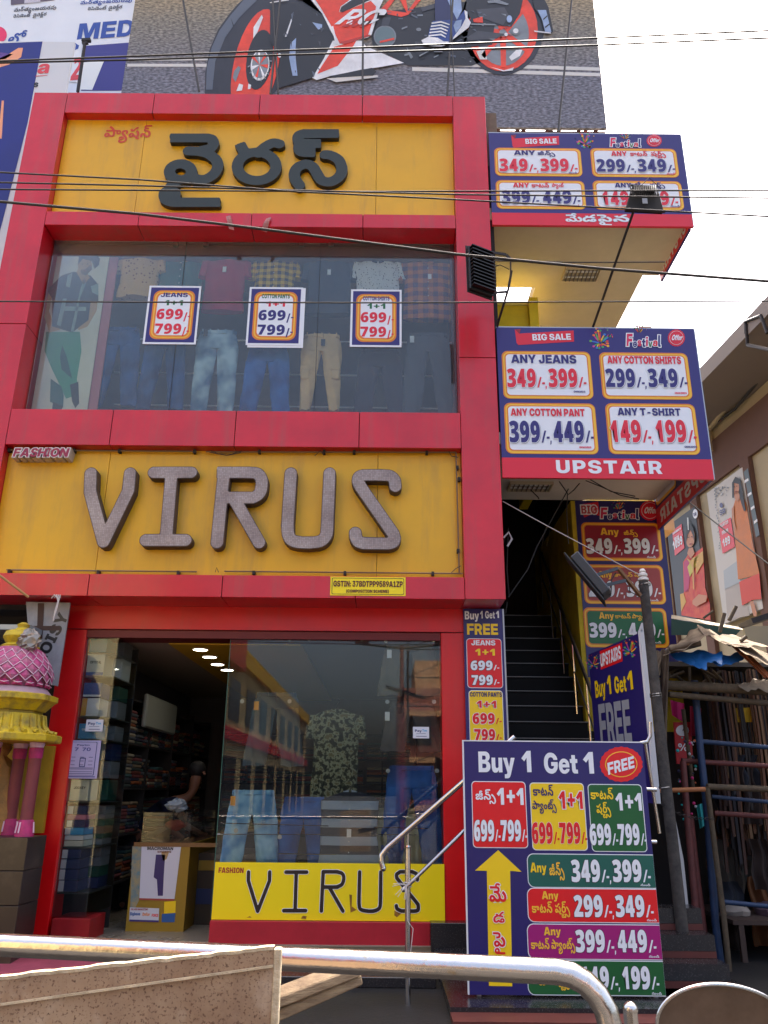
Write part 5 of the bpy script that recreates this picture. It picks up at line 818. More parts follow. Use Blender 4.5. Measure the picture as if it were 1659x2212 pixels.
# side returns of both signs, seen on their inner faces
for (x, y0, y1, z0, z1, nm, lb) in ((3.512, .06, 1.82, 4.80, 6.60, 'low', 'side board of the UPSTAIR sign, its lettering showing reversed from inside'), (3.66, .06, 1.10, 8.06, 9.45, 'high', 'narrow side board of the upper price sign seen edge-on from below')):
    t = thing('side_sign', lb, 'sign', (x, (y0+y1)/2, z0))
    box('board', x, x+.03, y0, y1, z0, z1, PN, t)
    pl = Plane(x-.001, 0, 0, -1)      # faces -x ; a = -y
    g = Print(pl)
    g.poly([[(-y1, z0), (-y0, z0), (-y0, z0+.27), (-y1, z0+.27)]], PR, 0)
    L = text_loops('I', 'UPSTAIR', 0, z0+.05, .17, (y1-y0)*.86, sp=.06); L = [[(-y0-.07-p[0], p[1]) for p in l] for l in L]; g.poly(L, PW_, 1)
    for k in range(2):
        a1_ = -y0-.06-k*(y1-y0)*.5; a0_ = a1_-(y1-y0)*.42; e = .04
        g.poly([rrect(a0_, a1_, z0+.30, z0+.82, .06)], PO2, 1); g.poly([rrect(a0_+e, a1_-e, z0+.34, z0+.78, .04)], PW_ if k else PO, 2)
    g.go('lettering', t)
# tall festival board at the foot of the yellow wall
Y = 1.79; pl = FP(Y); 
a = [pl.ab(*p) for p in ((1245, 1078), (1435, 1085), (1262, 1400), (1452, 1400))]
x0, x1, z1, z0 = (a[0][0]+a[2][0])/2, (a[1][0]+a[3][0])/2+.01, 5.19, a[2][1]-.35
t = thing('festival_board', 'tall purple festival offer board with red, brown and green panels beside the stairs', 'sign', ((x0+x1)/2, Y, z0))
box('board', x0, x1, Y, Y+.008, z0, z1, PN2, t)
g = Print(pl); g.px([(1253, 1090), (1292, 1084), (1296, 1115), (1280, 1110), (1262, 1118)], PR, 0); g.text('I', 'BIG', 1256, 1110, 1290, 1092, mat('dull_red', (190, 70, 80), .4), lay=3, out=.12, outm=PW_); g.go('big_lettering', t)
g = Print(pl); festival(g, 1297, 1121, 1380, 1100, m2=PY); g.go('festival_lettering', t); g = Print(pl); burst(g, 1336, 1096, 14, 9, 9, up=True); g.go('confetti_burst', t)
g = Print(pl); offer_badge(g, 1404, 1103, 22, 21); g.go('offer_badge', t)
for (bx, mw, any_, tel, tb, ps, pb, nu) in (
    ((1254, 1128, 1433, 1213), PDR, (1297, 1156, 1337, 1141), ['jeans'], [(1347, 1156, 1377, 1148)], '349/-, 399/-', (1266, 1197, 1422, 1160), (1397, 1206, 1416, 1202)),
    ((1257, 1219, 1440, 1306), PBR, (1292, 1248, 1322, 1234), ['cotton', 'shirts'], [(1326, 1246, 1366, 1239), (1370, 1246, 1394, 1238)], '299/-, 399/-', (1271, 1290, 1428, 1252), (1400, 1299, 1422, 1295)),
    ((1259, 1312, 1447, 1400), PG, (1294, 1337, 1326, 1323), ['cotton', 'pants'], [(1328, 1336, 1362, 1328), (1365, 1336, 1408, 1328)], '399/-, 449/-', (1273, 1378, 1435, 1342), (1404, 1390, 1428, 1386))):
    o = panel(pl, t, *bx, mw=mw); g = Print(pl, base=.008); g.text('I', 'Any', *any_, PO2, lay=3)
    for w_, b in zip(tel, tb): g.text('T', w_, b[0], b[1], b[2], b[3], PO2, lay=3)
    price(g, ps, *pb, PW_, outm=PK); g.text('T', 'nundi', nu[0], nu[1], nu[2], nu[3], PW_, lay=3); g.go('lettering', o)
# narrow board beside the stairs
Y = .42; pl = FP(Y); t = thing('narrow_sign', 'narrow purple Buy 1 Get 1 board with red and yellow panels left of the stairs', 'sign', (1.06, Y, 1.3))
box('board', .853, 1.268, Y, Y+.03, 1.3, 3.45, PN2, t); box('edge_strip', 1.269, 1.285, Y-.003, Y+.03, 1.3, 3.45, ALU, t)
g = Print(pl); g.text('I', 'Buy', 1004, 1338, 1035, 1320, PW_, lay=0); g.text('D', '1', 1037, 1336, 1043, 1318, PW_, lay=0); g.text('I', 'Get', 1048, 1336, 1069, 1320, PW_, lay=0); g.text('D', '1', 1071, 1335, 1078, 1318, PW_, lay=0)
g.text('I', 'FREE', 1009, 1371, 1076, 1347, PY, lay=0); g.go('lettering', t)
for (bx, m_, rows) in (((1007, 1379, 1087, 1487), PRB, (('I', 'JEANS', 1018, 1394, 1070, 1383, PW_), ('D', '1+1', 1026, 1416, 1069, 1400, PY), ('P', '699/-', 1016, 1448, 1079, 1425, PW_), ('P', '799/-', 1018, 1480, 1079, 1456, PW_))),
                       ((1012, 1491, 1090, 1606), PY, (('I', 'COTTON PANTS', 1015, 1505, 1084, 1495, PN2), ('D', '1+1', 1029, 1529, 1072, 1512, PRB), ('P', '699/-', 1020, 1564, 1084, 1538, PRB), ('P', '799/-', 1024, 1600, 1084, 1572, PRB)))):
    a0, b1 = pl.ab(bx[0], bx[1]); a1, b0 = pl.ab(bx[2], bx[3]); g = Print(pl)
    g.poly([rrect(a0, a1, b0, b1, .035)], PW_, 0); g.poly([rrect(a0+.006, a1-.006, b0+.006, b1-.006, .03)], m_, 1)
    for r in rows:
        if r[0] == 'P': price(g, r[1], *r[2:6], r[6], out=.04, outm=PK if m_ is PRB else PW_)
        else: g.text(r[0], r[1], *r[2:6], r[6], lay=3, **({'out': .05, 'outm': PW_} if r[6] is PRB else {}))
    g.go('offer_panel', t)
# angled UPSTAIRS board on the stair railing
pA = W(1271, 1420, .55); 
Rr = ray(1379, 1368); tt = (-.25+8)/Rr.y; pB = CAMP+Rr*tt
pl = Plane(pA.x, pA.y, pB.x-pA.x, pB.y-pA.y)
c = [pl.ab(*p) for p in ((1271, 1414), (1379, 1368), (1402, 1612), (1281, 1612))]
t = thing('upstairs_board', 'dark blue UPSTAIRS Buy 1 Get 1 FREE board angled against the stair rail', 'sign', (pA.x, pA.y, c[3][1]-.6), 0)
mb = MB(); n = 4; cc = [c[0], c[1], (c[1][0], c[2][1]-.5), (c[0][0], c[3][1]-.5)]
V = [pl.p(a, b, 0) for a, b in cc]+[pl.p(a, b, -.04) for a, b in cc]
mb.add(V, [(0, 1, 2, 3), (4, 5, 6, 7)]+[(i, (i+1) % 4, 4+(i+1) % 4, 4+i) for i in range(4)], PN2); mb.go('board', t)
mb = MB(); a = c[1][0]; 
V = [pl.p(a_, b_, o_) for a_ in (a+.001, a+.03) for b_ in (c[2][1]-.5, c[1][1]+.01) for o_ in (.004, -.045)]
mb.add(V, [(0, 1, 3, 2), (4, 6, 7, 5), (0, 4, 5, 1), (2, 3, 7, 6), (0, 2, 6, 4), (1, 5, 7, 3)], WG); mb.go('edge_strip', t)
zq = lambda x, y: (984.6+x*.3087, 1024+y*.3087)
g = Print(pl); g.px([zq(1008, 1240), zq(1165, 1180), zq(1168, 1310), zq(1016, 1370)], PRB, 0)
def skew_text(g, font, s, bl, br, th, m, lay=3):
    """text along a sloping px baseline; th = cap height px"""
    A = g.pl.ab(*bl); Bq = g.pl.ab(*br); C_ = g.pl.ab(bl[0], bl[1]-th); L = text_loops(font, s, 0, 0, 1, 1)
    L = [[(A[0]+(Bq[0]-A[0])*p[0], A[1]+(Bq[1]-A[1])*p[0]+(C_[1]-A[1])*p[1]) for p in l] for l in L]; g.poly(L, m, lay)
skew_text(g, 'I', 'UPSTAIRS', zq(1018, 1352), zq(1162, 1290), 28, PW_)
skew_text(g, 'I', 'Buy', zq(983, 1568), zq(1055, 1545), 37, PY); skew_text(g, 'D', '1', zq(1066, 1545), zq(1093, 1538), 45, PY)
skew_text(g, 'I', 'Get', zq(1118, 1535), zq(1200, 1520), 36, PY); skew_text(g, 'D', '1', zq(1208, 1515), zq(1246, 1505), 45, PY)
skew_text(g, 'I', 'FREE', zq(1020, 1900), zq(1240, 1880), 90, PGR); g.go('lettering', t)
g = Print(pl); burst(g, *zq(1222, 1225), 20, 11, 11); g.go('confetti_burst', t); g = Print(pl); burst(g, *zq(962, 1320), 16, 12, 11); g.go('confetti_burst', t)
# the big board at street level
Y = -1.2; pl = FP(Y); x0, x1, z0, z1 = .668, 2.125, .186, 1.995
t = thing('street_board', 'large purple Buy 1 Get 1 board with a yellow arrow standing by the steps', 'sign', ((x0+x1)/2, Y, z0))
box('board', x0, x1, Y, Y+.02, z0, z1, PN2, t); box('edge_strip', x0-.012, x0-.001, Y-.003, Y+.025, z0, z1, WG, t); box('edge_strip', x0-.012, x1, Y-.003, Y+.025, z1+.001, z1+.01, WG, t)
for sx_ in (x0+.06, x1-.08): box('stand_leg', sx_, sx_+.03, Y+.03, Y+.07, .1, z1-.02, STEELD, t)
zb = lambda x, y: (984.6+x*.3087, 1575.4+y*.3087)
def zt_(g, f, s, x0, yb, x1, yt, m, **k): a = zb(x0, yb); b = zb(x1, yt); g.text(f, s, a[0], a[1], b[0], b[1], m, **k)
g = Print(pl)
zt_(g, 'I', 'Buy', 160, 300, 415, 155, PW_, lay=1); zt_(g, 'D', '1', 462, 300, 530, 135, PW_, lay=1); zt_(g, 'I', 'Get', 620, 308, 855, 165, PW_, lay=1); zt_(g, 'D', '1', 895, 310, 968, 143, PW_, lay=1); g.go('lettering', t)
g = Print(pl); n = 44; cx, cy = zb(1157, 245); R_ = 45; R2 = 37
g.px([(cx+R_*(1+.04*(k % 2))*math.cos(2*math.pi*k/n), cy+R2*(1+.04*(k % 2))*math.sin(2*math.pi*k/n)) for k in range(n)], PRB, 0)
g.pxell(cx, cy, 35, 28, PO2, lay=1); g.pxell(cx, cy, 33, 26, PRB, lay=2); skew_text(g, 'I', 'FREE', zb(1065, 320), zb(1250, 270), 26, PW_, lay=4); g.go('free_badge', t)
for bx, m_, tm, pm, words, onep in (((108, 362, 508, 833), PRB, PW_, PW_, [('jeans', 138, 492, 280, 440)], (288, 528, 475, 398)),
                            ((514, 372, 926, 850), PY, PN2, PRB, [('cotton', 540, 464, 682, 408), ('pants', 535, 558, 705, 508)], (722, 556, 890, 420)),
                            ((920, 382, 1342, 860), PGD, PY, PW_, [('cotton', 944, 488, 1102, 430), ('shirts', 985, 585, 1085, 530)], (1120, 568, 1303, 432))):
    a0, b1 = pl.ab(*zb(bx[0], bx[1])); a1, b0 = pl.ab(*zb(bx[2], bx[3])); g = Print(pl)
    g.poly([rrect(a0, a1, b0, b1, .03)], PW_, 0); g.poly([rrect(a0+.006, a1-.006, b0+.006, b1-.006, .026)], m_, 1)
    for w_, *b in words: zt_(g, 'T', w_, *b, tm, lay=3)
    zt_(g, 'D', '1+1', *onep, pm, lay=3, **({'out': .04, 'outm': PW_} if pm is PRB else {}))
    q0 = zb(bx[0]+18, bx[3]-48); q1 = zb(bx[2]-6, bx[3]-215)
    price(g, '699/-799/-', q0[0], q0[1], q1[0], q1[1], pm, out=.012, outm=PW_ if pm is PRB else PK, fat=.006); g.go('offer_panel', t)
def zpoly(g, P, m, lay): g.px([zb(*p) for p in P], m, lay)
for (y0, y1, m_, anyb, words, ps, pb, nb) in ((868, 1107, PT, (522, 1000, 635, 932), [('jeans', 655, 1020, 760, 955)], '349/-, 399/-', (808, 1070, 1365, 895), (1292, 1096, 1360, 1082)),
        (1108, 1350, PRB, (602, 1188, 718, 1132), [('cotton', 532, 1282, 675, 1225), ('shirts', 695, 1282, 798, 1225)], '299/-, 349/-', (826, 1315, 1386, 1143), (1336, 1342, 1405, 1328)),
        (1358, 1608, PM, (616, 1440, 735, 1382), [('cotton', 526, 1535, 655, 1480), ('pants', 668, 1535, 835, 1480)], '399/-, 449/-', (838, 1562, 1405, 1385), (1350, 1596, 1422, 1582)),
        (1612, 1860, PGD, (630, 1695, 750, 1640), [('tee', 580, 1790, 630, 1735), ('-', 645, 1800, 675, 1720), ('shirts', 690, 1790, 795, 1735)], '149/-, 199/-', (872, 1820, 1425, 1640), (1370, 1855, 1440, 1840))):
    a0, b1 = pl.ab(*zb(495, y0)); b0 = pl.ab(*zb(495, y1))[1]; g = Print(pl); e = .006
    R = rrect(a0, a0+2, b0, b1, .05); R = [(min(p[0], x1-.001), p[1]) for p in R if p[0] < a0+1.5]+[]
    R = [(x1-.001, b0), (x1-.001, b1)]+[p for p in rrect(a0, x1+.3, b0, b1, .05) if p[0] < a0+.2]
    R2_ = [(x1-.002, b0+e), (x1-.002, b1-e)]+[p for p in rrect(a0+e, x1+.3, b0+e, b1-e, .045) if p[0] < a0+.2]
    g.poly([R], PW_, 0); g.poly([R2_], m_, 1)
    zt_(g, 'I', 'Any', *anyb, PO2 if m_ is not PT else PY, lay=3)
    for w_, *b in words: zt_(g, 'T' if w_ != '-' else 'D', w_, *b, PO2, lay=3)
    q0 = zb(pb[0], pb[1]); q1 = zb(pb[2], pb[3]); price(g, ps, q0[0], q0[1], q1[0], q1[1], PW_, out=.02, outm=PK)
    zt_(g, 'T', 'nundi', *nb, PW_, lay=3); g.go('price_row', t)
g = Print(pl); zpoly(g, [(296, 845), (460, 997), (380, 990), (395, 1798), (232, 1795), (217, 990), (135, 988)], PY, 0)
for w_, b in zip(('me', 'da', 'pai', 'na'), ((235, 1205, 355, 1110), (262, 1352, 342, 1285), (262, 1520, 348, 1430), (255, 1680, 345, 1600))): zt_(g, 'T', w_, *b, PRB, lay=3, out=.06, outm=PW_)
g.go('yellow_arrow', t)
# VIRUS board at the foot of the shop window
Y = .45; pl = FP(Y); t = thing('low_board', 'yellow board with black VIRUS letters below the ground floor window', 'sign', (-.5, Y, .445))
box('board', -1.597, .614, Y, Y+.03, .446, .944, mat('print_lemon', (250, 218, 0), .4, var=.03, scale=2), t)
g = Print(pl); zz = lambda x, y: (354.5+x*.3941, 1772.3+y*.3941)
V5 = [[([(463, 283), (462, 330), (513, 497)], 1), ([(579, 283), (578, 330), (513, 497)], 1)], [([(668, 283), (782, 283)], 1), ([(725, 283), (718, 494)], 1), ([(656, 494), (776, 494)], 1)],
      [([(872, 283), (862, 496)], 1), ([(872, 281), (950, 281)], 1), (crom([(945, 281), (975, 290), (985, 315), (975, 350), (945, 365)]), 1), ([(872, 365), (950, 365)], 1), ([(905, 365), (980, 496)], 1)],
      [([(1072, 283), (1068, 450)], 1), (crom([(1068, 450), (1075, 485), (1110, 496), (1150, 496), (1180, 480), (1186, 445)]), 1), ([(1186, 445), (1188, 283)], 1)],
      [(crom([(1388, 325), (1385, 295), (1360, 281)]), 1), ([(1360, 281), (1295, 281)], 1), (crom([(1295, 281), (1275, 295), (1275, 315)]), 1), ([(1275, 315), (1392, 460)], 1), (crom([(1392, 460), (1392, 490), (1370, 497)]), 1), ([(1370, 497), (1300, 496)], 1), (crom([(1300, 496), (1278, 485), (1273, 468)]), 1)]]
for S in V5:
    S2 = [([pl.ab(*zz(*p)) for p in q], rc) for q, rc in S]
    g.poly(strokes(S2, .0215, .006), PW_, 0); g.poly(strokes(S2, .0165, .006), mat('vinyl_black', (40, 28, 24), .4), 1)
g.go('lettering', t)
g = Print(pl); a = zz(298, 287); b = zz(435, 257); g.text('I', 'FASHION', a[0], a[1], b[0], b[1], mat('print_maroon2', (165, 30, 40), .4), lay=0, sp=.02); g.go('small_lettering', t)
g = Print(pl)
for P in ([(1015, 405), (1030, 408), (1028, 470), (1055, 490), (1022, 505)], [(1262, 495), (1300, 510), (1275, 530), (1262, 520)], [(750, 538), (760, 522), (782, 525), (778, 540)], [(452, 532), (470, 524), (480, 532)]): g.px([zz(*p) for p in P], mat('scuffed_print', (150, 105, 30), .7, var=.4, scale=30), 0)
g.go('scuff', t)
# posters taped outside the upper window
for i, (q, tc_, t1, tp, ttl, lb) in enumerate(((((321, 617), (434, 617), (424, 744), (310, 743)), PN, PG, PR, 'JEANS', 'price poster for JEANS taped left on the upper window'),
        (((541, 620), (654, 621), (650, 747), (529, 745)), PG, PR, PN, 'COTTON PANTS', 'price poster for COTTON PANTS in the middle of the upper window'),
        (((758, 625), (868, 626), (867, 750), (756, 749)), PN, PG, PR, 'COTTON SHIRTS', 'price poster for COTTON SHIRTS taped right on the upper window'))):
    pl = FP(.282); c = [pl.ab(*p) for p in q]; x0 = (c[0][0]+c[3][0])/2; x1 = (c[1][0]+c[2][0])/2; z1 = c[0][1]; z0 = c[3][1]
    t = thing('window_poster', lb, 'poster', ((x0+x1)/2, .282, z0)); box('sheet', x0, x1, .282, .286, z0, z1, PW_, t)
    if i == 1: box('sheet', x0+.02, x1+.03, .2865, .289, z0-.03, z1-.005, PW_, t)
    g = Print(pl, base=.001, step=.0008)
    for k, (e, m_, r) in enumerate(((.025, PN, .002), (.065, PO, .09), (.085, PO2, .08), (.1, PO, .07), (.12, PW_, .06))): g.poly([rrect(x0+e, x1-e*.95, z0+e, z1-e, r)], m_, k)
    wd = x1-x0; h = z1-z0; T = lambda f, s, a, b, c_, d, m_, **k: g.poly(text_loops(f, s, x0+a*wd, z0+b*h, d*h, c_*wd), m_, 6)
    T('I', ttl, .24, .80, .52, .075, tc_); T('D', '1+1', .32, .655, .36, .10, t1); T('D', '699', .2, .42, .5, .19, tp); T('D', '/-', .72, .43, .13, .1, tp); T('D', '799', .2, .17, .5, .19, tp); T('D', '/-', .72, .18, .13, .1, tp)
    g.go('print', t)
# ---------------------------------------------------------------- clothes
def fabric(name, c, kind='plain', c2=None, sc=8, **k):
    if name in MATS: return MATS[name]
    m = mat(name, c, .9, var=k.get('var', .12), scale=k.get('scale', 5), bump=.25, bscale=180, spec=.2)
    if kind == 'plain': return m
    N, b, L = nodes_of(m); tc = N.nodes.new('ShaderNodeTexCoord'); src = None
    if kind in ('check', 'stripe'):
        sp = N.nodes.new('ShaderNodeSeparateXYZ'); L.new(tc.outputs['Object'], sp.inputs[0]); outs = []
        for ax in ((0, 2) if kind == 'check' else (2,)):
            a = N.nodes.new('ShaderNodeMath'); a.operation = 'MULTIPLY'; a.inputs[1].default_value = sc; L.new(sp.outputs[ax], a.inputs[0])
            f = N.nodes.new('ShaderNodeMath'); f.operation = 'FRACT'; L.new(a.outputs[0], f.inputs[0])
            g_ = N.nodes.new('ShaderNodeMath'); g_.operation = 'GREATER_THAN'; g_.inputs[1].default_value = .5; L.new(f.outputs[0], g_.inputs[0]); outs.append(g_)
        if kind == 'check':
            ad = N.nodes.new('ShaderNodeMath'); ad.operation = 'ADD'; L.new(outs[0].outputs[0], ad.inputs[0]); L.new(outs[1].outputs[0], ad.inputs[1])
            hf = N.nodes.new('ShaderNodeMath'); hf.operation = 'MULTIPLY'; hf.inputs[1].default_value = .5; L.new(ad.outputs[0], hf.inputs[0]); src = hf.outputs[0]
        else: src = outs[0].outputs[0]
    elif kind in ('dots', 'camo', 'fade'):
        t = N.nodes.new('ShaderNodeTexVoronoi' if kind == 'dots' else 'ShaderNodeTexNoise'); t.inputs['Scale'].default_value = sc
        L.new(tc.outputs['Object'], t.inputs[0]); src = t.outputs[0]
    r = N.nodes.new('ShaderNodeValToRGB'); r.color_ramp.elements[0].color = lin(c); r.color_ramp.elements[1].color = lin(c2)
    if kind == 'dots': r.color_ramp.elements[0].position = .18; r.color_ramp.elements[1].position = .26
    if kind == 'camo': r.color_ramp.interpolation = 'CONSTANT'; r.color_ramp.elements[1].position = .5; e = r.color_ramp.elements.new(.6); e.color = lin(k['c3']); e = r.color_ramp.elements.new(.42); e.color = lin(k['c4'])
    if kind == 'fade': r.color_ramp.elements[0].position = .4; r.color_ramp.elements[1].position = .62
    L.new(src, r.inputs[0]); L.new(r.outputs[0], b.inputs['Base Color']); return m
HANG = mat('hanger_plastic', (30, 28, 28), .4)
def trousers(x, z, w, h, y, m, label, group, taper=.6, spread=.16, name='trousers', seed=0, cat='trousers', cargo=False, tag_=None):
    """hung from the waist at z, w waist width, h length"""
    t = thing(name, label, cat, (x, y, z-h), group=group); hd = .045
    hip = w*.56
    MB().loft([(x, y, z, w/2, hd*.8), (x, y, z-.012, w/2+.004, hd*.85), (x, y, z-.045, w/2+.006, hd*.85)], m, 20, .002, seed).go('waistband', t, smooth=True)
    MB().loft([(x, y, z-.046, w/2, hd*.8), (x, y, z-h*.1, hip*.98, hd), (x, y, z-h*.2, hip*1.04, hd*1.15), (x, y, z-h*.235, hip*1.02, hd)], m, 24, .006, seed+1).go('seat', t, smooth=True)
    for s in (-1, 1):
        secs = []
        for k in range(11):
            u = k/10; cx = x+s*(hip*.5+spread*w*u*1.1+.006); wd = hip*.52*(1-u*(1-taper)); secs.append((cx, y-.01*math.sin(u*3), z-h*.22-(h*.78)*u, wd, hd*(1.05-.25*u)))
        MB().loft(secs, m, 20, .009, seed+s+3).go('leg', t, smooth=True)
        if cargo:
            c = secs[4]; MB().box(c[0]+s*c[3]*.35-.05, c[0]+s*c[3]*.35+.05, y-.075, y-.03, c[2]-.09, c[2]+.07, m).go('cargo_pocket', t, bevel=.01)
            MB().box(c[0]+s*c[3]*.35-.055, c[0]+s*c[3]*.35+.055, y-.082, y-.074, c[2]+.03, c[2]+.075, m).go('pocket_flap', t, bevel=.004)
    mb = MB()
    for k in range(-2, 3): mb.box(x+k*w*.21-.006, x+k*w*.21+.006, y-hd-.004, y-hd*.6, z-.05, z+.004, m)
    mb.go('belt_loops', t)
    MB().box(x-.006, x+.006, y-hd*1.12, y-hd*.9, z-h*.18, z-.05, m).go('fly', t)
    if tag_:
        MB().box(x+tag_[0]-.025, x+tag_[0]+.025, y-.075, y-.072, z-tag_[1]-.09, z-tag_[1], mat('tag_'+tag_[2], {'orange': (232, 150, 20), 'white': (225, 228, 230), 'black': (40, 40, 44)}[tag_[2]], .5)).go('price_tag', t)
        tube('tag_string', [(x+tag_[0], y-.06, z-.02), (x+tag_[0], y-.073, z-tag_[1])], .002, CABLE, t, 4)
    return t
def shirt(x, z, w, h, y, m, label, group, sleeve=.24, seed=0, collar=True, mcol=None, hook=True, tag_=None, pocket=False, name='shirt', cat='shirt'):
    t = thing(name, label, cat, (x, y, z-h), group=group); hd = .06
    secs = [(x, y, z, w*.16, hd*.6), (x, y, z-.035, w*.36, hd*.7), (x, y, z-.07, w*.49, hd*.8)]
    for k in range(1, 10): u = k/9; secs.append((x, y, z-.07-(h-.07)*u, w*(.49-.03*math.sin(u*3)+.02*u), hd*(1+.1*math.sin(u*6))))
    MB().loft(secs, m, 28, .009, seed).go('torso', t, smooth=True)
    for s in ((-1, 1) if sleeve > .08 else ()):
        ss = []
        for k in range(6): u = k/5; ss.append((x+s*(w*.44+.05*u+.01), y+.01, z-.06-sleeve*u, .065-.012*u, hd*.75))
        MB().loft(ss, m, 14, .006, seed+s).go('sleeve', t, smooth=True)
    mc = mcol or m
    if collar:
        for s in (-1, 1):
            mb = MB(); V = [(x+s*.01, y-.075, z-.10), (x+s*.075, y-.07, z-.075), (x+s*.07, y-.04, z+.012), (x+s*.015, y-.03, z+.03), (x+s*.01, y-.062, z-.10), (x+s*.075, y-.055, z-.075), (x+s*.07, y-.028, z+.012), (x+s*.015, y-.018, z+.03)]
            mb.add(V, [(0, 1, 2, 3), (7, 6, 5, 4), (0, 4, 5, 1), (1, 5, 6, 2), (2, 6, 7, 3), (3, 7, 4, 0)], mc).go('collar', t)
        MB().box(x-.013, x+.013, y-hd*1.15, y-hd*.75, z-h+.02, z-.10, m).go('placket', t)
        mb = MB()
        for k in range(5): mb.box(x-.005, x+.005, y-hd*1.2, y-hd*1.1, z-.16-k*.1, z-.15-k*.1, mat('button_white', (220, 220, 215), .4))
        mb.go('buttons', t)
    if pocket: MB().box(x+.05, x+.14, y-hd*1.12, y-hd*.9, z-.27, z-.16, m).go('pocket', t)
    if hook: MB().tube([(x-w*.3, y, z-.05), (x, y, z+.02), (x, y, z+.06)]+[(x+.03*math.sin(a), y, z+.09-.03*math.cos(a)) for a in (0, .8, 1.6, 2.4, 3.2, 4)], .006, HANG, 6).go('hanger', t)
    if tag_: MB().box(x+tag_[0]-.022, x+tag_[0]+.022, y-.085, y-.082, z-tag_[1]-.075, z-tag_[1], mat('tag_white', (225, 228, 230), .5)).go('price_tag', t)
    return t
# upper window display
Y = .50
def ux(px, py=700): return W(px, py, Y).x
def uz(py, px=500): return W(px, py, Y).z
FD = {'brown': fabric('brown_floral_cotton', (120, 84, 60), 'dots', (196, 160, 104), 20), 'teal': fabric('teal_knit', (22, 88, 88)), 'maroon': fabric('maroon_cotton', (158, 18, 62)),
      'ycheck': fabric('yellow_black_check', (214, 176, 30), 'check', (34, 34, 34), 11), 'navy': fabric('dark_navy_knit', (34, 56, 80)), 'white': fabric('white_dotted_cotton', (52, 62, 84), 'dots', (205, 210, 215), 34),
      'ocheck': fabric('orange_purple_check', (196, 120, 84), 'check', (84, 64, 104), 8), 'slate': fabric('slate_blue_knit', (34, 58, 84))}
gs_, gt_ = 'shirts hanging in the upper window', 'trousers hanging in the upper window'
shirt(ux(288), uz(546), .50, .68, Y, FD['brown'], 'brown floral patterned shirt leftmost in the upper window', gs_, collar=False, seed=1, hook=False)
shirt(ux(378), uz(548), .56, .80, Y+.05, FD['teal'], 'dark teal shirt half hidden by the JEANS poster', gs_, seed=2)
shirt(ux(478), uz(556), .52, .80, Y, FD['maroon'], 'plain maroon shirt with a white tag above pale washed jeans', gs_, collar=False, seed=3, tag_=(0, .2))
shirt(ux(586), uz(556), .52, .78, Y+.02, FD['ycheck'], 'yellow and black checked shirt behind the COTTON PANTS poster', gs_, seed=4, pocket=True)
shirt(ux(708), uz(560), .56, .80, Y, FD['navy'], 'dark navy shirt with a small tag above beige cargo pants', gs_, collar=False, seed=5, tag_=(-.0, .2))
shirt(ux(815), uz(558), .56, .84, Y, FD['white'], 'white shirt with tiny dark print and dark collar behind the COTTON SHIRTS poster', gs_, mcol=FD['navy'], seed=6)
shirt(ux(925), uz(560), .62, .86, Y, FD['ocheck'], 'orange and purple checked shirt at the right end of the upper window', gs_, seed=7, tag_=(.02, .25))
JB = {'dark': fabric('dark_indigo_denim', (26, 52, 100), 'fade', (40, 84, 146), 3), 'pale': fabric('pale_washed_denim', (70, 110, 146), 'fade', (176, 204, 220), 3.4), 'blue': fabric('mid_blue_denim', (28, 66, 136), 'fade', (52, 108, 190), 3),
      'beige': fabric('beige_twill', (216, 184, 136)), 'char': fabric('charcoal_cloth', (58, 56, 72)), 'grey': fabric('dark_grey_cloth', (78, 84, 98)), 'light': fabric('light_blue_denim', (70, 134, 188), 'fade', (160, 205, 232), 5)}
trousers(ux(265), uz(712), .42, 1.05, Y, JB['dark'], 'dark indigo jeans under the brown floral shirt', gt_, seed=11, taper=.75)
trousers(ux(362), uz(716), .42, 1.05, Y+.03, JB['dark'], 'dark blue jeans under the JEANS poster', gt_, seed=12, taper=.75)
trousers(ux(474), uz(716), .44, 1.10, Y, JB['pale'], 'pale washed jeans with frayed patches in the upper window', gt_, seed=13, taper=.72, spread=.06, tag_=(-.14, .02, 'black'))
trousers(ux(583), uz(745), .44, 1.02, Y, JB['blue'], 'mid blue jeans under the COTTON PANTS poster', gt_, seed=14, taper=.75)
trousers(ux(697), uz(722), .42, 1.02, Y, JB['beige'], 'beige cargo pants with thigh pockets in the upper window', gt_, seed=15, taper=.5, spread=.1, cargo=True, tag_=(.02, .1, 'black'))
trousers(ux(822), uz(752), .46, 1.0, Y+.03, JB['char'], 'charcoal trousers under the COTTON SHIRTS poster', gt_, seed=16, taper=.75)
trousers(ux(925), uz(718), .46, 1.1, Y, JB['grey'], 'dark grey trousers at the right end of the upper window', gt_, seed=17, taper=.8, tag_=(-.2, .07, 'white'))
t = thing('display_rails', 'white horizontal display rails behind the hanging clothes upstairs', 'rail', (-1.3, .8, 5.6))
for py in (708, 782, 853): z = uz(py); tube('rail', [(ux(230, py), .78, z), (ux(985, py), .78, z-.015)], .010, mat('white_rail', (222, 222, 225), .4), t)
z = uz(533); tube('rail', [(ux(340), .62, z+.02), (ux(985), .62, z+.02)], .010, STEELD, t)
a = ux(218); box('divider_post', a, a+.13, .42, .44, 5.56, 7.9, mat('dusty_pink_post', (172, 102, 112), .6), B)
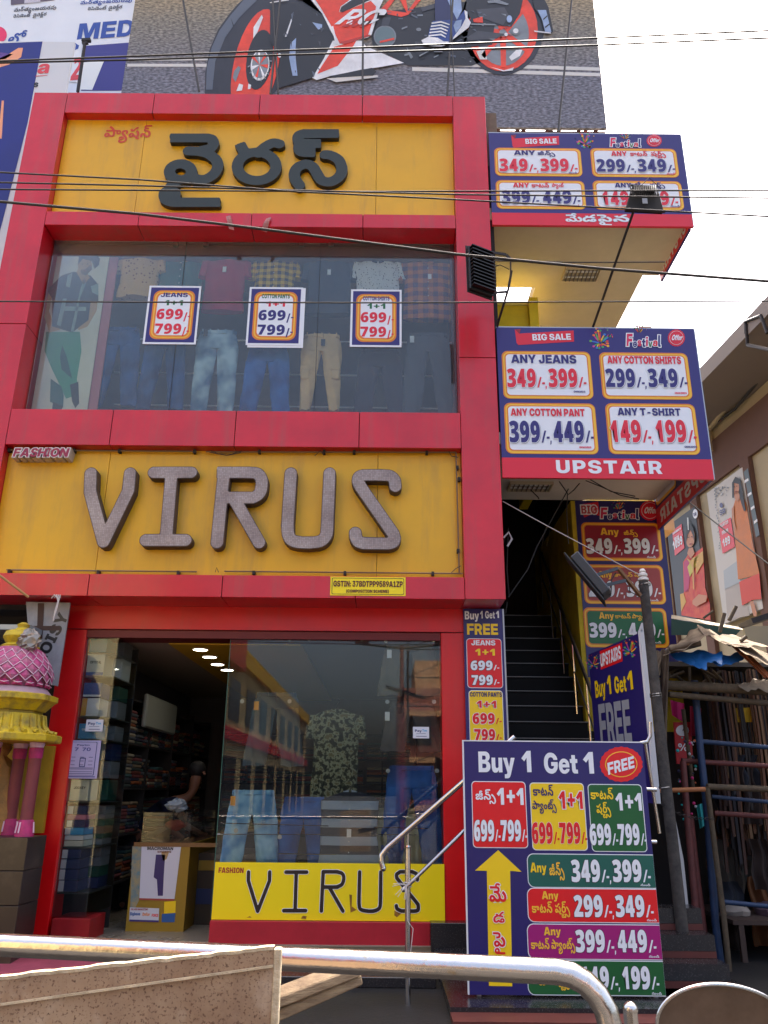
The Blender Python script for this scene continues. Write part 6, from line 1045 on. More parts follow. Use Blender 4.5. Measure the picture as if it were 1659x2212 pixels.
# man poster in the left of the window
pl = FP(.40); t = thing('window_banner', 'tall pale banner picturing a standing young man inside the upper window', 'poster', (-3.7, .40, 5.56))
box('sheet', xl+.03, pl.ab(215, 700)[0], .40, .41, 5.56, 7.85, mat('banner_grey', (206, 206, 190), .6, var=.15, scale=1.2), t)
SK = mat('print_skin', (176, 142, 96), .5); SH = mat('print_shirt_dark', (34, 46, 44), .5); SW = mat('print_shirt_light', (128, 150, 142), .5); JN = mat('print_green_jeans', (62, 142, 112), .5); JN2 = mat('print_green_jeans_dark', (34, 84, 80), .5); HR = mat('print_hair', (34, 36, 24), .5)
z3 = lambda x, y: (x*.3324, 472.6+y*.3324)
g = Print(pl); q = lambda P, m, l: g.px([z3(*p) for p in P], m, l)
q([(300, 735), (520, 735), (530, 860), (500, 1040), (510, 1140), (430, 1170), (330, 960), (290, 860)], JN, 0); q([(330, 1040), (400, 1090), (415, 1150), (410, 1228), (325, 1190)], JN2, 1); q([(405, 820), (435, 900), (470, 1040), (400, 980), (390, 900)], JN2, 1)
q([(455, 1080), (510, 1060), (515, 1200), (490, 1232), (470, 1190)], HR, 2); q([(345, 1190), (410, 1220), (400, 1245), (340, 1238)], HR, 2)
q([(275, 520), (315, 450), (345, 480), (320, 600), (350, 690), (395, 722), (320, 740), (290, 640)], SK, 1); q([(580, 520), (640, 500), (628, 600), (570, 700), (510, 725), (500, 700), (550, 640)], SK, 1)
q([(305, 465), (400, 370), (480, 345), (590, 370), (640, 430), (640, 540), (590, 540), (575, 660), (470, 740), (340, 700), (340, 520)], SH, 2)
for P in ([(440, 370), (472, 350), (455, 450), (430, 440)], [(410, 520), (435, 520), (395, 700), (370, 690)], [(520, 470), (550, 380), (560, 420), (520, 520), (500, 640), (480, 735), (460, 735), (490, 600)], [(420, 570), (560, 575), (560, 600), (420, 600)], [(590, 440), (640, 420), (640, 500), (600, 480)]): q(P, SW, 3)
q([(500, 350), (520, 290), (560, 340), (585, 385), (545, 430), (515, 380)], SK, 3); q(ell(553, 303, 46, 58), SK, 4)
q([(508, 300), (515, 240), (560, 222), (620, 225), (650, 260), (645, 300), (615, 330), (600, 280), (540, 262)], HR, 5); q([(525, 335), (560, 328), (590, 300), (600, 330), (560, 372), (530, 362)], mat('print_beard', (112, 92, 62), .5), 5)
q(ell(536, 298, 5, 3), HR, 6); q(ell(570, 297, 6, 3), HR, 6); q([(540, 338), (562, 336), (555, 344)], mat('print_mouth', (140, 70, 60), .5), 6)
g.go('printed_figure', t)

# ---------------------------------------------------------------- lower shop window
xa, xb = -1.615, .612
t = thing('shop_window', 'large ground floor show window reflecting the street above the yellow VIRUS board', 'window', (-.5, .53, .945))
box('pane', xa, xb, .53, .538, .945, 3.2, GL, t); box('glass_edge', xa-.006, xa, .53, .54, .445, 3.2, mat('glass_edge_green', (60, 110, 95), .2), t)
def suction(px, py):
    p = W(px, py, .545); MB().tube([(p.x, .541, p.z), (p.x, .546, p.z), (p.x, .55, p.z), (p.x, .565, p.z)], [.022, .020, .007, .007], mat('clear_cup', (170, 172, 170), .2), 12).go('suction_cup', t, smooth=True)
for px, py in ((794, 1381), (848, 1381), (992, 1381), (1058, 1384), (1188, 1384), (664, 1515), (794, 1515), (1062, 1516), (1190, 1516), (1064, 1665), (1198, 1665), (647, 1794), (767, 1808)): suction(472.7+(px-600)*.7877, py)
Y = .69
lx = lambda px, py=1750: W(px, py, Y).x
lz = lambda py, px=700: W(px, py, Y).z
gb = 'clothes shown in the ground floor window'
trousers(lx(545), lz(1708), .42, 1.0, Y, JB['light'], 'light blue washed jeans pinned low in the left of the ground floor window', gb, seed=21, taper=.8, spread=.22, tag_=(-.19, .06, 'orange'))
shirt(lx(756), lz(1712), .60, .66, Y-.05, fabric('grey_striped_polo', (158, 172, 190), 'stripe', (44, 48, 58), 6), 'blue grey polo shirt with dark stripes in the ground floor window', gb, seed=22, sleeve=.05, tag_=(0, .34))
trousers(lx(655), lz(1722), .40, .9, Y+.06, JB['blue'], 'mid blue denim jeans between the light jeans and the striped polo', gb, seed=23, taper=.8)
trousers(lx(860), lz(1745), .38, .8, Y+.12, fabric('olive_twill', (150, 148, 116)), 'olive beige trousers low in the right of the ground floor window', gb, seed=24, taper=.75)
shirt(lx(725, 1550), lz(1530), .5, .9, Y+.15, fabric('green_camouflage', (34, 38, 28), 'camo', (140, 142, 116), 22, c3=(104, 98, 66), c4=(62, 66, 46)), 'green camouflage shirt hanging mid window behind the street reflections', gb, seed=25, collar=False)
trousers(lx(595, 1500), lz(1495), .42, .75, Y+.1, fabric('grey_denim', (70, 84, 92)), 'grey washed shorts hanging upper left of the ground floor window', gb, seed=26, taper=1.0, tag_=(-.2, .1, 'orange'))
trousers(lx(885, 1420), lz(1375), .46, .62, Y+.05, fabric('khaki_cloth', (104, 98, 84)), 'khaki shorts hanging top right of the ground floor window', gb, seed=27, taper=1.0, tag_=(-.22, .14, 'white'))
trousers(lx(890, 1520), lz(1515), .44, .5, Y+.1, fabric('brown_grey_cloth', (84, 78, 76)), 'brown grey shorts hanging below the khaki ones', gb, seed=28, taper=1.0, tag_=(-.26, .1, 'white'))
trousers(lx(890, 1660), lz(1652), .46, .95, Y+.1, JB['blue'], 'mid blue jeans at the right end of the ground floor window', gb, seed=29, taper=.85)
tube_t = thing('display_rods', 'thin steel rods fixed across the ground floor window', 'rod', (-.5, .62, 1.2))
for (a, b) in (((478, 1778), (925, 1790)), ((470, 1802), (900, 1803)), ((602, 1844), (780, 1846))):
    tube('rod', [W(*a, .60), W(*b, .60)], .005, STEEL, tube_t, 6)
def sticker(px0, py0, px1, py1, Y, label, kind):
    pl = FP(Y); a0, b1 = pl.ab(px0, py0); a1, b0 = pl.ab(px1, py1); t = thing('sticker', label, 'sticker', ((a0+a1)/2, Y, b0))
    box('paper', a0, a1, Y, Y+.001, b0, b1, mat('sticker_white', (218, 220, 226), .5) if kind == 'p' else mat('notice_lilac', (186, 178, 212), .6), t); g = Print(pl, base=.001, step=.0006)
    w_, h = a1-a0, b1-b0; NB = mat('sticker_navy', (20, 44, 110), .5); CB = mat('sticker_cyan', (30, 160, 210), .5)
    if kind == 'p':
        g.poly(text_loops('I', 'Pay', a0+.12*w_, b0+.55*h, .22*h, .42*w_), NB, 0); g.poly(text_loops('I', 'Tm', a0+.57*w_, b0+.58*h, .2*h, .3*w_), CB, 0)
        g.poly([[(a0+.2*w_, b0+.38*h), (a0+.8*w_, b0+.40*h), (a0+.8*w_, b0+.43*h), (a0+.2*w_, b0+.41*h)]], NB, 0); g.poly([[(a0+.2*w_, b0+.15*h), (a0+.85*w_, b0+.15*h), (a0+.85*w_, b0+.2*h), (a0+.2*w_, b0+.2*h)]], NB, 0)
    else:
        g.poly([rrect(a0+.1*w_, a1-.1*w_, b0+.08*h, b1-.04*h, .01), rrect(a0+.12*w_, a1-.12*w_, b0+.09*h, b1-.05*h, .01)[::-1]], NB, 0)
        g.poly(text_loops('I', 'Paytm', a0+.32*w_, b0+.86*h, .035*h, .36*w_), NB, 1); g.poly(text_loops('I', '7  70', a0+.27*w_, b0+.72*h, .09*h, .46*w_), mat('notice_blue', (90, 88, 150), .5), 1)
        rnd = random.Random(3)
        for k in range(9):
            x = a0+w_*(.2+.25*(k % 3)); z = b0+h*(.35+.1*(k//3)); g.poly([[(x, z), (x+.12*w_, z), (x+.12*w_, z+.012*h), (x, z+.012*h)]], NB, 1)
        g.poly([rrect(a0+.45*w_, a0+.62*w_, b0+.3*h, b0+.54*h, .005), rrect(a0+.47*w_, a0+.6*w_, b0+.32*h, b0+.52*h, .004)[::-1]], NB, 1)
        for z in (.27, .24, .17, .12): g.poly([[(a0+.15*w_, b0+z*h), (a0+.85*w_, b0+z*h), (a0+.85*w_, b0+(z+.012)*h), (a0+.15*w_, b0+(z+.012)*h)]], NB, 1)
        g.poly([[(a0+.06*w_, b0+.03*h), (a1-.06*w_, b0+.03*h), (a1-.06*w_, b0+.06*h), (a0+.06*w_, b0+.06*h)]], mat('notice_blue', (90, 88, 150), .5), 1)
    g.go('print', t); return t
sticker(892, 1570, 927, 1595, .529, 'white payment sticker on the right of the shop window', 'p')
sticker(187, 1554, 221, 1580, .505, 'white payment sticker on the left glass above the lilac notice', 'p')
sticker(144, 1599, 209, 1682, .495, 'lilac payment notice taped to the left glass', 'n')
# ---------------------------------------------------------------- left showcase with boxes
t = thing('glass_showcase', 'narrow glass corner showcase beside the left red pillar', 'showcase', (-3.0, .7, .45))
box('front_pane', -3.135, -2.81, .52, .527, .45, 3.12, GL, t); box('side_pane', -2.81, -2.803, .52, 1.25, .45, 3.12, glass('side_glass', refl=.35, dust=.0), t); box('back_board', -3.135, -2.81, 1.26, 1.28, .25, 3.12, DARK, t)
for z in [W(175, py, .58).z-.012 for py in (1410.5, 1461, 1548, 1597, 1731, 1830, 1928)]: box('shelf', -3.13, -2.815, .56, 1.24, z, z+.012, mat('shelf_glass_dark', (60, 66, 64), .3), t)
BXC = [('teal', (20, 110, 130)), ('cream', (208, 204, 184)), ('blue', (24, 78, 140)), ('amber', (206, 150, 50)), ('navy', (30, 46, 90)), ('grey', (120, 122, 128)), ('brown', (140, 104, 80)), ('green', (20, 78, 66)), ('pink', (200, 120, 140)), ('white', (214, 214, 214)), ('skyblue', (50, 150, 200))]
BM = {k: mat('carton_'+k, c, .5, var=.06, scale=9) for k, c in BXC}
def carton(x, y, z, w, d, h, c, where, txt=None, c2=None, tm=PK, foot=None):
    t = thing('carton', where, 'box', (x, y+d/2, z), group='garment boxes in the glass showcase')
    box('body', x-w/2, x+w/2, y, y+d, z, z+h, BM[c], t, bevel=.002)
    pl = FP(y-.001); g = Print(pl, base=.0005, step=.0006)
    if c2: g.poly([[(x-w/2+.002, z+.002), (x-w*.2, z+.002), (x-w*.2, z+h-.002), (x-w/2+.002, z+h-.002)]], BM[c2], 0)
    if foot: g.poly([[(x-w/2+.002, z+.002), (x+w/2-.002, z+.002), (x+w/2-.002, z+h*.16), (x-w/2+.002, z+h*.16)]], BM[foot], 0)
    if txt: g.poly(text_loops('I', txt, x-w*.32, z+h*.55, h*.12, w*.64), tm, 1)
    if c2 or foot or txt: g.go('print', t)
    return t
bx = lambda px, py: W(px, py, .6)
zc = lambda py: W(190, py, .6).z
ZC = lambda py: W(175, py, .58).z
ROWS = [(1374, 1409, 'teal', None, None, None, 'teal garment box at the very top of the showcase'), (1412, 1460, 'cream', 'CRYSTAL', None, 'blue', 'cream garment box with blue foot below the teal one'),
        (1475, 1506, 'blue', None, None, 'white', 'blue box with pale wave between the cream and amber ones'), (1508, 1547, 'white', None, 'amber', None, 'white garment box with an amber side band'),
        (1563, 1596, 'skyblue', 'CRYSTAL', None, None, 'bright blue garment box beside the left payment sticker'), (1602, 1640, 'grey', None, None, None, 'grey garment box half hidden by the lilac notice'), (1642, 1680, 'brown', None, None, None, 'brown garment box half hidden by the lilac notice'),
        (1684, 1730, 'cream', 'JOCKEY', None, None, 'large cream garment box just below the lilac notice'), (1741, 1759, 'navy', None, 'white', None, 'navy and white box above the thin pink one'), (1760, 1771, 'pink', None, None, None, 'thin pink garment box'),
        (1772, 1787, 'navy', None, 'white', None, 'navy and white box directly under the thin pink one'), (1788, 1804, 'skyblue', None, 'white', None, 'sky blue box in the middle stack'), (1805, 1815, 'white', None, None, None, 'flat white box under the sky blue one'), (1816, 1829, 'cream', None, None, None, 'flat cream box at the foot of the middle stack'),
        (1835, 1855, 'navy', None, 'white', None, 'navy box with white end on top of the bottom stack'), (1856, 1877, 'navy', None, 'white', None, 'navy box with white end, second in the bottom stack'), (1878, 1901, 'navy', None, 'white', None, 'navy box with white end, third in the bottom stack'), (1902, 1927, 'navy', None, 'white', None, 'navy box with white end, lowest in the showcase')]
rnd = random.Random(40)
for (ya, yb, c, tx, c2, ft, lb) in ROWS:
    z0 = ZC(yb)+.002; z1 = ZC(ya)
    carton(-3.035+rnd.uniform(-.005, .005), .56+rnd.uniform(0, .02), z0, .185, .28, z1-z0, c, lb, txt=tx, c2=c2, foot=ft, tm=PK if c != 'skyblue' else PW_)
    carton(-2.985, .88, z0, .27, .3, z1-z0, rnd.choice(['grey', 'brown', 'green', 'navy', 'grey', 'white']), 'plain garment box in the rear row of the glass showcase')
# ---------------------------------------------------------------- shop interior
def pile(x0, x1, y, z, n, ax, label, seed):
    rnd = random.Random(seed); cols = [(110, 50, 40), (60, 70, 64), (80, 84, 90), (130, 110, 84), (50, 50, 70), (120, 60, 60), (150, 140, 120), (60, 90, 90), (40, 40, 44), (150, 80, 40)]
    t = thing('clothes_pile', label, 'clothes', ((x0+x1)/2, y, z), group='folded clothes piled on the shop shelves')
    for k in range(n):
        c = rnd.randrange(10); m = mat('folded_cloth_%d' % c, cols[c], .9); h = .038; zz_ = z+k*h; j = rnd.uniform(-.01, .01)
        mb = MB()
        if ax == 'x': mb.box(x0+.01, x1-.01, y-.14+j, y+.14+j, zz_+.002, zz_+h, m)
        else: mb.box(x0+.01+j, x1-.01+j, y-.14, y+.14, zz_+.002, zz_+h, m)
        mb.go('folded_garment', t, bevel=.012)
t = thing('wall_shelves', 'dark wall shelves along the left side of the shop', 'shelf', (-3.2, 3.4, .25))
for z in (.6, 1.1, 1.6, 2.1, 2.6): box('shelf_board', -3.395, -2.95, 1.4, 6.3, z, z+.02, DARK, t)
for y in (1.4, 2.6, 3.8, 5.0, 6.28): box('upright', -3.395, -2.95, y, y+.02, .25, 2.7, DARK, t)
q = 0
LV = ['lowest', 'second', 'third', 'topmost']; OD = ['first', 'second', 'third', 'fourth', 'fifth', 'sixth', 'seventh', 'eighth', 'ninth', 'tenth', 'eleventh', 'twelfth', 'farthest']
for z in (.62, 1.12, 1.62, 2.12):
    for k in range(13): 
        y = 1.6+k*.36; q += 1
        pile(-3.37, -2.97, y, z, random.randint(6, 10), 'y', 'folded clothes on the %s left wall shelf, %s pile from the shop door' % (LV[int(z*2-1.2)], OD[k]), q)
t = thing('wall_shelves', 'black rear wall rack of folded trousers at the back of the shop', 'shelf', (-1.6, 6.3, .25))
for z in (.5, .9, 1.3, 1.7, 2.1, 2.5): box('shelf_board', -2.7, .6, 6.15, 6.58, z, z+.02, DARK, t)
for x in (-2.7, -1.8, -.9, 0, .58): box('upright', x, x+.02, 6.15, 6.58, .25, 2.6, DARK, t)
for z in (.92, 1.32, 1.72, 2.12):
    for k in range(8): pile(-2.66+k*.4, -2.66+k*.4+.36, 6.35, z, random.randint(5, 8), 'x', 'folded clothes on the %s shelf of the rear rack, %s pile from the left' % (LV[round((z-.92)/.4)], OD[k]), 200+q); q += 1
o = MB().box(-2.94, -2.88, 2.1, 3.6, 2.32, 2.72, mat('grey_panel', (150, 152, 142), .6)).go('shelf_sign_panel', bevel=.02); tag(o, 'plain pale grey panel hung above the left shelves', 'panel')
for k, (px, py) in enumerate(((433, 1402), (453, 1418), (470, 1434), (491, 1446), (765, 1387))):
    p = G(px, py, 3.108 if k < 4 else 3.149); z = 3.108 if k < 4 else 3.149
    t = thing('ceiling_light', 'round recessed ceiling light, %s' % ('seen through the window glass' if k == 4 else ['nearest the door', 'second from the door', 'third from the door', 'farthest from the door'][k]+' in the row of four'), 'light', (p.x, p.y, z), group='round downlights in the shop ceiling')
    MB().lathe((p.x, p.y, z), [(.095, 0), (.095, -.008), (.08, -.012), (.08, -.004)], WHITEC, 24).go('rim', t, smooth=True)
    MB().lathe((p.x, p.y, z-.009), [(.079, 0), (.079, -.002)], mat('lit_diffuser', (255, 246, 225), .5, emit=4.5), 24).go('diffuser', t)
# counter with the poster carton
t = thing('counter', 'glass topped shop counter with poster covered front', 'counter', (-2.2, 1.4, .25))
c0 = W(285, 1985, 1.0); cx0, cx1 = W(287, 1850, 1.05).x, W(405, 1850, 1.05).x; zt0 = W(330, 1822, 1.05).z; zt1 = W(330, 1755, 1.05).z
box('cabinet', cx0, cx1+.02, 1.05, 2.4, .25, zt0, mat('yellow_counter', (150, 118, 20), .5), t)
box('glass_case', cx0+.06, cx1, 1.08, 2.38, zt0+.002, zt1, GL, t); box('counter_edge', cx0, cx1+.3, 1.04, 1.07, zt0-.03, zt0+.01, mat('wood_edge', (120, 84, 40), .5), t)
box('side_cabinet', cx1+.022, -1.0, 1.5, 2.4, .25, .95, mat('dark_counter', (58, 46, 30), .5), t); box('yellow_band', cx1+.03, -1.01, 1.49, 1.499, .78, .88, mat('yellow_counter', (150, 118, 20), .5), t); box('blue_band', cx1+.03, -1.01, 1.49, 1.499, .45, .6, mat('carton_navy', (30, 46, 90), .5), t)
pl = FP(1.045); g = Print(pl, base=.001, step=.001)
g.px([(306, 1825), (392, 1823), (377, 1942), (301, 1940)], mat('poster_white', (206, 206, 214), .5), 0); g.px([(286, 1828), (306, 1826), (300, 1945), (281, 1985), (283, 1900)], mat('faded_poster', (168, 150, 104), .7, col2=(90, 130, 140), scale=14), 0)
g.px([(337, 1846), (357, 1846), (354, 1890), (352, 1935), (341, 1935), (339, 1900), (332, 1895)], PN2, 1); g.px([(348, 1840), (366, 1838), (360, 1856), (352, 1860)], SK, 1)
g.text('I', 'MACROMAN', 318, 1836, 374, 1829, PK, lay=2); g.text('I', 'SPORTS', 340, 1842, 370, 1838, mat('print_maroon', (92, 20, 20), .4), lay=2); g.px([(355, 1948), (380, 1946), (379, 1972), (354, 1974)], PY, 1); g.px([(350, 1974), (379, 1972), (377, 1992), (349, 1992)], mat('print_blue', (24, 84, 150), .5), 1)
g.px([(301, 1940), (377, 1942), (376, 1946), (301, 1944)], PBR, 1)
g.go('product_poster', t)
g = Print(pl, base=.004); g.px([(281, 1960), (344, 1962), (343, 1992), (279, 1990)], mat('poster_white', (206, 206, 214), .5), 0); g.text('I', 'SILVER MARKETING', 283, 1966, 320, 1962, PBR, lay=1); g.text('I', 'Bigboss', 281, 1977, 303, 1970, mat('print_blue', (24, 84, 150), .5), lay=1); g.text('I', 'Dollar', 308, 1978, 324, 1971, PO, lay=1); g.text('I', 'FORCE', 328, 1980, 342, 1974, PR, lay=1); g.px([(280, 1986), (343, 1988), (343, 1992), (279, 1990)], PN, 1); g.go('brand_strip', t)
t = thing('plastic_bags', 'crumpled pale plastic bags lying on the counter glass', 'bag', (cx0+.3, 1.3, zt1))
rnd = random.Random(5); mb = MB(); mb.sphere((0, 0, 0), .09, mat('clear_bag', (140, 150, 158), .35), 10, (1.3, 1, .7)); mb.v = [(v[0]*(1+rnd.uniform(-.25, .25))+cx0+.35, v[1]*(1+rnd.uniform(-.2, .2))+1.3, v[2]*(1+rnd.uniform(-.3, .3))+zt1+.07) for v in mb.v]; mb.go('bag', t)
mb = MB(); mb.sphere((0, 0, 0), .08, mat('rust_red_cloth', (140, 50, 26), .8), 8, (1.4, 1, .6)); mb.v = [(v[0]*(1+rnd.uniform(-.2, .2))+cx0+.3, v[1]+1.55, v[2]*(1+rnd.uniform(-.3, .3))+zt0+.16) for v in mb.v]; o = mb.go('folded_cloth', smooth=True); tag(o, 'rust red folded cloth inside the glass counter case', 'cloth')
# ---------------------------------------------------------------- the shop assistant leaning over inside
def skin_figure(name, joints, edges, radii, m, parent, root=0, sub=2):
    me = bpy.data.meshes.new(name); me.from_pydata([Vector(j) for j in joints], edges, []); o = bpy.data.objects.new(name, me); COL.objects.link(o)
    md = o.modifiers.new('skin', 'SKIN'); sv = me.skin_vertices[0].data
    for i, r in enumerate(radii): sv[i].radius = (r, r) if not isinstance(r, tuple) else r; sv[i].use_root = (i == root)
    md.use_smooth_shade = True
    sb = o.modifiers.new('sub', 'SUBSURF'); sb.levels = sub; sb.render_levels = sub
    dg = bpy.context.evaluated_depsgraph_get(); me2 = bpy.data.meshes.new_from_object(o.evaluated_get(dg)); bpy.data.objects.remove(o)
    me2.name = name; me2.materials.clear(); me2.materials.append(m); return link(name, me2, parent, smooth=True)
hp = W(424, 1668, 2.6); 
t = thing('person', 'person in a dark navy shirt and grey trousers leaning over the counter inside', 'person', (hp.x-.5, 2.6, .25))
SKIN = mat('brown_skin', (122, 78, 56), .6); HAIR = mat('black_hair', (22, 18, 16), .7); hx, hy, hz = hp.x, 2.55, hp.z
J = [(hx-.75, 2.75, 1.0), (hx-.6, 2.72, 1.18), (hx-.4, 2.68, 1.34), (hx-.22, 2.62, 1.44), (hx-.1, 2.58, 1.5), (hx-.02, 2.56, 1.56), (hx+.03, hy, hz),
     (hx-.28, 2.44, 1.42), (hx-.22, 2.38, 1.16), (hx+.02, 2.28, 1.02), (hx+.1, 2.25, 1.0), (hx-.26, 2.8, 1.42), (hx-.14, 2.84, 1.18), (hx+.12, 2.68, 1.08), (hx+.2, 2.65, 1.07),
     (hx-.78, 2.64, .95), (hx-.74, 2.6, .62), (hx-.8, 2.66, .32), (hx-.72, 2.6, .29), (hx-.78, 2.86, .95), (hx-.76, 2.9, .62), (hx-.84, 2.92, .32), (hx-.74, 2.88, .29)]
skin_figure('body', J, [(0, 1), (1, 2), (2, 3), (3, 4), (4, 5), (5, 6), (3, 7), (7, 8), (8, 9), (9, 10), (3, 11), (11, 12), (12, 13), (13, 14), (0, 15), (15, 16), (16, 17), (17, 18), (0, 19), (19, 20), (20, 21), (21, 22)],
            [.12, .13, .14, .12, .06, .05, .095, .065, .048, .034, .03, .065, .048, .034, .03, .09, .07, .05, .04, .09, .07, .05, .04], SKIN, t)
skin_figure('shirt', [J[0], J[1], J[2], J[3], J[4], J[7], J[8], J[11], J[12]], [(0, 1), (1, 2), (2, 3), (3, 4), (3, 5), (5, 6), (3, 7), (7, 8)], [.145, .15, .16, .14, .07, .085, .066, .085, .066], fabric('navy_shirt_cloth', (20, 24, 46)), t)
skin_figure('trousers', [J[0], J[15], J[16], J[17], J[19], J[20], J[21]], [(0, 1), (1, 2), (2, 3), (0, 4), (4, 5), (5, 6)], [.14, .105, .085, .065, .105, .085, .065], fabric('grey_trouser_cloth', (60, 62, 66)), t)
MB().sphere((hx+.02, hy+.01, hz+.035), .108, HAIR, 14, (1, .95, .95)).go('hair', t, smooth=True)
MB().tube([(hx+.11, hy-.04, hz-.0), (hx+.135, hy-.05, hz-.03)], [.018, .012], SKIN, 8).go('nose', t, smooth=True)
for k, (bx_, by_, bz_) in enumerate(((hx+.1, 2.25, 1.0), (hx+.2, 2.65, 1.07))):
    for i in range(5):
        an = (-.5+.25*i); L = (.055, .075, .08, .075, .06)[i]
        skin_figure('finger', [(bx_, by_+an*.05, bz_), (bx_+L*.55, by_+an*.09, bz_-.008), (bx_+L, by_+an*.1, bz_-.03)], [(0, 1), (1, 2)], [.0095, .009, .007], SKIN, t, sub=1)
# ---------------------------------------------------------------- shrine column at the left edge
sc_ = W(30, 1500, -.15); SX, SY = sc_.x-.02, -.15
YP = mat('yellow_enamel', (206, 176, 20), .55, col2=(128, 110, 60), scale=9, thr=(.42, .72), bump=.2, bscale=20); PKP = mat('pink_lotus_paint', (186, 62, 120), .5, col2=(140, 100, 110), scale=11, thr=(.4, .7), bump=.2)
PKC = mat('dusky_pink_column', (128, 56, 58), .6, var=.15, scale=6); PKL = mat('pale_pink_rim', (224, 190, 205), .5); PKM = mat('magenta_paint', (176, 40, 100), .55, var=.25, scale=14)
sz = lambda py: W(60, py, SY).z
t = thing('shrine', 'painted roadside shrine with pink lotus dome and yellow eight-sided capital on pink columns', 'shrine', (SX, SY, .1))
R_ = (W(114, 1575, SY-.3).x-SX)*.90
zf_ = lambda py: W(60, py, SY-.33).z
def octo(pr, nm, m=YP, rot=math.pi/8): MB().lathe((SX, SY, 0), pr, m, 8, rot).go(nm, t)
zc0 = zf_(1600); zA, zB, zC, zD, zE = zf_(1582), zf_(1537), zf_(1530), zf_(1493), zf_(1479)
octo([(R_*.98, zc0), (R_*1.0, zc0+.015), (R_*1.0, zA-.01), (R_*.96, zA)], 'capital_slab')
octo([(R_*.90, zA+.001), (R_*.72, zA+.06), (R_*.68, zB-.02), (R_*.66, zB)], 'capital_flare')
mb = MB()
for k in range(24):
    a = 2*math.pi*k/24
    mb.tube([(SX+math.cos(a)*R_*r, SY+math.sin(a)*R_*r, z) for r, z in ((.9, zA+.01), (.76, zA+.03), (.69, zA+.08), (.66, zB-.01))], [.022, .018, .015, .012], YP, 6)
mb.go('fluting', t, smooth=True)
octo([(R_*.60, zB+.001), (R_*.60, zC)], 'capital_neck', mat('dark_yellow', (140, 118, 20), .6))
octo([(R_*.64, zC+.001), (R_*.78, (zC+zD)/2), (R_*.84, (zC+zD)/2+.02), (R_*.84, zD-.01), (R_*.78, zD)], 'capital_cornice')
MB().lathe((SX, SY, 0), [(R_*.72, zD+.001), (R_*.64, zE-.01), (R_*.62, zE)], mat('grey_pink', (170, 140, 148), .6), 32).go('dome_foot', t, smooth=True)
z0 = zE; H = sz(1402)-z0
prof = lambda u: R_*(.61+.09*math.sin(u*2.6))*(1-.62*max(0, u-.25)**1.5)
MB().lathe((SX, SY, 0), [(prof(u/12)*.96, z0+H*u/12) for u in range(13)], PKP, 32).go('lotus_dome', t, smooth=True)
for row in range(6):
    u = .02+row*.16; n = 18; r = prof(u); hz_ = H*.24
    for k in range(n):
        a = 2*math.pi*(k+.5*(row % 2))/n; wd = math.pi*r/n*1.02; u2 = min(1, u+.21); r2 = prof(u2)
        if math.sin(a) > .35: continue
        c, s_ = math.cos(a), math.sin(a)
        P = lambda rr, tt, z: (SX+c*rr-s_*tt, SY+s_*rr+c*tt, z)
        if row == 0: V = [P(r+.012, -wd*.8, z0+H*u), P(r+.012, wd*.8, z0+H*u), P(r+.012, wd*.7, z0+H*(u+.08)), P(r+.01, 0, z0+H*(u+.15)), P(r+.012, -wd*.7, z0+H*(u+.08)), P(r+.034, 0, z0+H*(u+.05))]
        else: V = [P(r+.022, 0, z0+H*u-.02), P((r+r2)/2+.004, wd*.98, z0+H*(u+.09)), P(r2-.0, wd*.1, z0+H*u2), P(r2-.0, -wd*.1, z0+H*u2), P((r+r2)/2+.004, -wd*.98, z0+H*(u+.09)), P((r+r2)/2+.026, 0, z0+H*(u+.07))]
        m_ = PKP if row else PKM
        o = MB().add(V, [(0, 1, 5), (1, 2, 5), (2, 3, 5), (3, 4, 5), (4, 0, 5)], m_).go('petal', t, fix=False)
        MB().tube([V[4], V[0], V[1]] if row else [V[4], V[5], V[2]], .0045, PKL, 4).go('petal_rim', o, fix=False)
zf = z0+H
MB().lathe((SX+.01, SY, 0), [(R_*.34, zf-.01), (R_*.36, zf+.02), (R_*.26, zf+.05), (R_*.3, zf+.07), (R_*.34, zf+.11), (R_*.3, zf+.16), (R_*.14, zf+.19), (R_*.1, zf+.21), (R_*.12, zf+.235), (R_*.04, zf+.26)], YP, 24).go('finial', t, smooth=True)
for px in (73, 38, -20):
    p = W(px, 1660, SY-.05 if px != 38 else SY+.15); r = .056; zt_1, zb_1 = zc0-.002, W(60, 1806, SY).z
    col = MB().tube([(p.x, p.y, zb_1+.14), (p.x, p.y, zt_1-.14)], r, PKC, 20).go('column', t, smooth=True)
    MB().lathe((p.x, p.y, 0), [(r*1.05, zt_1-.14), (r*1.12, zt_1-.12), (r*1.14, zt_1-.05), (r*1.05, zt_1-.045)], PKM, 20).go('column_band', col, smooth=True)
    MB().lathe((p.x, p.y, 0), [(r*1.06, zt_1-.044), (r*1.2, zt_1-.02), (r*1.2, zt_1)], PKL, 20).go('column_cap', col, smooth=True)
    MB().lathe((p.x, p.y, 0), [(r*1.5, zb_1), (r*1.35, zb_1+.04), (r*1.2, zb_1+.13), (r*1.08, zb_1+.14)], PKM, 20).go('column_foot', col, smooth=True)
    for k in range(10):
        a = 2*math.pi*k/10; MB().tube([(p.x+math.cos(a)*r*1.42, p.y+math.sin(a)*r*1.42, zb_1+.03), (p.x+math.cos(a)*r*1.24, p.y+math.sin(a)*r*1.24, zb_1+.12)], .008, PKL, 5).go('foot_leaf', col, fix=False) if k < 8 and math.sin(a) < .3 else None
zb_1 = W(60, 1806, SY).z
bm_ = mat('dark_marble_tile', (48, 38, 34), .3, col2=(92, 78, 66), scale=3, thr=(.5, .85))
bx1 = W(98, 1830, SY+.22).x
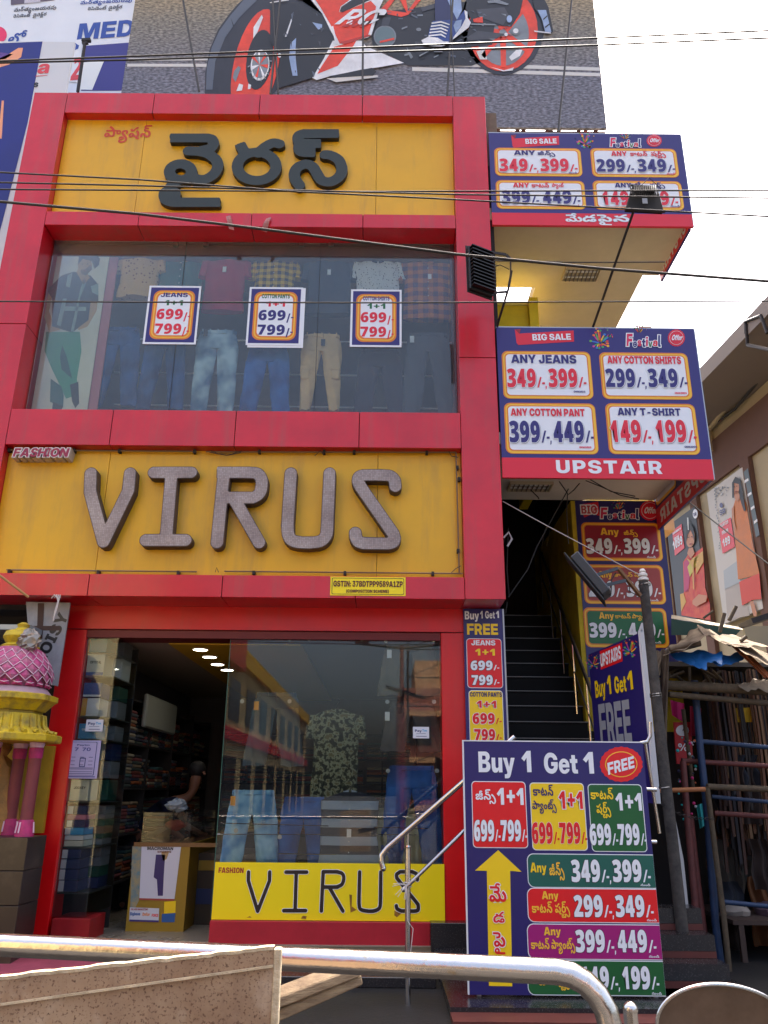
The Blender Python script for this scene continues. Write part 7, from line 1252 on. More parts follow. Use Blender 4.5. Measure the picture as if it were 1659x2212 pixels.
for k in range(4): box('base_tile', SX-.9, bx1, SY-.2, SY+.22, .1+k*(zb_1-.1)/4+.002, .1+(k+1)*(zb_1-.1)/4-.002, bm_, t, bevel=.004)
box('yellow_back_wall', SX-.9, W(104, 1700, SY+.5).x, SY+.5, SY+.56, zb_1+.002, zc0-.002, mat('ochre_wall', (170, 136, 20), .6, var=.2, scale=4), t)
# statue seen at the very edge
GO = mat('gilded_plaster', (176, 128, 58), .5, var=.25, scale=8, bump=.4)
o = thing('statue', 'golden brown statue cut off by the left edge inside the shrine', 'statue', (SX-.25, SY+.15, zb_1))
p = W(8, 1700, SY+.2); MB().loft([(p.x-.06, SY+.2, zb_1, .24, .16), (p.x-.05, SY+.2, zb_1+.2, .22, .15), (p.x-.06, SY+.2, zb_1+.45, .15, .11), (p.x-.08, SY+.2, zb_1+.6, .16, .1), (p.x-.08, SY+.2, zb_1+.7, .06, .06), (p.x-.08, SY+.2, zb_1+.76, .09, .09), (p.x-.08, SY+.2, zb_1+.85, .06, .06)], GO, 24, .012, 3).go('robe', o, smooth=True)
# foil, awning and rolled banner above the shrine
p = W(63, 1385, -.3); rnd = random.Random(2); mb = MB(); mb.sphere((0, 0, 0), .1, mat('crumpled_foil', (150, 140, 128), .3, metal=.6), 12, (1, .6, 1.05))
mb.v = [(v[0]*(1+rnd.uniform(-.28, .28))+p.x, v[1]*(1+rnd.uniform(-.3, .3))+p.y, v[2]*(1+rnd.uniform(-.28, .28))+p.z) for v in mb.v]; tag(mb.go('foil_ball'), 'crumpled silver brown plastic ball tied beside the shrine finial', 'plastic bag')
Y = .2; pl = FP(Y); q = [(60, 1300), (150, 1290), (125, 1482), (92, 1484)]; q = [(56, 1300), (152, 1302), (124, 1482), (70, 1470)]
t = thing('folded_banner', 'torn grey white banner with large black letters hanging behind the shrine', 'banner', (*W(100, 1482, Y).xy, W(100, 1482, Y).z))
c = [pl.ab(*p) for p in q]; MB().prism(c, Y, Y+.02, mat('banner_dull_white', (150, 150, 152), .7, var=.15)).go('sheet', t); g = Print(pl)
for s_, a, b, hh in (('NOISY', (92, 1440), (150, 1330), 22),):
    A = pl.ab(*a); B_ = pl.ab(*b); L = text_loops('I', s_, 0, 0, 1, 1); d = Vector((B_[0]-A[0], B_[1]-A[1])); n_ = Vector((-d.y, d.x)).normalized()*.12
    g.poly([[(A[0]+d.x*p[0]+n_.x*p[1], A[1]+d.y*p[0]+n_.y*p[1]) for p in l] for l in L], PK, 0)
g.px([(64, 1352), (130, 1352), (130, 1362), (64, 1362)], mat('brown_tape', (60, 34, 28), .6), 1); g.px([(82, 1303), (96, 1303), (92, 1380), (80, 1380)], mat('brown_tape', (60, 34, 28), .6), 2); g.go('lettering', t)
o = box('neighbour_wall', XL-3, -3.62, .9, 1.2, .1, 3.44, DARK); tag(o, 'dark neighbouring shop wall at the left edge under the red band', 'wall')
p = W(0, 1405, .0); o = MB().box(p.x-1.5, W(72, 1370, 0).x, -.1, .5, W(20, 1353, 0).z-.05, W(20, 1353, 0).z, mat('grey_sheet_awning', (150, 158, 164), .4, metal=.3)).go('awning'); tag(o, 'narrow grey sheet awning edge at the far left above the shrine', 'awning')
o = tube('rope', [W(-5, 1240, -.35), W(30, 1266, -.3), W(62, 1290, -.25)], .012, mat('straw_rope', (170, 130, 80), .9)); tag(o, 'thick straw rope slanting down at the left over the shrine', 'rope')
o = MB(); P0_ = W(122, 1292, -.1)
for k in range(4): o.tube([P0_+Vector((-.05+.03*k, 0, .0)), P0_+Vector((.02*k-.02, -.02, .03)), P0_+Vector((.03, -.02, -.02-.02*k)), P0_+Vector((.0, 0, -.14-.03*k))], .006, mat('frayed_string', (205, 195, 190), .9), 5)
tag(o.go('knotted_string', smooth=True), 'frayed white string knotted under the left end of the red band', 'string')

# ---------------------------------------------------------------- stainless rails
Y = -1.12
t = thing('stair_rail', 'stainless steel stair handrail with two sloping bars and one post before the shop', 'railing', (W(880, 2100, Y).x, Y, 0))
SLP = [W(1012, 1678, Y-.02), W(1005, 1685, Y), W(836, 1832, Y), W(824, 1847, Y), W(824, 1862, Y), W(828, 1876, Y)]
tube('handrail', [SLP[0]+Vector((.4, .1, .32))]+SLP, .022, STEEL, t, 12); MB().sphere(SLP[-1], .023, STEEL, 8).go('end_cap', t, smooth=True)
S2 = [W(1012, 1785, Y), W(872, 1922, Y)]; tube('lower_rail', [S2[0]+Vector((.4, .1, .36))]+S2, .015, STEEL, t, 10); MB().sphere(S2[-1], .019, STEEL, 8).go('end_cap', t, smooth=True)
pt = W(881, 1830, Y); tube('post', [(pt.x, Y+.02, 0), (pt.x, Y+.02, pt.z)], .022, STEEL, t, 12); tube('post_pin', [(pt.x, Y+.02, pt.z), (pt.x, Y+.01, W(881, 1795, Y).z)], .012, STEEL, t, 8); MB().lathe((pt.x, Y+.02, 0), [(.024, pt.z-.01), (.027, pt.z), (.024, pt.z+.012)], STEEL, 12).go('collar', t)
mb = MB(); rnd = random.Random(8); p = W(878, 1912, Y-.03)
for k in range(9): a = rnd.uniform(-3, 3); mb.tube([p, p+Vector((.05*math.cos(a), -.02, .04*math.sin(a))), p+Vector((.11*math.cos(a), -.02, .08*math.sin(a)-.02))], .0025, mat('frayed_string', (205, 195, 190), .9), 4)
mb.tube([p, p+Vector((.01, -.02, -.25)), p+Vector((.05, -.02, -.3)), p+Vector((.02, -.02, -.55))], .003, mat('frayed_string', (205, 195, 190), .9), 4)
for z in (-.015, 0, .015): mb.tube([(pt.x+.03*math.cos(k*.7), Y+.02+.03*math.sin(k*.7), p.z+z) for k in range(10)], .004, mat('frayed_string', (205, 195, 190), .9), 4)
tag(mb.go('tied_string', smooth=True), 'frayed white string tied round the stair rail post', 'string')
t = thing('rear_rail', 'stainless steel pipe rail round the top of the street board by the stairs', 'railing', (1.5, -1.15, .1))
YR = -1.12
tube('rail', [W(1010, 1607, YR), W(1380, 1606, YR), W(1398, 1602, YR), W(1404, 1590, YR), W(1404, 1560, YR)], .016, STEEL, t, 10)
for py0 in (1705, 1818): tube('rail', [W(1394, py0, YR), W(1418, py0+1, YR)], .016, STEEL, t, 10)
tube('post', [W(1393, 1600, YR+.1), W(1425, 1800, YR+.1)], .014, STEEL, t, 10)
# rail up the stairs
t = thing('stair_handrail', 'thin steel handrail climbing the dark stairs along the yellow wall', 'railing', (2.3, 1.5, 1.0))
xs_ = 2.33; H0 = lambda y: .2+(y+.3)+.2
tube('handrail', [(xs_, -.2, H0(-.2)+.85), (xs_, 3.4, H0(3.4)+.85)], .022, STEELD, t, 10)
for k in range(7): y = .2+k*.55; tube('baluster', [(xs_, y, H0(y)-.05), (xs_, y, H0(y)+.85)], .012, STEEL, t, 8)
tube('mid_rail', [(xs_, -.2, H0(-.2)+.45), (xs_, 3.4, H0(3.4)+.45)], .010, STEELD, t, 8)
# ---------------------------------------------------------------- foreground street rail, board, planks
YF = -5.6
t = thing('street_rail', 'thick scratched stainless pipe rail across the foreground bending down at the right', 'railing', (-.3, YF, 0))
zr = 1.19; a = W(-40, 2046, YF); b = W(1195, 2098, YF)
SR = mat('scratched_steel', (215, 208, 200), .17, metal=1, col2=(200, 170, 120), scale=22, thr=(.62, .74), bump=.12, bscale=14)
xe = W(1283, 2160, YF).x; zz1 = W(600, 2070, YF).z
A_ = G(-20, 2040, zz1); B_ = G(1180, 2098, zz1); dr = (B_-A_).normalized(); Bd = A_+dr*((xe-.12-A_.x)/dr.x)
pts = [A_-dr*2.2, A_, Bd]+[Bd+dr*(.12*math.sin(u))+Vector((0, 0, -.12+.12*math.cos(u))) for u in (.3, .6, .9, 1.2, 1.5)]+[Bd+dr*.12+Vector((0, 0, -.2)), Bd+dr*.12+Vector((0, 0, -zz1))]
tube('pipe', pts, .0295, SR, t, 24)
tag(tube('post_stub', [(W(1362, 2190, YF+.05).x, YF+.05, 0), (W(1362, 2190, YF+.05).x, YF+.05, W(1362, 2180, YF+.05).z)], .0195, SR), 'short rounded steel post stub right of the bent street rail', 'post')
p = W(1362, 2180, YF+.05); tag(MB().sphere(p, .0195, SR, 10).go('rounded_knob', smooth=True), 'rounded top of the short steel stub', 'knob')
# bowl/disc at the lower right
YD = -6.2; c = W(1570, 2225, YD); rX = W(1570, 2225, YD).x-W(1425, 2225, YD).x; t = thing('steel_drum', 'round steel drum end with bright rim cut off at the lower right corner', 'drum', (c.x, YD, 0))
BR = mat('brown_worn_metal', (96, 78, 64), .5, metal=.5, col2=(132, 110, 92), scale=9, thr=(.3, .7))
n = 56; d0 = MB(); tilt = .32
RX, RZ = rX*1.03, c.z-W(1570, 2122, YD).z
RZ = abs(RZ)
ringp = [(c.x+RX*math.cos(2*math.pi*k/n)+.0*math.sin(2*math.pi*k/n), YD-.02*math.sin(2*math.pi*k/n), c.z+RZ*math.sin(2*math.pi*k/n)-.12*RZ*math.cos(2*math.pi*k/n)) for k in range(n)]
MB().tube(ringp+[ringp[0]], .0035, STEEL, 8, cap=False).go('rim', t, smooth=True)
mb = MB(); back = [(c.x+(x-c.x)*.72, y+.16, c.z+(z-c.z)*.62-.05) for x, y, z in ringp]; mb.add(ringp+[(c.x, YD+.01, c.z)], [(k, (k+1) % n, n) for k in range(n)], BR); mb.add(ringp+back, [(k, (k+1) % n, n+(k+1) % n, n+k) for k in range(n)], BR); mb.go('drum_body', t)
MB().tube([(c.x, YD+.12, 0), (c.x, YD+.12, c.z-RZ*.9)], .02, IRON, 8).go('stand', t)
# cart side board, lower left
YB = -6.3
t = thing('cart_board', 'weathered stained cart side board with pale top edge cutting into the lower left corner', 'board', (-.45, YB, .5))
A = W(-30, 2115, YB-.0); Bq = W(592, 2047, YB+.0); E_ = W(608, 2049, YB+.0)
WD = mat('stained_board', (172, 144, 114), .85, col2=(116, 80, 54), scale=4, thr=(.4, .78), bump=.6, bscale=34); speckle(WD, (86, 52, 38), 170, .56, .64, .7); speckle(WD, (206, 184, 158), 9, .55, .68, .6); streaks(WD, .5, 9, 1.2, .5, .7); speckle(WD, (60, 30, 22), 150, .62, .66, .6); WD2 = mat('pale_board_edge', (205, 184, 150), .9, var=.25, scale=24, bump=.6, bscale=60)
V = [(A.x, YB, .6), (Bq.x, YB, .6), (Bq.x, YB, Bq.z), (A.x, YB, A.z)]
def slab(V, d, m, nm, par, inset=0): n = len(V); return MB().add(V+[(v[0], v[1]+d, v[2]) for v in V], [tuple(range(n)), tuple(range(2*n-1, n-1, -1))]+[(i, (i+1) % n, n+(i+1) % n, n+i) for i in range(n)], m).go(nm, par)
nx_ = 40; mb = MB(); rnd = random.Random(4)
top = [(A.x+(Bq.x-A.x)*k/nx_, A.z+(Bq.z-A.z)*k/nx_+rnd.uniform(-.0012, .0012)) for k in range(nx_+1)]
mb.add([(x, YB, .6) for x, z in top]+[(x, YB, z) for x, z in top]+[(x, YB+.012, z+.001) for x, z in top]+[(x, YB+.012, .6) for x, z in top], [f for k in range(nx_) for f in ((k, k+1, nx_+2+k, nx_+1+k), (nx_+1+k, nx_+2+k, 2*nx_+3+k, 2*nx_+2+k), (2*nx_+2+k, 2*nx_+3+k, 3*nx_+4+k, 3*nx_+3+k))], WD); mb.go('board_face', t)
MB().add([(x, YB-.001, z-.004) for x, z in top]+[(x, YB-.001, z+.002) for x, z in top]+[(x, YB+.013, z+.003) for x, z in top], [f for k in range(nx_) for f in ((k, k+1, nx_+2+k, nx_+1+k), (nx_+1+k, nx_+2+k, 2*nx_+3+k, 2*nx_+2+k))], WD2).go('top_edge', t)
MB().box(Bq.x+.0005, E_.x, YB-.004, YB+.02, .6, E_.z, WD2).go('end_batten', t, bevel=.002)
MB().bar((A.x, YB-.004, A.z-.045), (Bq.x, YB-.004, Bq.z-.030), .004, .004, WD2).go('weld_ridge', t)
# planks
WP = mat('grey_plank', (176, 152, 118), .9, col2=(120, 98, 76), scale=10, bump=.6, bscale=30, stretch=(1, 1, 6))
for k, (a, b, w_, lb) in enumerate((((560, 2170), (762, 2092), .10, 'upper weathered grey plank behind the cart board'), ((560, 2205), (774, 2112), .055, 'lower split weathered plank behind the cart board'))):
    a = W(*a, -5.25); b = W(*b, -5.1); o = MB().bar(a, b, .10 if k == 0 else .06, .03, WP).go('plank', bevel=.004); tag(o, lb, 'plank', 'planks stacked behind the cart')
o = MB().bar(W(700, 2100, -5), W(790, 2085, -4.9), .04, .02, WP).go('plank', bevel=.003); tag(o, 'short thin plank end sticking out behind the two big planks', 'plank', 'planks stacked behind the cart')
# red carpet ramp and dark steps in front of the shop
c = [G(225, 2040, .14), G(470, 2058, .14), G(300, 2110, .12), G(-60, 2130, .12), G(-60, 2120, .12)]
CR = mat('dusty_red_carpet', (150, 62, 80), .95, var=.15, scale=6, bump=.3)
q = [W(130, 2010, .1), W(480, 2040, .1)]
o = MB().add([(-3.1, .35, .245), (-1.6, .35, .245), (-1.75, -1.9, .118), (-3.9, -1.9, .118), (-3.1, .35, .23), (-1.6, .35, .23), (-1.75, -1.9, .104), (-3.9, -1.9, .104)], [(0, 1, 2, 3), (7, 6, 5, 4), (0, 4, 5, 1), (1, 5, 6, 2), (2, 6, 7, 3), (3, 7, 4, 0)], CR).go('carpet_ramp'); tag(o, 'dusty dark red carpet ramp leading up to the shop door', 'carpet')
o = box('entrance_step', -1.58, .46, -.6, .38, .101, .18, GRAN, bevel=.006); tag(o, 'long black granite entrance step under the red plinth', 'step')
RB = mat('red_brown_riser', (92, 40, 32), .6, var=.15)
t = thing('side_steps', 'dark granite steps with red brown risers to the right of the shop', 'steps', (1.6, -1.0, 0))
for k in range(4):
    y0 = -1.1+.24*k; z = .1+.17*k
    box('tread', 2.1, 2.75, y0, y0+.26, z-.1+.052, z+.07, GRAN, t); box('riser_strip', 2.1, 2.75, y0-.004, y0+.25, z-.1+.002, z-.1+.05, RB, t)
box('front_step', .5, 2.9, -1.75, -1.5, .1, .14, RB, t); box('front_step', .5, 2.9, -1.498, -.5, .1, .17, GRAN, t)
# ---------------------------------------------------------------- flood lamps
def fins(t, c, ax, ay, az, n, m):
    for k in range(n):
        u = -1+2*(k+.5)/n; MB().obox(c+ax*u+az*1.25, ax*.25/n, ay*.95, az*.45, m).go('cooling_fin', t)
# lamp on the bracket beside the frame (seen from its finned back)
Y = -.75
t = thing('flood_lamp', 'black finned flood lamp on a rod in front of the red frame corner', 'flood lamp', W(1075, 706, 0), group=None)
P = [W(1010, 533, Y), W(1014, 628, Y), W(1064, 660-26, Y+.12), W(1060, 552, Y+.12)]
c = sum(P, Vector())/4; ax = (P[0]-P[1])/2; ay = (P[3]-P[0])/2*1.0; az = ay.cross(ax).normalized()*.035
if az.y > 0: az = -az
MB().obox(c, ax*.98, ay*.98, az*.6, BLK).go('housing', t, bevel=.008)
for k in range(12): u = -1+2*(k+.5)/12; MB().obox(c+ax*u*.95+az*1.5, ax*.022, ay*.92, az*.9, mat('fin_black', (22, 22, 24), .45, metal=.4)).go('cooling_fin', t)
MB().obox(c-az*.8, ax*1.05, ay*1.05, az*.2, IRON).go('front_frame', t)
br = [W(1060, 545, Y+.1), W(1094, 550, Y+.1), W(1103, 562, Y+.1), W(1103, 588, Y+.1)]
MB().bar(br[0], br[1], .012, .03, IRON).bar(br[1], br[2], .012, .03, IRON).bar(br[2], br[3], .012, .03, IRON).go('bracket', t)
tube('rod', [W(1105, 585, Y+.1), W(1098, 625, Y+.12), W(1078, 690, -.1), W(1074, 706, -.02)], .013, IRON, t); MB().bar(W(1060, 633, Y+.1), W(1098, 630, Y+.12), .012, .025, IRON).go('lower_arm', t)
tube('cable', [W(1062, 578, Y+.1), W(1080, 572, Y+.06), W(1100, 582, Y+.1)], .005, CABLE, t, 5)
# lamp hanging out before the upper sign
Y = -1.3; t = thing('flood_lamp', 'black flood lamp on a long rod before the upper price board', 'flood lamp', W(1280, 706, 0))
c = W(1392, 432, Y)
P = [W(1352, 450, Y), W(1434, 455, Y), W(1420, 405, Y+.1), W(1366, 402, Y+.1)]
mb = MB(); V = P+[p+Vector((0, .06, .0)) for p in P]; mb.add(V, [(0, 1, 2, 3), (7, 6, 5, 4), (0, 4, 5, 1), (1, 5, 6, 2), (2, 6, 7, 3), (3, 7, 4, 0)], mat('lamp_black', (12, 12, 13), .7, spec=.15)); mb.go('housing', t, bevel=.004)
MB().bar(W(1350, 453, Y-.02), W(1437, 457, Y-.02), .03, .015, IRON).go('front_frame', t)
for k in range(12): u = k/11; a = W(1372+u*44, 418, Y+.0); b = W(1370+u*48, 404, Y+.04); MB().bar(a, b, .008, .05, mat('fin_black', (22, 22, 24), .45, metal=.4)).go('cooling_fin', t)
box('label_plate', *[sorted((W(1390, 440, Y-.03).x, W(1401, 440, Y-.03).x))[i] for i in (0, 1)], Y-.012, Y-.008, W(1390, 441, Y).z, W(1390, 430, Y).z, mat('silver_label', (150, 150, 150), .4), t)
MB().bar(W(1361, 400, Y+.05), W(1420, 405, Y+.05), .012, .02, IRON).bar(W(1361, 400, Y+.05), W(1364, 420, Y), .012, .02, IRON).go('bracket', t)
tube('wire', [W(1384, 402, Y), W(1402, 384, Y-.1), W(1428, 408, Y)], .004, CABLE, t, 5)
tube('rod', [W(1371, 448, Y+.02), W(1368, 458, Y+.05), W(1281, 706, -.02)], .014, IRON, t)
# street pole with a tilted flood lamp
YPOL = -.4; px_ = 2.53
t = thing('street_pole', 'weathered dark steel pole with an insulator standing right of the street board', 'pole', (px_+.03, YPOL, 0))
zt1 = W(1385, 1256, YPOL).z; PO_ = mat('weathered_pole', (78, 72, 66), .8, col2=(50, 46, 44), scale=12, bump=.3)
MB().tube([(px_+.04, YPOL, 0), (px_, YPOL, zt1)], [.052, .045], PO_, 18).go('shaft', t, smooth=True)
MB().lathe((px_, YPOL, zt1), [(.03, 0), (.052, .01), (.05, .03), (.03, .045), (.046, .055), (.044, .075), (.026, .09), (.034, .1), (.02, .125)], mat('porcelain', (214, 206, 196), .3), 16).go('insulator', t, smooth=True)
for z in (zt1-.04, 2.45, 2.47, 1.65): MB().tube([(px_+.052*math.cos(k*.63)+.01, YPOL+.052*math.sin(k*.63), z+.004*k % .02) for k in range(11)], .005, STEELD, 5).go('wire_wrap', t)
t = thing('flood_lamp', 'tilted grey flood lamp on a rusty bracket at the top of the street pole', 'flood lamp', (px_, YPOL, zt1-.1))
za = lambda x, y: (984.6+x*.3087, 1024+y*.3087)
Yl = -.62
A = W(*za(770, 580), Yl); Bq = W(*za(1045, 905), Yl); A2 = W(*za(860, 590), Yl+.12); B2 = W(*za(1060, 850), Yl+.12)
ax = (Bq-A)/2; c = (A+Bq)/2; ay = Vector((.05, .15, .0)); az = ax.cross(ay).normalized()*.05
LG = mat('lamp_grey', (62, 66, 72), .45)
if az.x < 0: az = -az
MB().obox(c, ax, ay, az*.16, mat('lamp_rim_dark', (40, 42, 46), .5)).go('front_frame', t, bevel=.004); MB().obox(c+az*1.3+ax*.02, ax*.82, ay*.85, az*.95, LG).go('housing', t, bevel=.012)
j1, j2, j3 = W(*za(925, 725), Yl), W(*za(1135, 660), Yl-.02), W(*za(1290, 850), YPOL-.1)
MB().bar(j1, j2, .02, .03, LG).go('bracket', t); MB().bar(W(*za(1020, 785), Yl), W(*za(1190, 745), Yl), .02, .03, LG).go('bracket', t); MB().bar(j2, j3, .03, .03, mat('rusty_bracket', (120, 84, 56), .8, var=.3, scale=20)).go('bracket_arm', t)
MB().sphere(j1+Vector((0, -.02, 0)), .014, STEELD, 8).go('bolt', t, smooth=True)
tube('cable', [W(*za(1030, 850), Yl), W(*za(1085, 840), Yl), W(*za(1090, 740), Yl), W(*za(1120, 690), Yl)], .006, CABLE, t, 5)
tube('cable', [W(*za(1160, 700), Yl), W(*za(1220, 730), Yl+.1), W(*za(1215, 820), Yl+.15), W(*za(1290, 860), YPOL-.08), W(*za(1340, 820), YPOL-.08), W(*za(1310, 760), YPOL-.08)], .005, CABLE, t, 5)

# ---------------------------------------------------------------- overhead wires
def wire(pts, r, label, Ys=(-3.5, -3.5), sag=0):
    n = len(pts); P = [W(p[0], p[1], Ys[0]+(Ys[1]-Ys[0])*i/(n-1)) for i, p in enumerate(pts)]
    a, b = P[0], P[-1]; P = [a+(a-P[1])*1.5]+P+[b+(b-P[-2])*1.5]
    Q = []
    for i in range(len(P)-1):
        for k in range(4): Q.append(P[i].lerp(P[i+1], k/4))
    o = tube('overhead_wire', [tuple(p) for p in Q+[P[-1]]], r, CABLE, None, 6); tag(o, label, 'wire', 'overhead wires')
wire([(-5, 132), (300, 121), (830, 101), (1250, 84), (1665, 66)], .0065, 'topmost overhead wire crossing the motorcycle hoarding', (-3.6, -3.6))
wire([(-5, 136), (300, 129), (830, 112), (1250, 99), (1665, 82)], .0065, 'second overhead wire just under the topmost one', (-3.6, -3.6))
wire([(-5, 372), (300, 388), (640, 414), (985, 431), (1665, 468)], .006, 'overhead wire slanting down across the top yellow board', (-3.4, -3.4))
wire([(-5, 394), (300, 401), (640, 411), (985, 420), (1665, 428)], .006, 'middle wire of the three crossing low over the top yellow board', (-3.3, -3.3))
wire([(-5, 409), (300, 411), (788, 414), (985, 413), (1665, 411)], .006, 'nearly level wire crossing the feet of the black Telugu letters', (-3.2, -3.2))
wire([(-5, 435), (300, 462), (560, 494), (985, 549), (1300, 580), (1665, 608)], .009, 'thick overhead cable slanting across the upper window top', (-3.8, -3.8))
wire([(-5, 651), (420, 653), (830, 654), (1250, 652), (1665, 650)], .005, 'level thin wire across the posters of the upper window', (-3.5, -3.5))
o = tube('overhead_wire', [W(1062, 563, -.2), W(1250, 567, -.2), W(1436, 566, -.2)], .008, CABLE, None, 6); tag(o, 'short level wire under the upper canopy soffit', 'wire')
o = tube('overhead_wire', [W(1086, 1083, .1), W(1180, 1135, 0), W(1378, 1240, YPOL)], .005, mat('white_string', (170, 160, 155), .8), None, 5); tag(o, 'thin pale string from the stair ceiling to the street pole', 'string')
o = tube('overhead_wire', [W(1478, 1076, 1.5), W(1570, 1148, 1), W(1665, 1222, .5)], .008, CABLE, None, 5); tag(o, 'dark wire slanting before the saree posters at the right', 'wire')
t = thing('hanging_wires', 'tangle of black wires hanging in the stair opening below the slab', 'wire', (1.9, 1.0, 4.0))
for P in ([(1228, 1056), (1160, 1180), (1140, 1230), (1098, 1290)], [(1146, 1058), (1162, 1074), (1164, 1078)], [(1208, 1040), (1226, 1066), (1224, 1105), (1226, 1150), (1228, 1175)], [(1252, 1044), (1240, 1058), (1228, 1068)], [(1265, 1038), (1300, 1052), (1340, 1070), (1380, 1078)], [(1275, 1036), (1320, 1062), (1372, 1072)], [(1086, 1180), (1098, 1140), (1095, 1230), (1100, 1290)], [(1096, 1300), (1092, 1325)]):
    tube('wire', [W(*p, .8) for p in P], .007, CABLE, t, 5)
for P in ([(1190, 1085), (1170, 1180)], [(1196, 1090), (1182, 1180)]): tube('steel_bar', [W(*p, 2.9) for p in P], .01, STEEL, t, 6)
p = W(1096, 1180, .6); MB().tube([(p.x-.0, .6, p.z), (p.x+.05, .58, p.z+.08), (p.x+.02, .58, p.z+.16), (p.x-.04, .6, p.z+.1)], .012, PW_, 6).go('white_coil', t, smooth=True)

# ---------------------------------------------------------------- hoardings above the roof
YH = 1.8; pl = FP(YH)
hx0 = pl.ab(283, 60)[0]; hx1 = (pl.ab(1283, 0)[0]+pl.ab(1310, 283)[0])/2; hz0 = pl.ab(1305, 277)[1]; hz1 = 18.5
t = thing('motorcycle_hoarding', 'huge rooftop hoarding picturing an orange and white sports motorcycle on asphalt', 'billboard', ((hx0+hx1)/2, YH, hz0))
AS = mat('printed_asphalt', (112, 112, 120), .6)
N, b, L = nodes_of(AS); tc = N.nodes.new('ShaderNodeTexCoord'); sp = N.nodes.new('ShaderNodeSeparateXYZ'); L.new(tc.outputs['Object'], sp.inputs[0])
mr = N.nodes.new('ShaderNodeMapRange'); mr.inputs[1].default_value = 0; mr.inputs[2].default_value = 3.4; L.new(sp.outputs[2], mr.inputs[0])
r1 = N.nodes.new('ShaderNodeValToRGB'); e = r1.color_ramp.elements; e[0].color = lin((104, 104, 114)); e[1].color = lin((190, 148, 84)); e[0].position = .3; e[1].position = .95; k = e.new(.62); k.color = lin((122, 116, 104)); k = e.new(.84); k.color = lin((150, 132, 98)); L.new(mr.outputs[0], r1.inputs[0])
no = N.nodes.new('ShaderNodeTexNoise'); no.inputs['Scale'].default_value = 26; no.inputs['Detail'].default_value = 3; mp = N.nodes.new('ShaderNodeMapping'); mp.inputs['Scale'].default_value = (.6, 1, 1.3); L.new(tc.outputs['Object'], mp.inputs[0]); L.new(mp.outputs[0], no.inputs[0])
r2 = N.nodes.new('ShaderNodeValToRGB'); r2.color_ramp.elements[0].position = .38; r2.color_ramp.elements[0].color = (.55, .55, .56, 1); r2.color_ramp.elements[1].position = .70; r2.color_ramp.elements[1].color = (1.9, 1.9, 1.9, 1); L.new(no.outputs[0], r2.inputs[0])
mx = N.nodes.new('ShaderNodeMix'); mx.data_type = 'RGBA'; mx.blend_type = 'MULTIPLY'; mx.inputs[0].default_value = 1; L.new(r1.outputs[0], mx.inputs[6]); L.new(r2.outputs[0], mx.inputs[7]); L.new(mx.outputs[2], b.inputs['Base Color'])
box('sheet', hx0, hx1, YH, YH+.05, hz0, hz1, AS, t)
TY = mat('ad_tyre', (44, 46, 56), .5, var=.22, scale=2.2); TY2 = mat('ad_tyre_light', (88, 96, 110), .5); OR = mat('ad_orange', (226, 66, 40), .5, var=.22, scale=2.2); OR2 = mat('ad_orange_dark', (180, 44, 30), .5); WH = mat('ad_white', (226, 228, 232), .5, var=.22, scale=2.2); BK = mat('ad_black', (34, 36, 42), .5, var=.22, scale=2.2); GY = mat('ad_grey', (126, 134, 142), .5, var=.22, scale=2.2); BL = mat('ad_blue', (42, 70, 140), .5, var=.22, scale=2.2); SB = mat('ad_pale_blue', (148, 170, 206), .5, var=.22, scale=2.2); LN = mat('ad_road_line', (206, 204, 200), .5); DG = mat('ad_dark_grey', (66, 68, 76), .5, var=.22, scale=2.2)
b2 = lambda x, y: (441+x*.3039, y*.3039)
b3 = lambda x, y: (905.9+x*.2612, y*.2612)
b1 = lambda x, y: (x*.4748, y*.4748)
g = Print(pl, base=.004, step=.003)
q1 = lambda P, m, l: g.px([b1(*p) for p in P], m, l); q2 = lambda P, m, l: g.px([b2(*p) for p in P], m, l); q3 = lambda P, m, l: g.px([b3(*p) for p in P], m, l)
q1([(585, 266), (945, 263), (945, 275), (583, 278)], LN, 0); q1([(580, 291), (940, 291), (940, 305), (578, 304)], LN, 0)
q3([(-40, 508), (1500, 560), (1505, 588), (-40, 540)], LN, 0); q3([(-60, 556), (1506, 606), (1510, 634), (-60, 588)], LN, 0)
g.go('road_lines', t)
g = Print(pl, base=.006, step=.003); q1 = lambda P, m, l: g.px([b1(*p) for p in P], m, l); q2 = lambda P, m, l: g.px([b2(*p) for p in P], m, l); q3 = lambda P, m, l: g.px([b3(*p) for p in P], m, l)
q2([(300, -20), (900, -20), (930, 300), (800, 480), (640, 560), (540, 620), (440, 720), (5, 720), (8, 520), (40, 350), (100, 210), (180, 100), (240, 30)], TY, 0)
q2([(300, -20), (250, 40), (190, 110), (110, 220), (55, 340), (20, 480), (14, 640), (60, 640), (80, 440), (150, 270), (250, 130), (370, 10), (390, -20)], TY2, 1)
for k in range(5): y = 130+k*110; q2([(190-k*32, y), (215-k*30, y+60), (225-k*30, y+110), (205-k*30, y+60)], TY, 2)
q2(ell(368, 470, 158, 410, .22), OR, 2); q2(ell(395, 430, 92, 215, .16), BK, 3); q2(ell(398, 470, 66, 110, .1), WH, 4); q2(ell(400, 465, 58, 98, .1), GY, 5)
for k in range(7): a = k*.9; q2([(395, 470), (395+60*math.cos(a), 465+100*math.sin(a)), (395+60*math.cos(a+.3), 465+100*math.sin(a+.3))], (OR, WH)[k % 2], 6)
q2([(410, 112), (420, 130), (380, 235), (350, 280), (352, 200)], WH, 4); q2([(245, 475), (262, 490), (225, 590), (205, 560), (215, 510)], GY, 4); q2([(250, 600), (278, 610), (270, 650), (230, 655)], WH, 4); q2([(315, 600), (335, 610), (330, 640), (312, 640)], WH, 4)
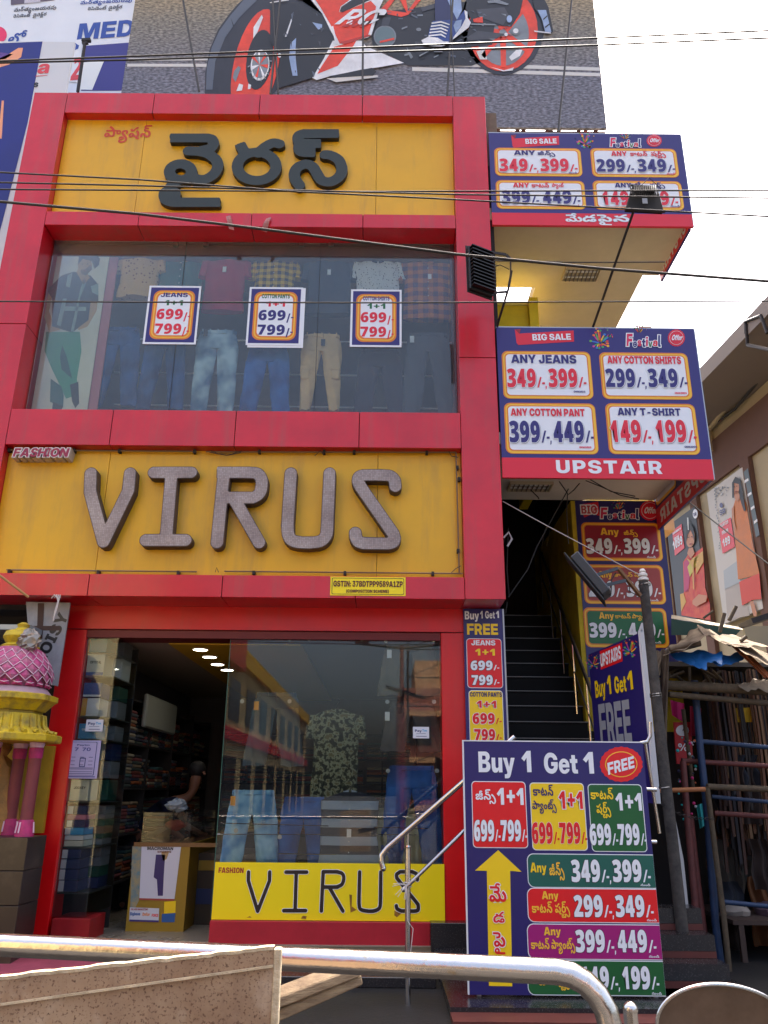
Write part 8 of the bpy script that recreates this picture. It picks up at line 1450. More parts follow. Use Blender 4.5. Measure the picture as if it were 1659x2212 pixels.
q2([(470, 60), (900, -20), (960, 330), (780, 560), (520, 640), (540, 420), (470, 300)], BK, 7); q2([(615, 320), (655, 280), (650, 400), (665, 550), (630, 550), (605, 420)], SB, 8); q2([(620, 145), (628, 150), (590, 270), (575, 275)], WH, 8); q2([(770, 170), (840, 185), (838, 215), (812, 222)], SB, 8)
q2(ell(537, 405, 13, 16), WH, 8)
q2([(640, -20), (1290, -20), (1250, 60), (1235, 110), (1190, 260), (1165, 280), (955, 335), (905, 240), (840, 110), (735, -20)], WH, 9)
q2([(770, -20), (1080, -20), (970, 60), (960, 100), (985, 100), (1185, 20), (1222, 60), (1215, 110), (1165, 265), (965, 325), (900, 190), (830, 70)], OR, 10)
q2([(1100, -20), (1200, -20), (1185, 10), (985, 102), (964, 98), (975, 65)], BK, 11)
g.text('I', 'RC', *b2(925, 190), *b2(1195, 80), WH, lay=12, shear=.9); g.text('I', '200', *b2(975, 208), *b2(1145, 150), OR2, lay=12, shear=.8)
q2([(915, 300), (1120, 300), (1150, 340), (1420, 458), (1235, 490), (1120, 505), (870, 560), (800, 580), (770, 565), (850, 430)], WH, 8); q2([(925, 345), (1080, 305), (1060, 340), (950, 480), (805, 538), (835, 485)], OR, 9)
q2([(880, 555), (1190, 495), (1225, 520), (1200, 550), (950, 560)], BK, 9); q2([(870, 568), (1230, 545), (1238, 560), (940, 595)], LN, 8)
q2([(1240, 90), (2150, -20), (2150, 380), (1900, 470), (1450, 470), (1200, 330), (1190, 270)], BK, 1); q2([(1255, 70), (1300, 20), (1340, -20), (1370, -20), (1300, 75), (1440, 95), (1380, -20), (1430, -20), (1450, 80), (1520, -20), (1560, -20), (1450, 110), (1400, 125), (1255, 95)], OR, 2)
q2(ell(1285, 265, 80, 78), GY, 3); q2(ell(1285, 265, 70, 68), mat('ad_teal_grey', (98, 118, 124), .5), 4); q2([(1248, 300), (1350, 275), (1352, 290), (1250, 314)], OR, 5); q2([(1440, 340), (1485, 410), (1470, 425), (1445, 380)], GY, 3); q2(ell(1525, 215, 18, 12), GY, 3); q2([(1270, 130), (1330, 130), (1310, 190), (1260, 190)], DG, 3)
q2([(1540, 60), (1640, 30), (1650, 60), (1550, 90)], DG, 3); q2([(1500, 300), (1650, 320), (1600, 350), (1500, 350)], DG, 3)
# rear wheel
q3(ell(690, 200, 345, 425), TY, 1); q3(ell(690, 250, 288, 345), OR, 2); q3(ell(690, 290, 215, 262), GY, 3)
for a in (0.5, 1.55, 2.4, 3.3, 4.4, 5.5): c_, s_ = math.cos(a), math.sin(a); q3([(690+30*c_-25*s_, 280+30*s_+25*c_), (690+225*c_-20*s_, 290+275*s_+20*c_), (690+225*c_+20*s_, 290+275*s_-20*c_), (690+30*c_+25*s_, 280+30*s_-25*c_)], OR, 4)
q3([(740, 480), (800, 420), (850, 420), (830, 470), (760, 510)], WH, 4); q3([(585, 560), (700, 590), (780, 565), (770, 590), (690, 598)], WH, 4); q3([(470, 430), (540, 420), (560, 500), (500, 500)], LN, 4)
q3([(400, -20), (860, -20), (830, 120), (760, 230), (620, 220), (600, 380), (380, 400), (420, 160), (380, 80)], BK, 5)
q3([(470, 90), (700, 70), (740, 140), (690, 220), (490, 150)], DG, 6); q3([(390, 320), (480, 265), (700, 290), (640, 330), (400, 345)], DG, 6); q3([(440, 170), (520, 150), (525, 200), (450, 195)], OR, 7); q3([(420, 205), (620, 210), (640, 222), (430, 218)], GY, 7); q3([(560, 20), (640, 5), (740, 45), (720, 55), (620, 35), (570, 40)], GY, 7)
q3(ell(795, 268, 36, 33), GY, 7); q3(ell(795, 268, 22, 20), WH, 8); q3(ell(715, 298, 14, 14), WH, 8); q3(ell(742, 170, 22, 30), SB, 8); q3([(590, 405), (820, 400), (820, 420), (590, 420)], mat('ad_chain', (100, 92, 84), .6), 6)
q3([(930, -20), (1020, -20), (1065, 70), (1105, 270), (1085, 290), (1035, 285), (1000, 150), (950, 80)], BK, 6); q3([(975, 95), (1045, 95), (1088, 275), (1040, 285), (1015, 180)], SB, 7); q3([(1020, 170), (1052, 140), (1056, 150), (1024, 180)], BK, 8); q3([(1035, 235), (1074, 205), (1078, 215), (1040, 245)], BK, 8); q3([(945, 265), (1085, 282), (1085, 292), (950, 276)], WH, 8); q3([(700, -20), (900, -20), (850, 60), (760, 40)], OR, 4)
# jeans and sneaker
q3([(130, 180), (125, -20), (340, -20), (350, 110), (300, 220), (180, 220)], mat('ad_jeans', (38, 44, 88), .5), 8); q3([(215, -20), (340, -20), (350, 100), (310, 180), (270, 100)], SB, 9)
q3([(110, 190), (250, 180), (300, 190), (370, 100), (385, 110), (395, 160), (425, 200), (410, 240), (270, 345), (240, 380), (180, 400), (40, 395), (15, 355), (70, 320), (85, 250)], BL, 10)
q3([(15, 350), (75, 320), (150, 330), (200, 360), (240, 360), (240, 385), (180, 402), (40, 396)], WH, 11); q3([(370, 100), (395, 115), (398, 165), (425, 205), (405, 245), (275, 345), (280, 325), (350, 230), (380, 170)], WH, 11); q3([(300, 190), (350, 180), (340, 240), (300, 290), (280, 230)], SB, 11)
for k in range(5): y = 205+k*26; q3([(100+k*(-6), y), (180, y-12), (250-k*8, y+14), (246-k*8, y+22), (175, y+2), (100-k*6, y+12)], WH, 12)
q3([(-60, 130), (120, 90), (130, 420), (0, 480), (-80, 400)], BK, 2); q3([(120, 425), (190, 415), (190, 445), (120, 445)], GY, 9); q3([(0, 470), (120, 410), (122, 416), (0, 482)], GY, 9)
q2([(905, 205), (935, 330), (948, 325), (918, 200)], WH, 12); q2([(1000, 330), (1180, 270), (1184, 262), (1160, 262), (960, 318)], OR2, 11); q2([(560, 10), (600, 8), (606, 14), (470, 34), (468, 28)], LN, 8)
for k in range(9): a = .35*k; q2([(395+70*math.cos(a), 440+120*math.sin(a)), (395+88*math.cos(a), 440+150*math.sin(a)), (395+88*math.cos(a+.06), 440+150*math.sin(a+.06)), (395+70*math.cos(a+.06), 440+120*math.sin(a+.06))], GY, 7)
rnd = random.Random(33)
for k in range(46):
    x = 1250+rnd.uniform(0, 640); y = 60+rnd.uniform(0, 380); w_ = rnd.uniform(8, 46); h_ = rnd.uniform(4, 16); a = rnd.uniform(-.5, .5)
    q2([(x, y), (x+w_, y+w_*a), (x+w_, y+w_*a+h_), (x, y+h_)], rnd.choice([DG, GY, TY2, BK]), 2.2+.02*k)
for k in range(16): x = 560+rnd.uniform(0, 330); y = 40+rnd.uniform(0, 480); q2([(x, y), (x+rnd.uniform(6, 30), y+rnd.uniform(-20, 20)), (x+rnd.uniform(0, 20), y+rnd.uniform(10, 60))], rnd.choice([DG, TY2]), 8.2+.02*k)
for k in range(20): x = 400+rnd.uniform(0, 360); y = 30+rnd.uniform(0, 320); q3([(x, y), (x+rnd.uniform(10, 50), y+rnd.uniform(-8, 8)), (x+rnd.uniform(10, 50), y+rnd.uniform(6, 20))], rnd.choice([GY, DG, TY2]), 6.2+.02*k)
g.go('motorcycle_print', t)
mb = MB()
for px in (1078, 1120, 1133, 1185, 1210, 1253, 1268, 1290): p = pl.ab(px, 280); mb.bar((p[0]-.1, YH+.2, hz0-.35), (p[0], YH+.06, hz0+.02), .05, .05, RUST)
mb.bar((1.3, YH+.1, hz0-.02), (hx1, YH+.1, hz0-.02), .04, .06, RUST).bar((1.3, YH+.25, hz0-.36), (hx1, YH+.25, hz0-.36), .05, .05, RUST); mb.go('support_frame', t)
for x in (hx0+.5, hx0+2.5, hx0+4.8, hx1-.8): MB().bar((x, YH+.35, 9.9), (x, YH+.35, hz1-.5), .09, .09, RUST).go('support_post', t)
for i, (P, lb) in enumerate((([(392, -20), (430, 197)], 'leftmost thin guy rod before the motorcycle hoarding'), ([(588, -20), (601, 203)], 'guy rod crossing its neighbour before the front wheel'), ([(607, -20), (584, 203)], 'guy rod slanting the other way before the front wheel'), ([(785, -20), (783, 205)], 'upright rod before the motorcycle fairing'), ([(979, -20), (966, 208)], 'thicker rod before the printed shoe'), ([(972, -20), (982, 210)], 'thin rod beside the one before the printed shoe'), ([(1237, -20), (1206, 284)], 'rightmost slanting rod before the hoarding'))):
    o = tube('guy_rod', [W(*P[0], 1.45), W(*P[1], 1.1)], .016 if i != 5 else .009, CABLE, None, 6); tag(o, lb, 'rod', 'rods bracing the rooftop hoarding')
# medical hoarding, top left
x0 = -8.5; zm = pl.ab(100, 60); t = thing('medical_hoarding', 'white rooftop hoarding with blue MED lettering and small Telugu lines', 'billboard', (-6, YH, 11))
box('sheet', x0, hx0-.01, YH+.02, YH+.07, 10.1, hz1, mat('hoarding_white', (220, 226, 236), .6, var=.04, scale=1), t); q4 = lambda x, y: (x*.1994, y*.1994)
Pm = FP(YH+.02); g = Print(Pm, base=.004, step=.003); MBl = mat('hoarding_blue', (36, 72, 158), .5); MBd = mat('hoarding_indigo', (52, 50, 132), .5)
g.px([q4(*p) for p in ((900, 500), (1418, 462), (1330, 985), (880, 985))], MBd, 0); g.px([q4(*p) for p in ((905, 680), (1130, 660), (1000, 978), (870, 975))], mat('hoarding_white2', (226, 230, 232), .6), 1)
skew_text(g, 'I', 'MED', q4(832, 440), q4(1440, 392), 36, MBl, 1)
skew_text(g, 'T', 'lo', q4(80, 485), q4(275, 465), 20, MBl, 1); g.px(ell(*q4(-20, 380), 19, 18), mat('hoarding_pink', (230, 40, 96), .5), 1)
skew_text(g, 'T', 'director', q4(145, 195), q4(330, 182), 6, DG, 1); skew_text(g, 'T', 'director2', q4(355, 185), q4(505, 170), 6, DG, 1); skew_text(g, 'T', 'name', q4(150, 130), q4(610, 100), 7, DG, 1)
skew_text(g, 'T', 'director', q4(950, 115), q4(1155, 105), 6, DG, 1); skew_text(g, 'T', 'director2', q4(1175, 105), q4(1325, 92), 6, DG, 1); skew_text(g, 'T', 'name', q4(870, 52), q4(1430, 22), 7, mat('hoarding_blue', (36, 72, 158), .5), 1)
g.px([q4(*p) for p in ((118, -20), (590, -20), (590, 5), (120, 58))], mat('photo_dark', (96, 86, 104), .6), 1); g.px([q4(*p) for p in ((270, -20), (440, -20), (440, 28), (265, 45))], mat('photo_pale', (190, 186, 200), .6), 2)
g.px([q4(*p) for p in ((808, 440), (885, 430), (870, 900), (745, 890))], mat('hoarding_white', (220, 226, 236), .6), 2); skew_text(g, 'D', '2', q4(762, 880), q4(870, 870), 54, mat('hoarding_red', (214, 66, 76), .5), 3); g.px([q4(*p) for p in ((812, 470), (860, 500), (850, 535), (810, 552))], MBl, 3)
g.go('print', t)
tag(tube('iron_post', [W(184, 88, 1.3), W(168, 198, 1.3)], .025, IRON), 'iron post with a hook between the two left hoardings', 'post')
o = MB().bar(W(177, 88, 1.3), W(196, 87, 1.3), .05, .05, IRON).bar(W(178, 96, 1.3), W(190, 92, 1.3), .04, .04, IRON).go('iron_clamp'); tag(o, 'dark iron clamp at the top of the left iron post', 'clamp')
# blue board at the far left edge
Yb = .62; pb = FP(Yb); t = thing('blue_board', 'tall blue board with a pale strip and red letter a at the far left edge', 'billboard', (-5.5, Yb, 4.5))
xe = pb.ab(161, 86)[0]; ze = pb.ab(120, 89)[1]
xe2 = -4.53
box('sheet', -8, xe, Yb+.01, Yb+.06, 10.0, ze, mat('strip_white', (206, 210, 216), .6), t); box('sheet_lower', -8, -4.55, Yb+.011, Yb+.06, 4.4, 9.998, mat('strip_white', (206, 210, 216), .6), t)
g = Print(FP(Yb+.01), base=.003, step=.002); BB = mat('deep_blue_print', (28, 38, 128), .5, var=.1, scale=1)
g.px([(-400, 110), (92, 90), (60, 265), (0, 500), (-20, 620), (-400, 620)], BB, 0)
for P, m_ in (([(18, 118), (40, 104), (50, 104), (46, 124), (20, 140), (0, 146), (-30, 140)], mat('peach_print', (236, 160, 120), .5)), ([(-30, 108), (28, 118), (12, 128), (-30, 134)], mat('violet_print', (96, 60, 140), .5)), ([(4, 218), (9, 218), (4, 300), (-4, 300)], mat('peach_print', (236, 160, 120), .5))): g.px(P, m_, 1)
skew_text(g, 'I', 'a', q4(402, 800), q4(525, 795), 29, mat('hoarding_red', (214, 66, 76), .5), 1); g.px([q4(*p) for p in ((385, 825), (516, 815), (515, 820), (384, 832))], mat('hoarding_red', (214, 66, 76), .5), 1); skew_text(g, 'I', 's', q4(360, 948), q4(412, 945), 14, PK, 1)
g.go('print', t)

# ---------------------------------------------------------------- building at the right with saree posters
bp0 = W(1580, 1200, 7.0)
d0 = ray(655, 1722); d0.z = 0; d0.normalize()
BP = Plane(bp0.x, bp0.y, -d0.x, -d0.y)       # a grows towards the viewer (to the right in the picture)
BC = mat('cream_building', (184, 170, 140), .85, var=.06, scale=1, bump=.1); BBR = mat('brown_band', (112, 82, 70), .8, var=.06); 
t = thing('cream_building', 'cream building with brown bands and deep eaves receding at the right', 'building', (bp0.x, bp0.y, 0))
def bslab(a0, a1, b0, b1, out, m, nm, par=t):
    V = [BP.p(a, b, o) for a in (a0, a1) for b in (b0, b1) for o in (out, -.3 if nm != 'wall' else -9)]
    return MB().add(V, [(0, 1, 3, 2), (4, 6, 7, 5), (0, 4, 5, 1), (2, 3, 7, 6), (0, 2, 6, 4), (1, 5, 7, 3)], m).go(nm, par)
BQ = Plane(0, 0); BQ.o = BP.o+BP.n*1.15; BQ.u = BP.u; BQ.n = BP.n; ev = BQ.ab(1659, 668); ev2 = BQ.ab(1513, 828); zE = (ev[1]+ev2[1])/2
bslab(-9, 8, 0, zE-.05, 0, BC, 'wall')
bslab(-9, 8, zE-.04, zE+.25, 1.15, mat('grey_eave', (128, 118, 112), .85), 'eave')
s1 = BP.ab(1600, 905)[1]; s0 = BP.ab(1600, 1005)[1]
bslab(-9, 8, s0, s1, .06, BBR, 'brown_band')
for px0, px1 in ((1438, 1446), (1506, 1522), (1628, 1650)):
    a0 = BP.ab(px0, 1150)[0]; a1 = BP.ab(px1, 1150)[0]; bslab(a0, a1, 0, s0-.002, .09, BBR, 'brown_pilaster')
for a in (-6, -3.2, -.4, 2.4): bslab(a, a+.35, s1+.002, zE-.06, .08, mat('cream_pilaster', (196, 178, 140), .85), 'pilaster')
tube('drain_pipe', [BP.p(BP.ab(1659, 780)[0], BP.ab(1659, 780)[1], .15), BP.p(BP.ab(1570, 900)[0], BP.ab(1570, 900)[1], .15), BP.p(BP.ab(1545, 930)[0], BP.ab(1545, 930)[1], .15), BP.p(BP.ab(1550, 975)[0], BP.ab(1550, 975)[1], .15)], .05, BC, t)
tube('cable_run', [BP.p(*BP.ab(1659, 815), .12), BP.p(*BP.ab(1600, 885), .12), BP.p(*BP.ab(1540, 925), .12)], .03, CABLE, t)
tube('bracket_loop', [BP.p(*BQ.ab(1613, 720), 1.16), BP.p(*BQ.ab(1612, 695), 1.16), BP.p(*BQ.ab(1645, 682), 1.16), BP.p(*BQ.ab(1659, 720), 1.16)], .03, IRON, t)
tube('bracket_loop', [BP.p(*BQ.ab(1613, 700), 1.16), BP.p(*BQ.ab(1616, 745), 1.16), BP.p(*BQ.ab(1670, 757), 1.16)], .03, IRON, t)
def bposter(c, m, label):
    q = [BP.ab(*p) for p in c]; t = thing('wall_poster', label, 'poster', BP.p(q[3][0], q[3][1], .1))
    a0 = (q[0][0]+q[3][0])/2; a1 = (q[1][0]+q[2][0])/2; b0 = (q[2][1]+q[3][1])/2; b1 = (q[0][1]+q[1][1])/2
    V = [BP.p(a, b, o) for a in (a0, a1) for b in (b0, b1) for o in (.10, .02)]
    MB().add(V, [(0, 1, 3, 2), (4, 6, 7, 5), (0, 4, 5, 1), (2, 3, 7, 6), (0, 2, 6, 4), (1, 5, 7, 3)], m).go('sheet', t)
    return t
z8_ = lambda x, y: (1299.7+x*.2671, 984.6+y*.2671)
PF = Plane(0, 0); PF.o = BP.o+BP.n*.10; PF.u = BP.u; PF.n = BP.n
t = bposter([z8_(565, 575), z8_(790, 405), z8_(905, 1335), z8_(640, 1335)], mat('poster_charcoal', (84, 90, 96), .6), 'dark poster of a seated woman in an orange and pink saree')
g = Print(PF, base=.006, step=.006); q = lambda P, m, l: g.px([z8_(*p) for p in P], m, l)
SKF = mat('print_fair_skin', (196, 132, 96), .5); SAR = mat('print_saree_orange', (216, 84, 34), .5, col2=(196, 40, 50), scale=5); MG = mat('print_blouse_magenta', (186, 30, 96), .5); GLD = mat('print_gold', (208, 160, 70), .5)
q([(660, 860), (700, 800), (750, 790), (820, 740), (830, 900), (840, 1060), (690, 1090), (668, 1110)], SAR, 0); q([(668, 860), (705, 830), (720, 930), (708, 1100), (672, 1100)], MG, 1)
q([(640, 1130), (700, 1080), (840, 1060), (880, 1200), (885, 1330), (650, 1290)], SAR, 1); q([(700, 900), (740, 830), (790, 800), (760, 900), (720, 980)], mat('print_saree_lime', (196, 186, 70), .5), 2); q([(760, 820), (825, 770), (830, 860), (770, 960)], GLD, 2); q([(640, 1120), (668, 1110), (690, 1180), (650, 1260)], GLD, 2)
q([(700, 790), (712, 750), (745, 740), (760, 790), (730, 830)], SKF, 3); q(ell(730, 665, 36, 76, .1), SKF, 4); q([(695, 640), (700, 570), (728, 545), (752, 580), (766, 640), (762, 700), (750, 640), (730, 600), (708, 640), (698, 700)], BK, 5); q([(706, 500), (716, 500), (720, 600), (712, 600)], mat('print_flower', (220, 224, 220), .5), 6)
q(ell(716, 660, 6, 4), BK, 6); q(ell(742, 655, 6, 4), BK, 6); q(ell(734, 714, 12, 5, -.2), mat('print_lips', (150, 40, 50), .5), 6); q([(700, 830), (745, 900), (752, 1080), (760, 1080), (756, 890), (765, 820), (740, 850)], GLD, 5)
q([(750, 1170), (800, 1120), (870, 1130), (860, 1180), (780, 1220), (750, 1200)], SKF, 6)
q([(574, 610), (650, 550), (674, 745), (597, 810)], PR, 1)
def b_text(s, x0, y0, x1, y1, h, m, f='I'): skew_text(g, f, s, z8_(x0, y0), z8_(x1, y1), h*.2671, m, 3)
b_text('1099', 588, 765, 664, 710, 78, PW_, 'D'); b_text('FROM', 596, 690, 636, 662, 26, PW_); b_text('SAREES', 584, 640, 650, 595, 18, PW_)
q(ell(763, 470, 20, 38), PW_, 2); b_text('SR', 752, 490, 776, 482, 28, PN2); g.go('print', t)
t = bposter([z8_(905, 290), z8_(1185, 90), z8_(1340, 1250), z8_(1010, 1360)], mat('poster_pale', (208, 204, 198), .6), 'pale poster of a woman in a long orange dress beside a red price tag')
g = Print(PF, base=.006, step=.006)
q([(990, 930), (1110, 840), (1200, 1290), (1020, 1330)], mat('poster_floor', (186, 178, 172), .6), 0); q([(990, 930), (1100, 850), (1130, 1020), (1000, 1080)], mat('poster_wall_grey', (178, 186, 192), .6), 1)
q([(1150, 130), (1185, 100), (1280, 640), (1250, 660)], mat('poster_window', (104, 118, 126), .6), 0); 
for k in range(4): q([(1158+k*26, 200+k*110), (1190+k*24, 180+k*110), (1194+k*24, 200+k*110), (1160+k*26, 222+k*110)], PW_, 1)
q([(1075, 400), (1090, 350), (1150, 330), (1175, 380), (1215, 620), (1250, 800), (1285, 960), (1110, 1000), (1095, 780), (1080, 600), (1063, 480)], mat('dress_orange', (206, 122, 62), .5, var=.08), 2); q([(1122, 1020), (1190, 990), (1285, 950), (1303, 1160), (1230, 1165), (1145, 1212)], mat('dress_red_hem', (214, 60, 34), .5), 3)
q([(1090, 350), (1080, 300), (1110, 290), (1140, 330), (1110, 370)], SKF, 4); q([(1070, 340), (1068, 220), (1095, 170), (1135, 190), (1155, 300), (1180, 440), (1165, 450), (1130, 340), (1125, 230), (1085, 220), (1085, 340)], BK, 5); q(ell(1100, 255, 24, 56), SKF, 4); q([(1063, 430), (1080, 400), (1085, 520), (1100, 600), (1085, 590), (1066, 520)], SKF, 4); q([(1215, 640), (1240, 740), (1228, 745)], SKF, 4)
q(ell(1090, 250, 4, 4), BK, 6); q(ell(1110, 246, 4, 4), BK, 6); q(ell(1102, 288, 8, 4), mat('print_lips', (150, 40, 50), .5), 6); q([(1210, 1180), (1240, 1175), (1268, 1270), (1262, 1300), (1240, 1296)], SKF, 4)
q([(948, 560), (1050, 498), (1085, 735), (985, 792)], PR, 2); b_text('KURTIS', 972, 582, 1035, 545, 28, PW_); b_text('FROM', 985, 640, 1034, 612, 30, PW_); b_text('199', 992, 742, 1052, 706, 74, PW_, 'D')
b_text('SR', 966, 485, 1012, 462, 46, PN2); q(ell(974, 400, 14, 20), PN2, 2)
rnd = random.Random(9)
for k in range(26): q(ell(918+rnd.uniform(0, 110), 268+rnd.uniform(-20, 60), rnd.uniform(3, 9), rnd.uniform(3, 8), rnd.uniform(0, 3), 8), GY, 2)
for k in range(20): q(ell(925+rnd.uniform(-5, 12)+k*2, 330+k*22, 4, 8, .3, 8), GY, 2)
g.go('print', t)
# ---------------------------------------------------------------- market stall at the right
ys = .3
t = thing('market_stall', 'dark stall of blue pipes and bamboo under ragged beige and blue tarpaulins', 'stall', (4.0, ys, 0))
BLP = mat('blue_painted_pipe', (30, 52, 84), .5, var=.2, scale=12); BRP = mat('red_brown_pipe', (92, 42, 38), .6, var=.25, scale=12); BAM = mat('bamboo', (84, 70, 52), .8, var=.3, scale=15, bump=.3)
TB = mat('beige_tarpaulin', (122, 104, 82), .85, col2=(80, 64, 48), scale=4, bump=.3, bscale=12); TBL = mat('blue_tarpaulin', (24, 92, 152), .5, var=.2, scale=5, bump=.2, bscale=10); TO = mat('orange_brown_tarpaulin', (150, 84, 48), .7, var=.2, scale=4)
z9 = lambda x, y: (1402.1+x*.2879, 1575.4+y*.2879)   # detail of the right edge
def pole(P, r, m, nm, Y=ys, n=10): return tube(nm, [W(*p, Y) for p in P], r, m, t, n)
pole([(1500, 1470), (1511, 1600), (1528, 1760), (1545, 1990), (1562, 2125)], .036, BLP, 'blue_post')
pole([z9(395, 92), z9(892, 135)], .024, BLP, 'blue_bar'); pole([z9(470, 505), z9(892, 545)], .02, BLP, 'blue_bar'); pole([z9(560, 1295), z9(892, 1328)], .022, BLP, 'blue_bar')
pole([z9(245, 235), z9(892, 275)], .026, BRP, 'brown_bar', ys+.1); pole([z9(490, 628), z9(892, 655)], .026, BRP, 'brown_bar', ys+.1)
pole([z9(255, 240), z9(290, 700), z9(340, 1250), z9(385, 1880)], .032, BRP, 'brown_post', ys-.05); pole([z9(310, 650), z9(365, 1150), z9(460, 1880)], .03, BRP, 'brown_post', ys+.05)
pole([z9(435, 430), z9(500, 950), z9(560, 1400), z9(610, 1890)], .026, BAM, 'bamboo_post', ys-.1); pole([z9(435, 430), z9(900, 450)], .03, BAM, 'bamboo_bar', ys-.1); pole([z9(-5, 462), z9(420, 450)], .022, mat('orange_wood', (150, 92, 50), .7), 'wood_bar', ys-.35)
pole([z9(255, -150), z9(330, 440)], .022, BAM, 'bamboo_post', ys+.6)
for (a, b, r) in (((1432, 1480), (1665, 1492), .05), ((1445, 1500), (1665, 1520), .03), ((1450, 1408), (1513, 1392), .02), ((1520, 1335), (1540, 1320), .012), ((1575, 1340), (1590, 1310), .02), ((1555, 1365), (1565, 1325), .02), ((1600, 1385), (1612, 1375), .02)):
    pole([a, b], r, BAM, 'bamboo_pole', ys-.15)
rnd = random.Random(12)
for k in range(15): x = 1440+rnd.uniform(0, 210); pole([(x, 1440+rnd.uniform(-10, 20)), (x+rnd.uniform(-60, 60), 1475+rnd.uniform(-8, 14))], .016, BAM, 'rafter', ys+rnd.uniform(.2, 1.2), 6)
def cloth(F, m, nm, nu=44, nv=20):
    o = MB().sheet(F, nu, nv, m).go(nm, t, smooth=False, fix=False); o.data.polygons.foreach_set('use_smooth', [True]*len(o.data.polygons)); return o
def quadc(c, Y0, Y1, amp, m, nm, seed=0, fold=9):
    """px corners tl,tr,br,bl; Y0 back(top) .. Y1 front(bottom)"""
    rr = random.Random(seed); p = [rr.uniform(0, 6) for _ in range(3)]
    def F(u, v):
        x = (c[0][0]*(1-u)+c[1][0]*u)*(1-v)+(c[3][0]*(1-u)+c[2][0]*u)*v; y = (c[0][1]*(1-u)+c[1][1]*u)*(1-v)+(c[3][1]*(1-u)+c[2][1]*u)*v
        q = W(x, y, Y0+(Y1-Y0)*v); w_ = amp*(math.sin(u*fold+p[0])+.6*math.sin(u*fold*2.3+v*4+p[1])+.5*math.sin(v*7+p[2])); return q+Vector((w_*.2, w_, w_*.6))
    return cloth(F, m, nm)
quadc([(1440, 1402), (1508, 1352), (1545, 1368), (1432, 1418)], .7, -.1, .03, TB, 'beige_tarpaulin', 1)
quadc([(1505, 1350), (1535, 1362), (1600, 1405), (1520, 1372)], .6, 0, .025, TB, 'beige_tarpaulin', 2)
quadc([(1520, 1368), (1600, 1375), (1665, 1398), (1570, 1395)], .5, -.05, .025, TB, 'beige_tarpaulin', 3)
quadc([(1570, 1388), (1600, 1392), (1668, 1462), (1655, 1468)], .3, -.1, .03, TO, 'orange_tarpaulin', 4, 6); quadc([(1575, 1378), (1665, 1412), (1668, 1440), (1600, 1405)], .35, -.15, .02, TB, 'beige_tarpaulin', 5)
quadc([(1408, 1412), (1436, 1400), (1426, 1460), (1402, 1445)], .1, 0, .02, TB, 'beige_tarpaulin', 6)
quadc([(1430, 1404), (1446, 1400), (1440, 1700), (1425, 1560)], -.0, .1, .02, mat('dull_brown_sacking', (92, 76, 60), .9, var=.3), 'sacking_edge', 7, 5)
quadc([(1402, 1420), (1428, 1430), (1412, 1560), (1398, 1560)], .3, .2, .02, mat('yellow_cloth', (196, 160, 40), .8, var=.25), 'yellow_cloth', 8, 7)
quadc([(1438, 1406), (1615, 1416), (1600, 1438), (1470, 1432)], .2, .0, .04, TBL, 'blue_tarpaulin', 9, 12); quadc([(1460, 1420), (1558, 1404), (1556, 1424), (1510, 1442)], .15, -.05, .05, TBL, 'blue_tarpaulin', 10, 8)
quadc([(1590, 1474), (1665, 1465), (1668, 1494), (1600, 1488)], .2, .0, .03, mat('pale_cloth', (130, 114, 94), .8, var=.2), 'pale_cloth', 11)
a, b = W(1451, 1328, 1.2), W(1603, 1358, .8)
MB().add([W(1451, 1328, 1.6), W(1603, 1356, 1.4), W(1604, 1360, .6), W(1450, 1336, .8)], [(0, 1, 2, 3)], mat('pale_sheet_edge', (150, 138, 118), .8)).add([W(1450, 1337, .8), W(1600, 1361, .6), W(1590, 1372, .62), W(1450, 1372, .82)], [(0, 1, 2, 3)], mat('green_board', (36, 70, 56), .6)).go('green_roof_board', t, fix=False)
tube('tarp_roll', [W(1446, 1402, .0), W(1490, 1392, -.02), W(1514, 1388, -.05)], .028, TB, t, 10)
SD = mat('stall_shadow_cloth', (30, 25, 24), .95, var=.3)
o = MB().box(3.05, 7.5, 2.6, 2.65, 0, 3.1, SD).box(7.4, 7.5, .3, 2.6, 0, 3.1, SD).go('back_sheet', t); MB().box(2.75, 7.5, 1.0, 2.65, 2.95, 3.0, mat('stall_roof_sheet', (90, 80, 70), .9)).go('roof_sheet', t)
# hanging goods: belts, beads, cloth strips
rnd = random.Random(21); HC = [(60, 34, 24), (34, 28, 26), (96, 60, 36), (24, 22, 30), (120, 90, 60)]
for k in range(120):
    px = 1540+rnd.uniform(-10, 125); y0 = 1530+rnd.uniform(-10, 40); y1 = y0+rnd.uniform(180, 520)
    a = W(px, y0, .8+rnd.uniform(0, .8)); c_ = rnd.randrange(5); m = mat('strap_%d' % c_, HC[c_], .6)
    L = rnd.uniform(.6, 1.6); o = MB().tube([(a.x, a.y, 2.9), (a.x+.01, a.y, a.z-.2), (a.x+rnd.uniform(-.03, .03), a.y, a.z-L)], [.012, .016, .02], m, 5).go('hanging_strap'); tag(o, 'dark leather strap or rope hanging in the gloom of the stall', 'strap', 'straps hanging inside the stall')
for k in range(40):
    px = 1462+rnd.uniform(0, 42); py = 1590+rnd.uniform(0, 190); a = W(px, py, .5); col = rnd.choice([(230, 50, 130), (40, 190, 190), (200, 200, 210), (40, 40, 70), (220, 110, 60)])
    o = MB().sphere(a, rnd.uniform(.008, .018), mat('trinket_%d' % (sum(col)), col, .3), 8).go('trinket'); tag(o, 'small shiny trinket hanging between the pole and the blue pipe', 'trinket', 'trinkets hanging at the stall side')
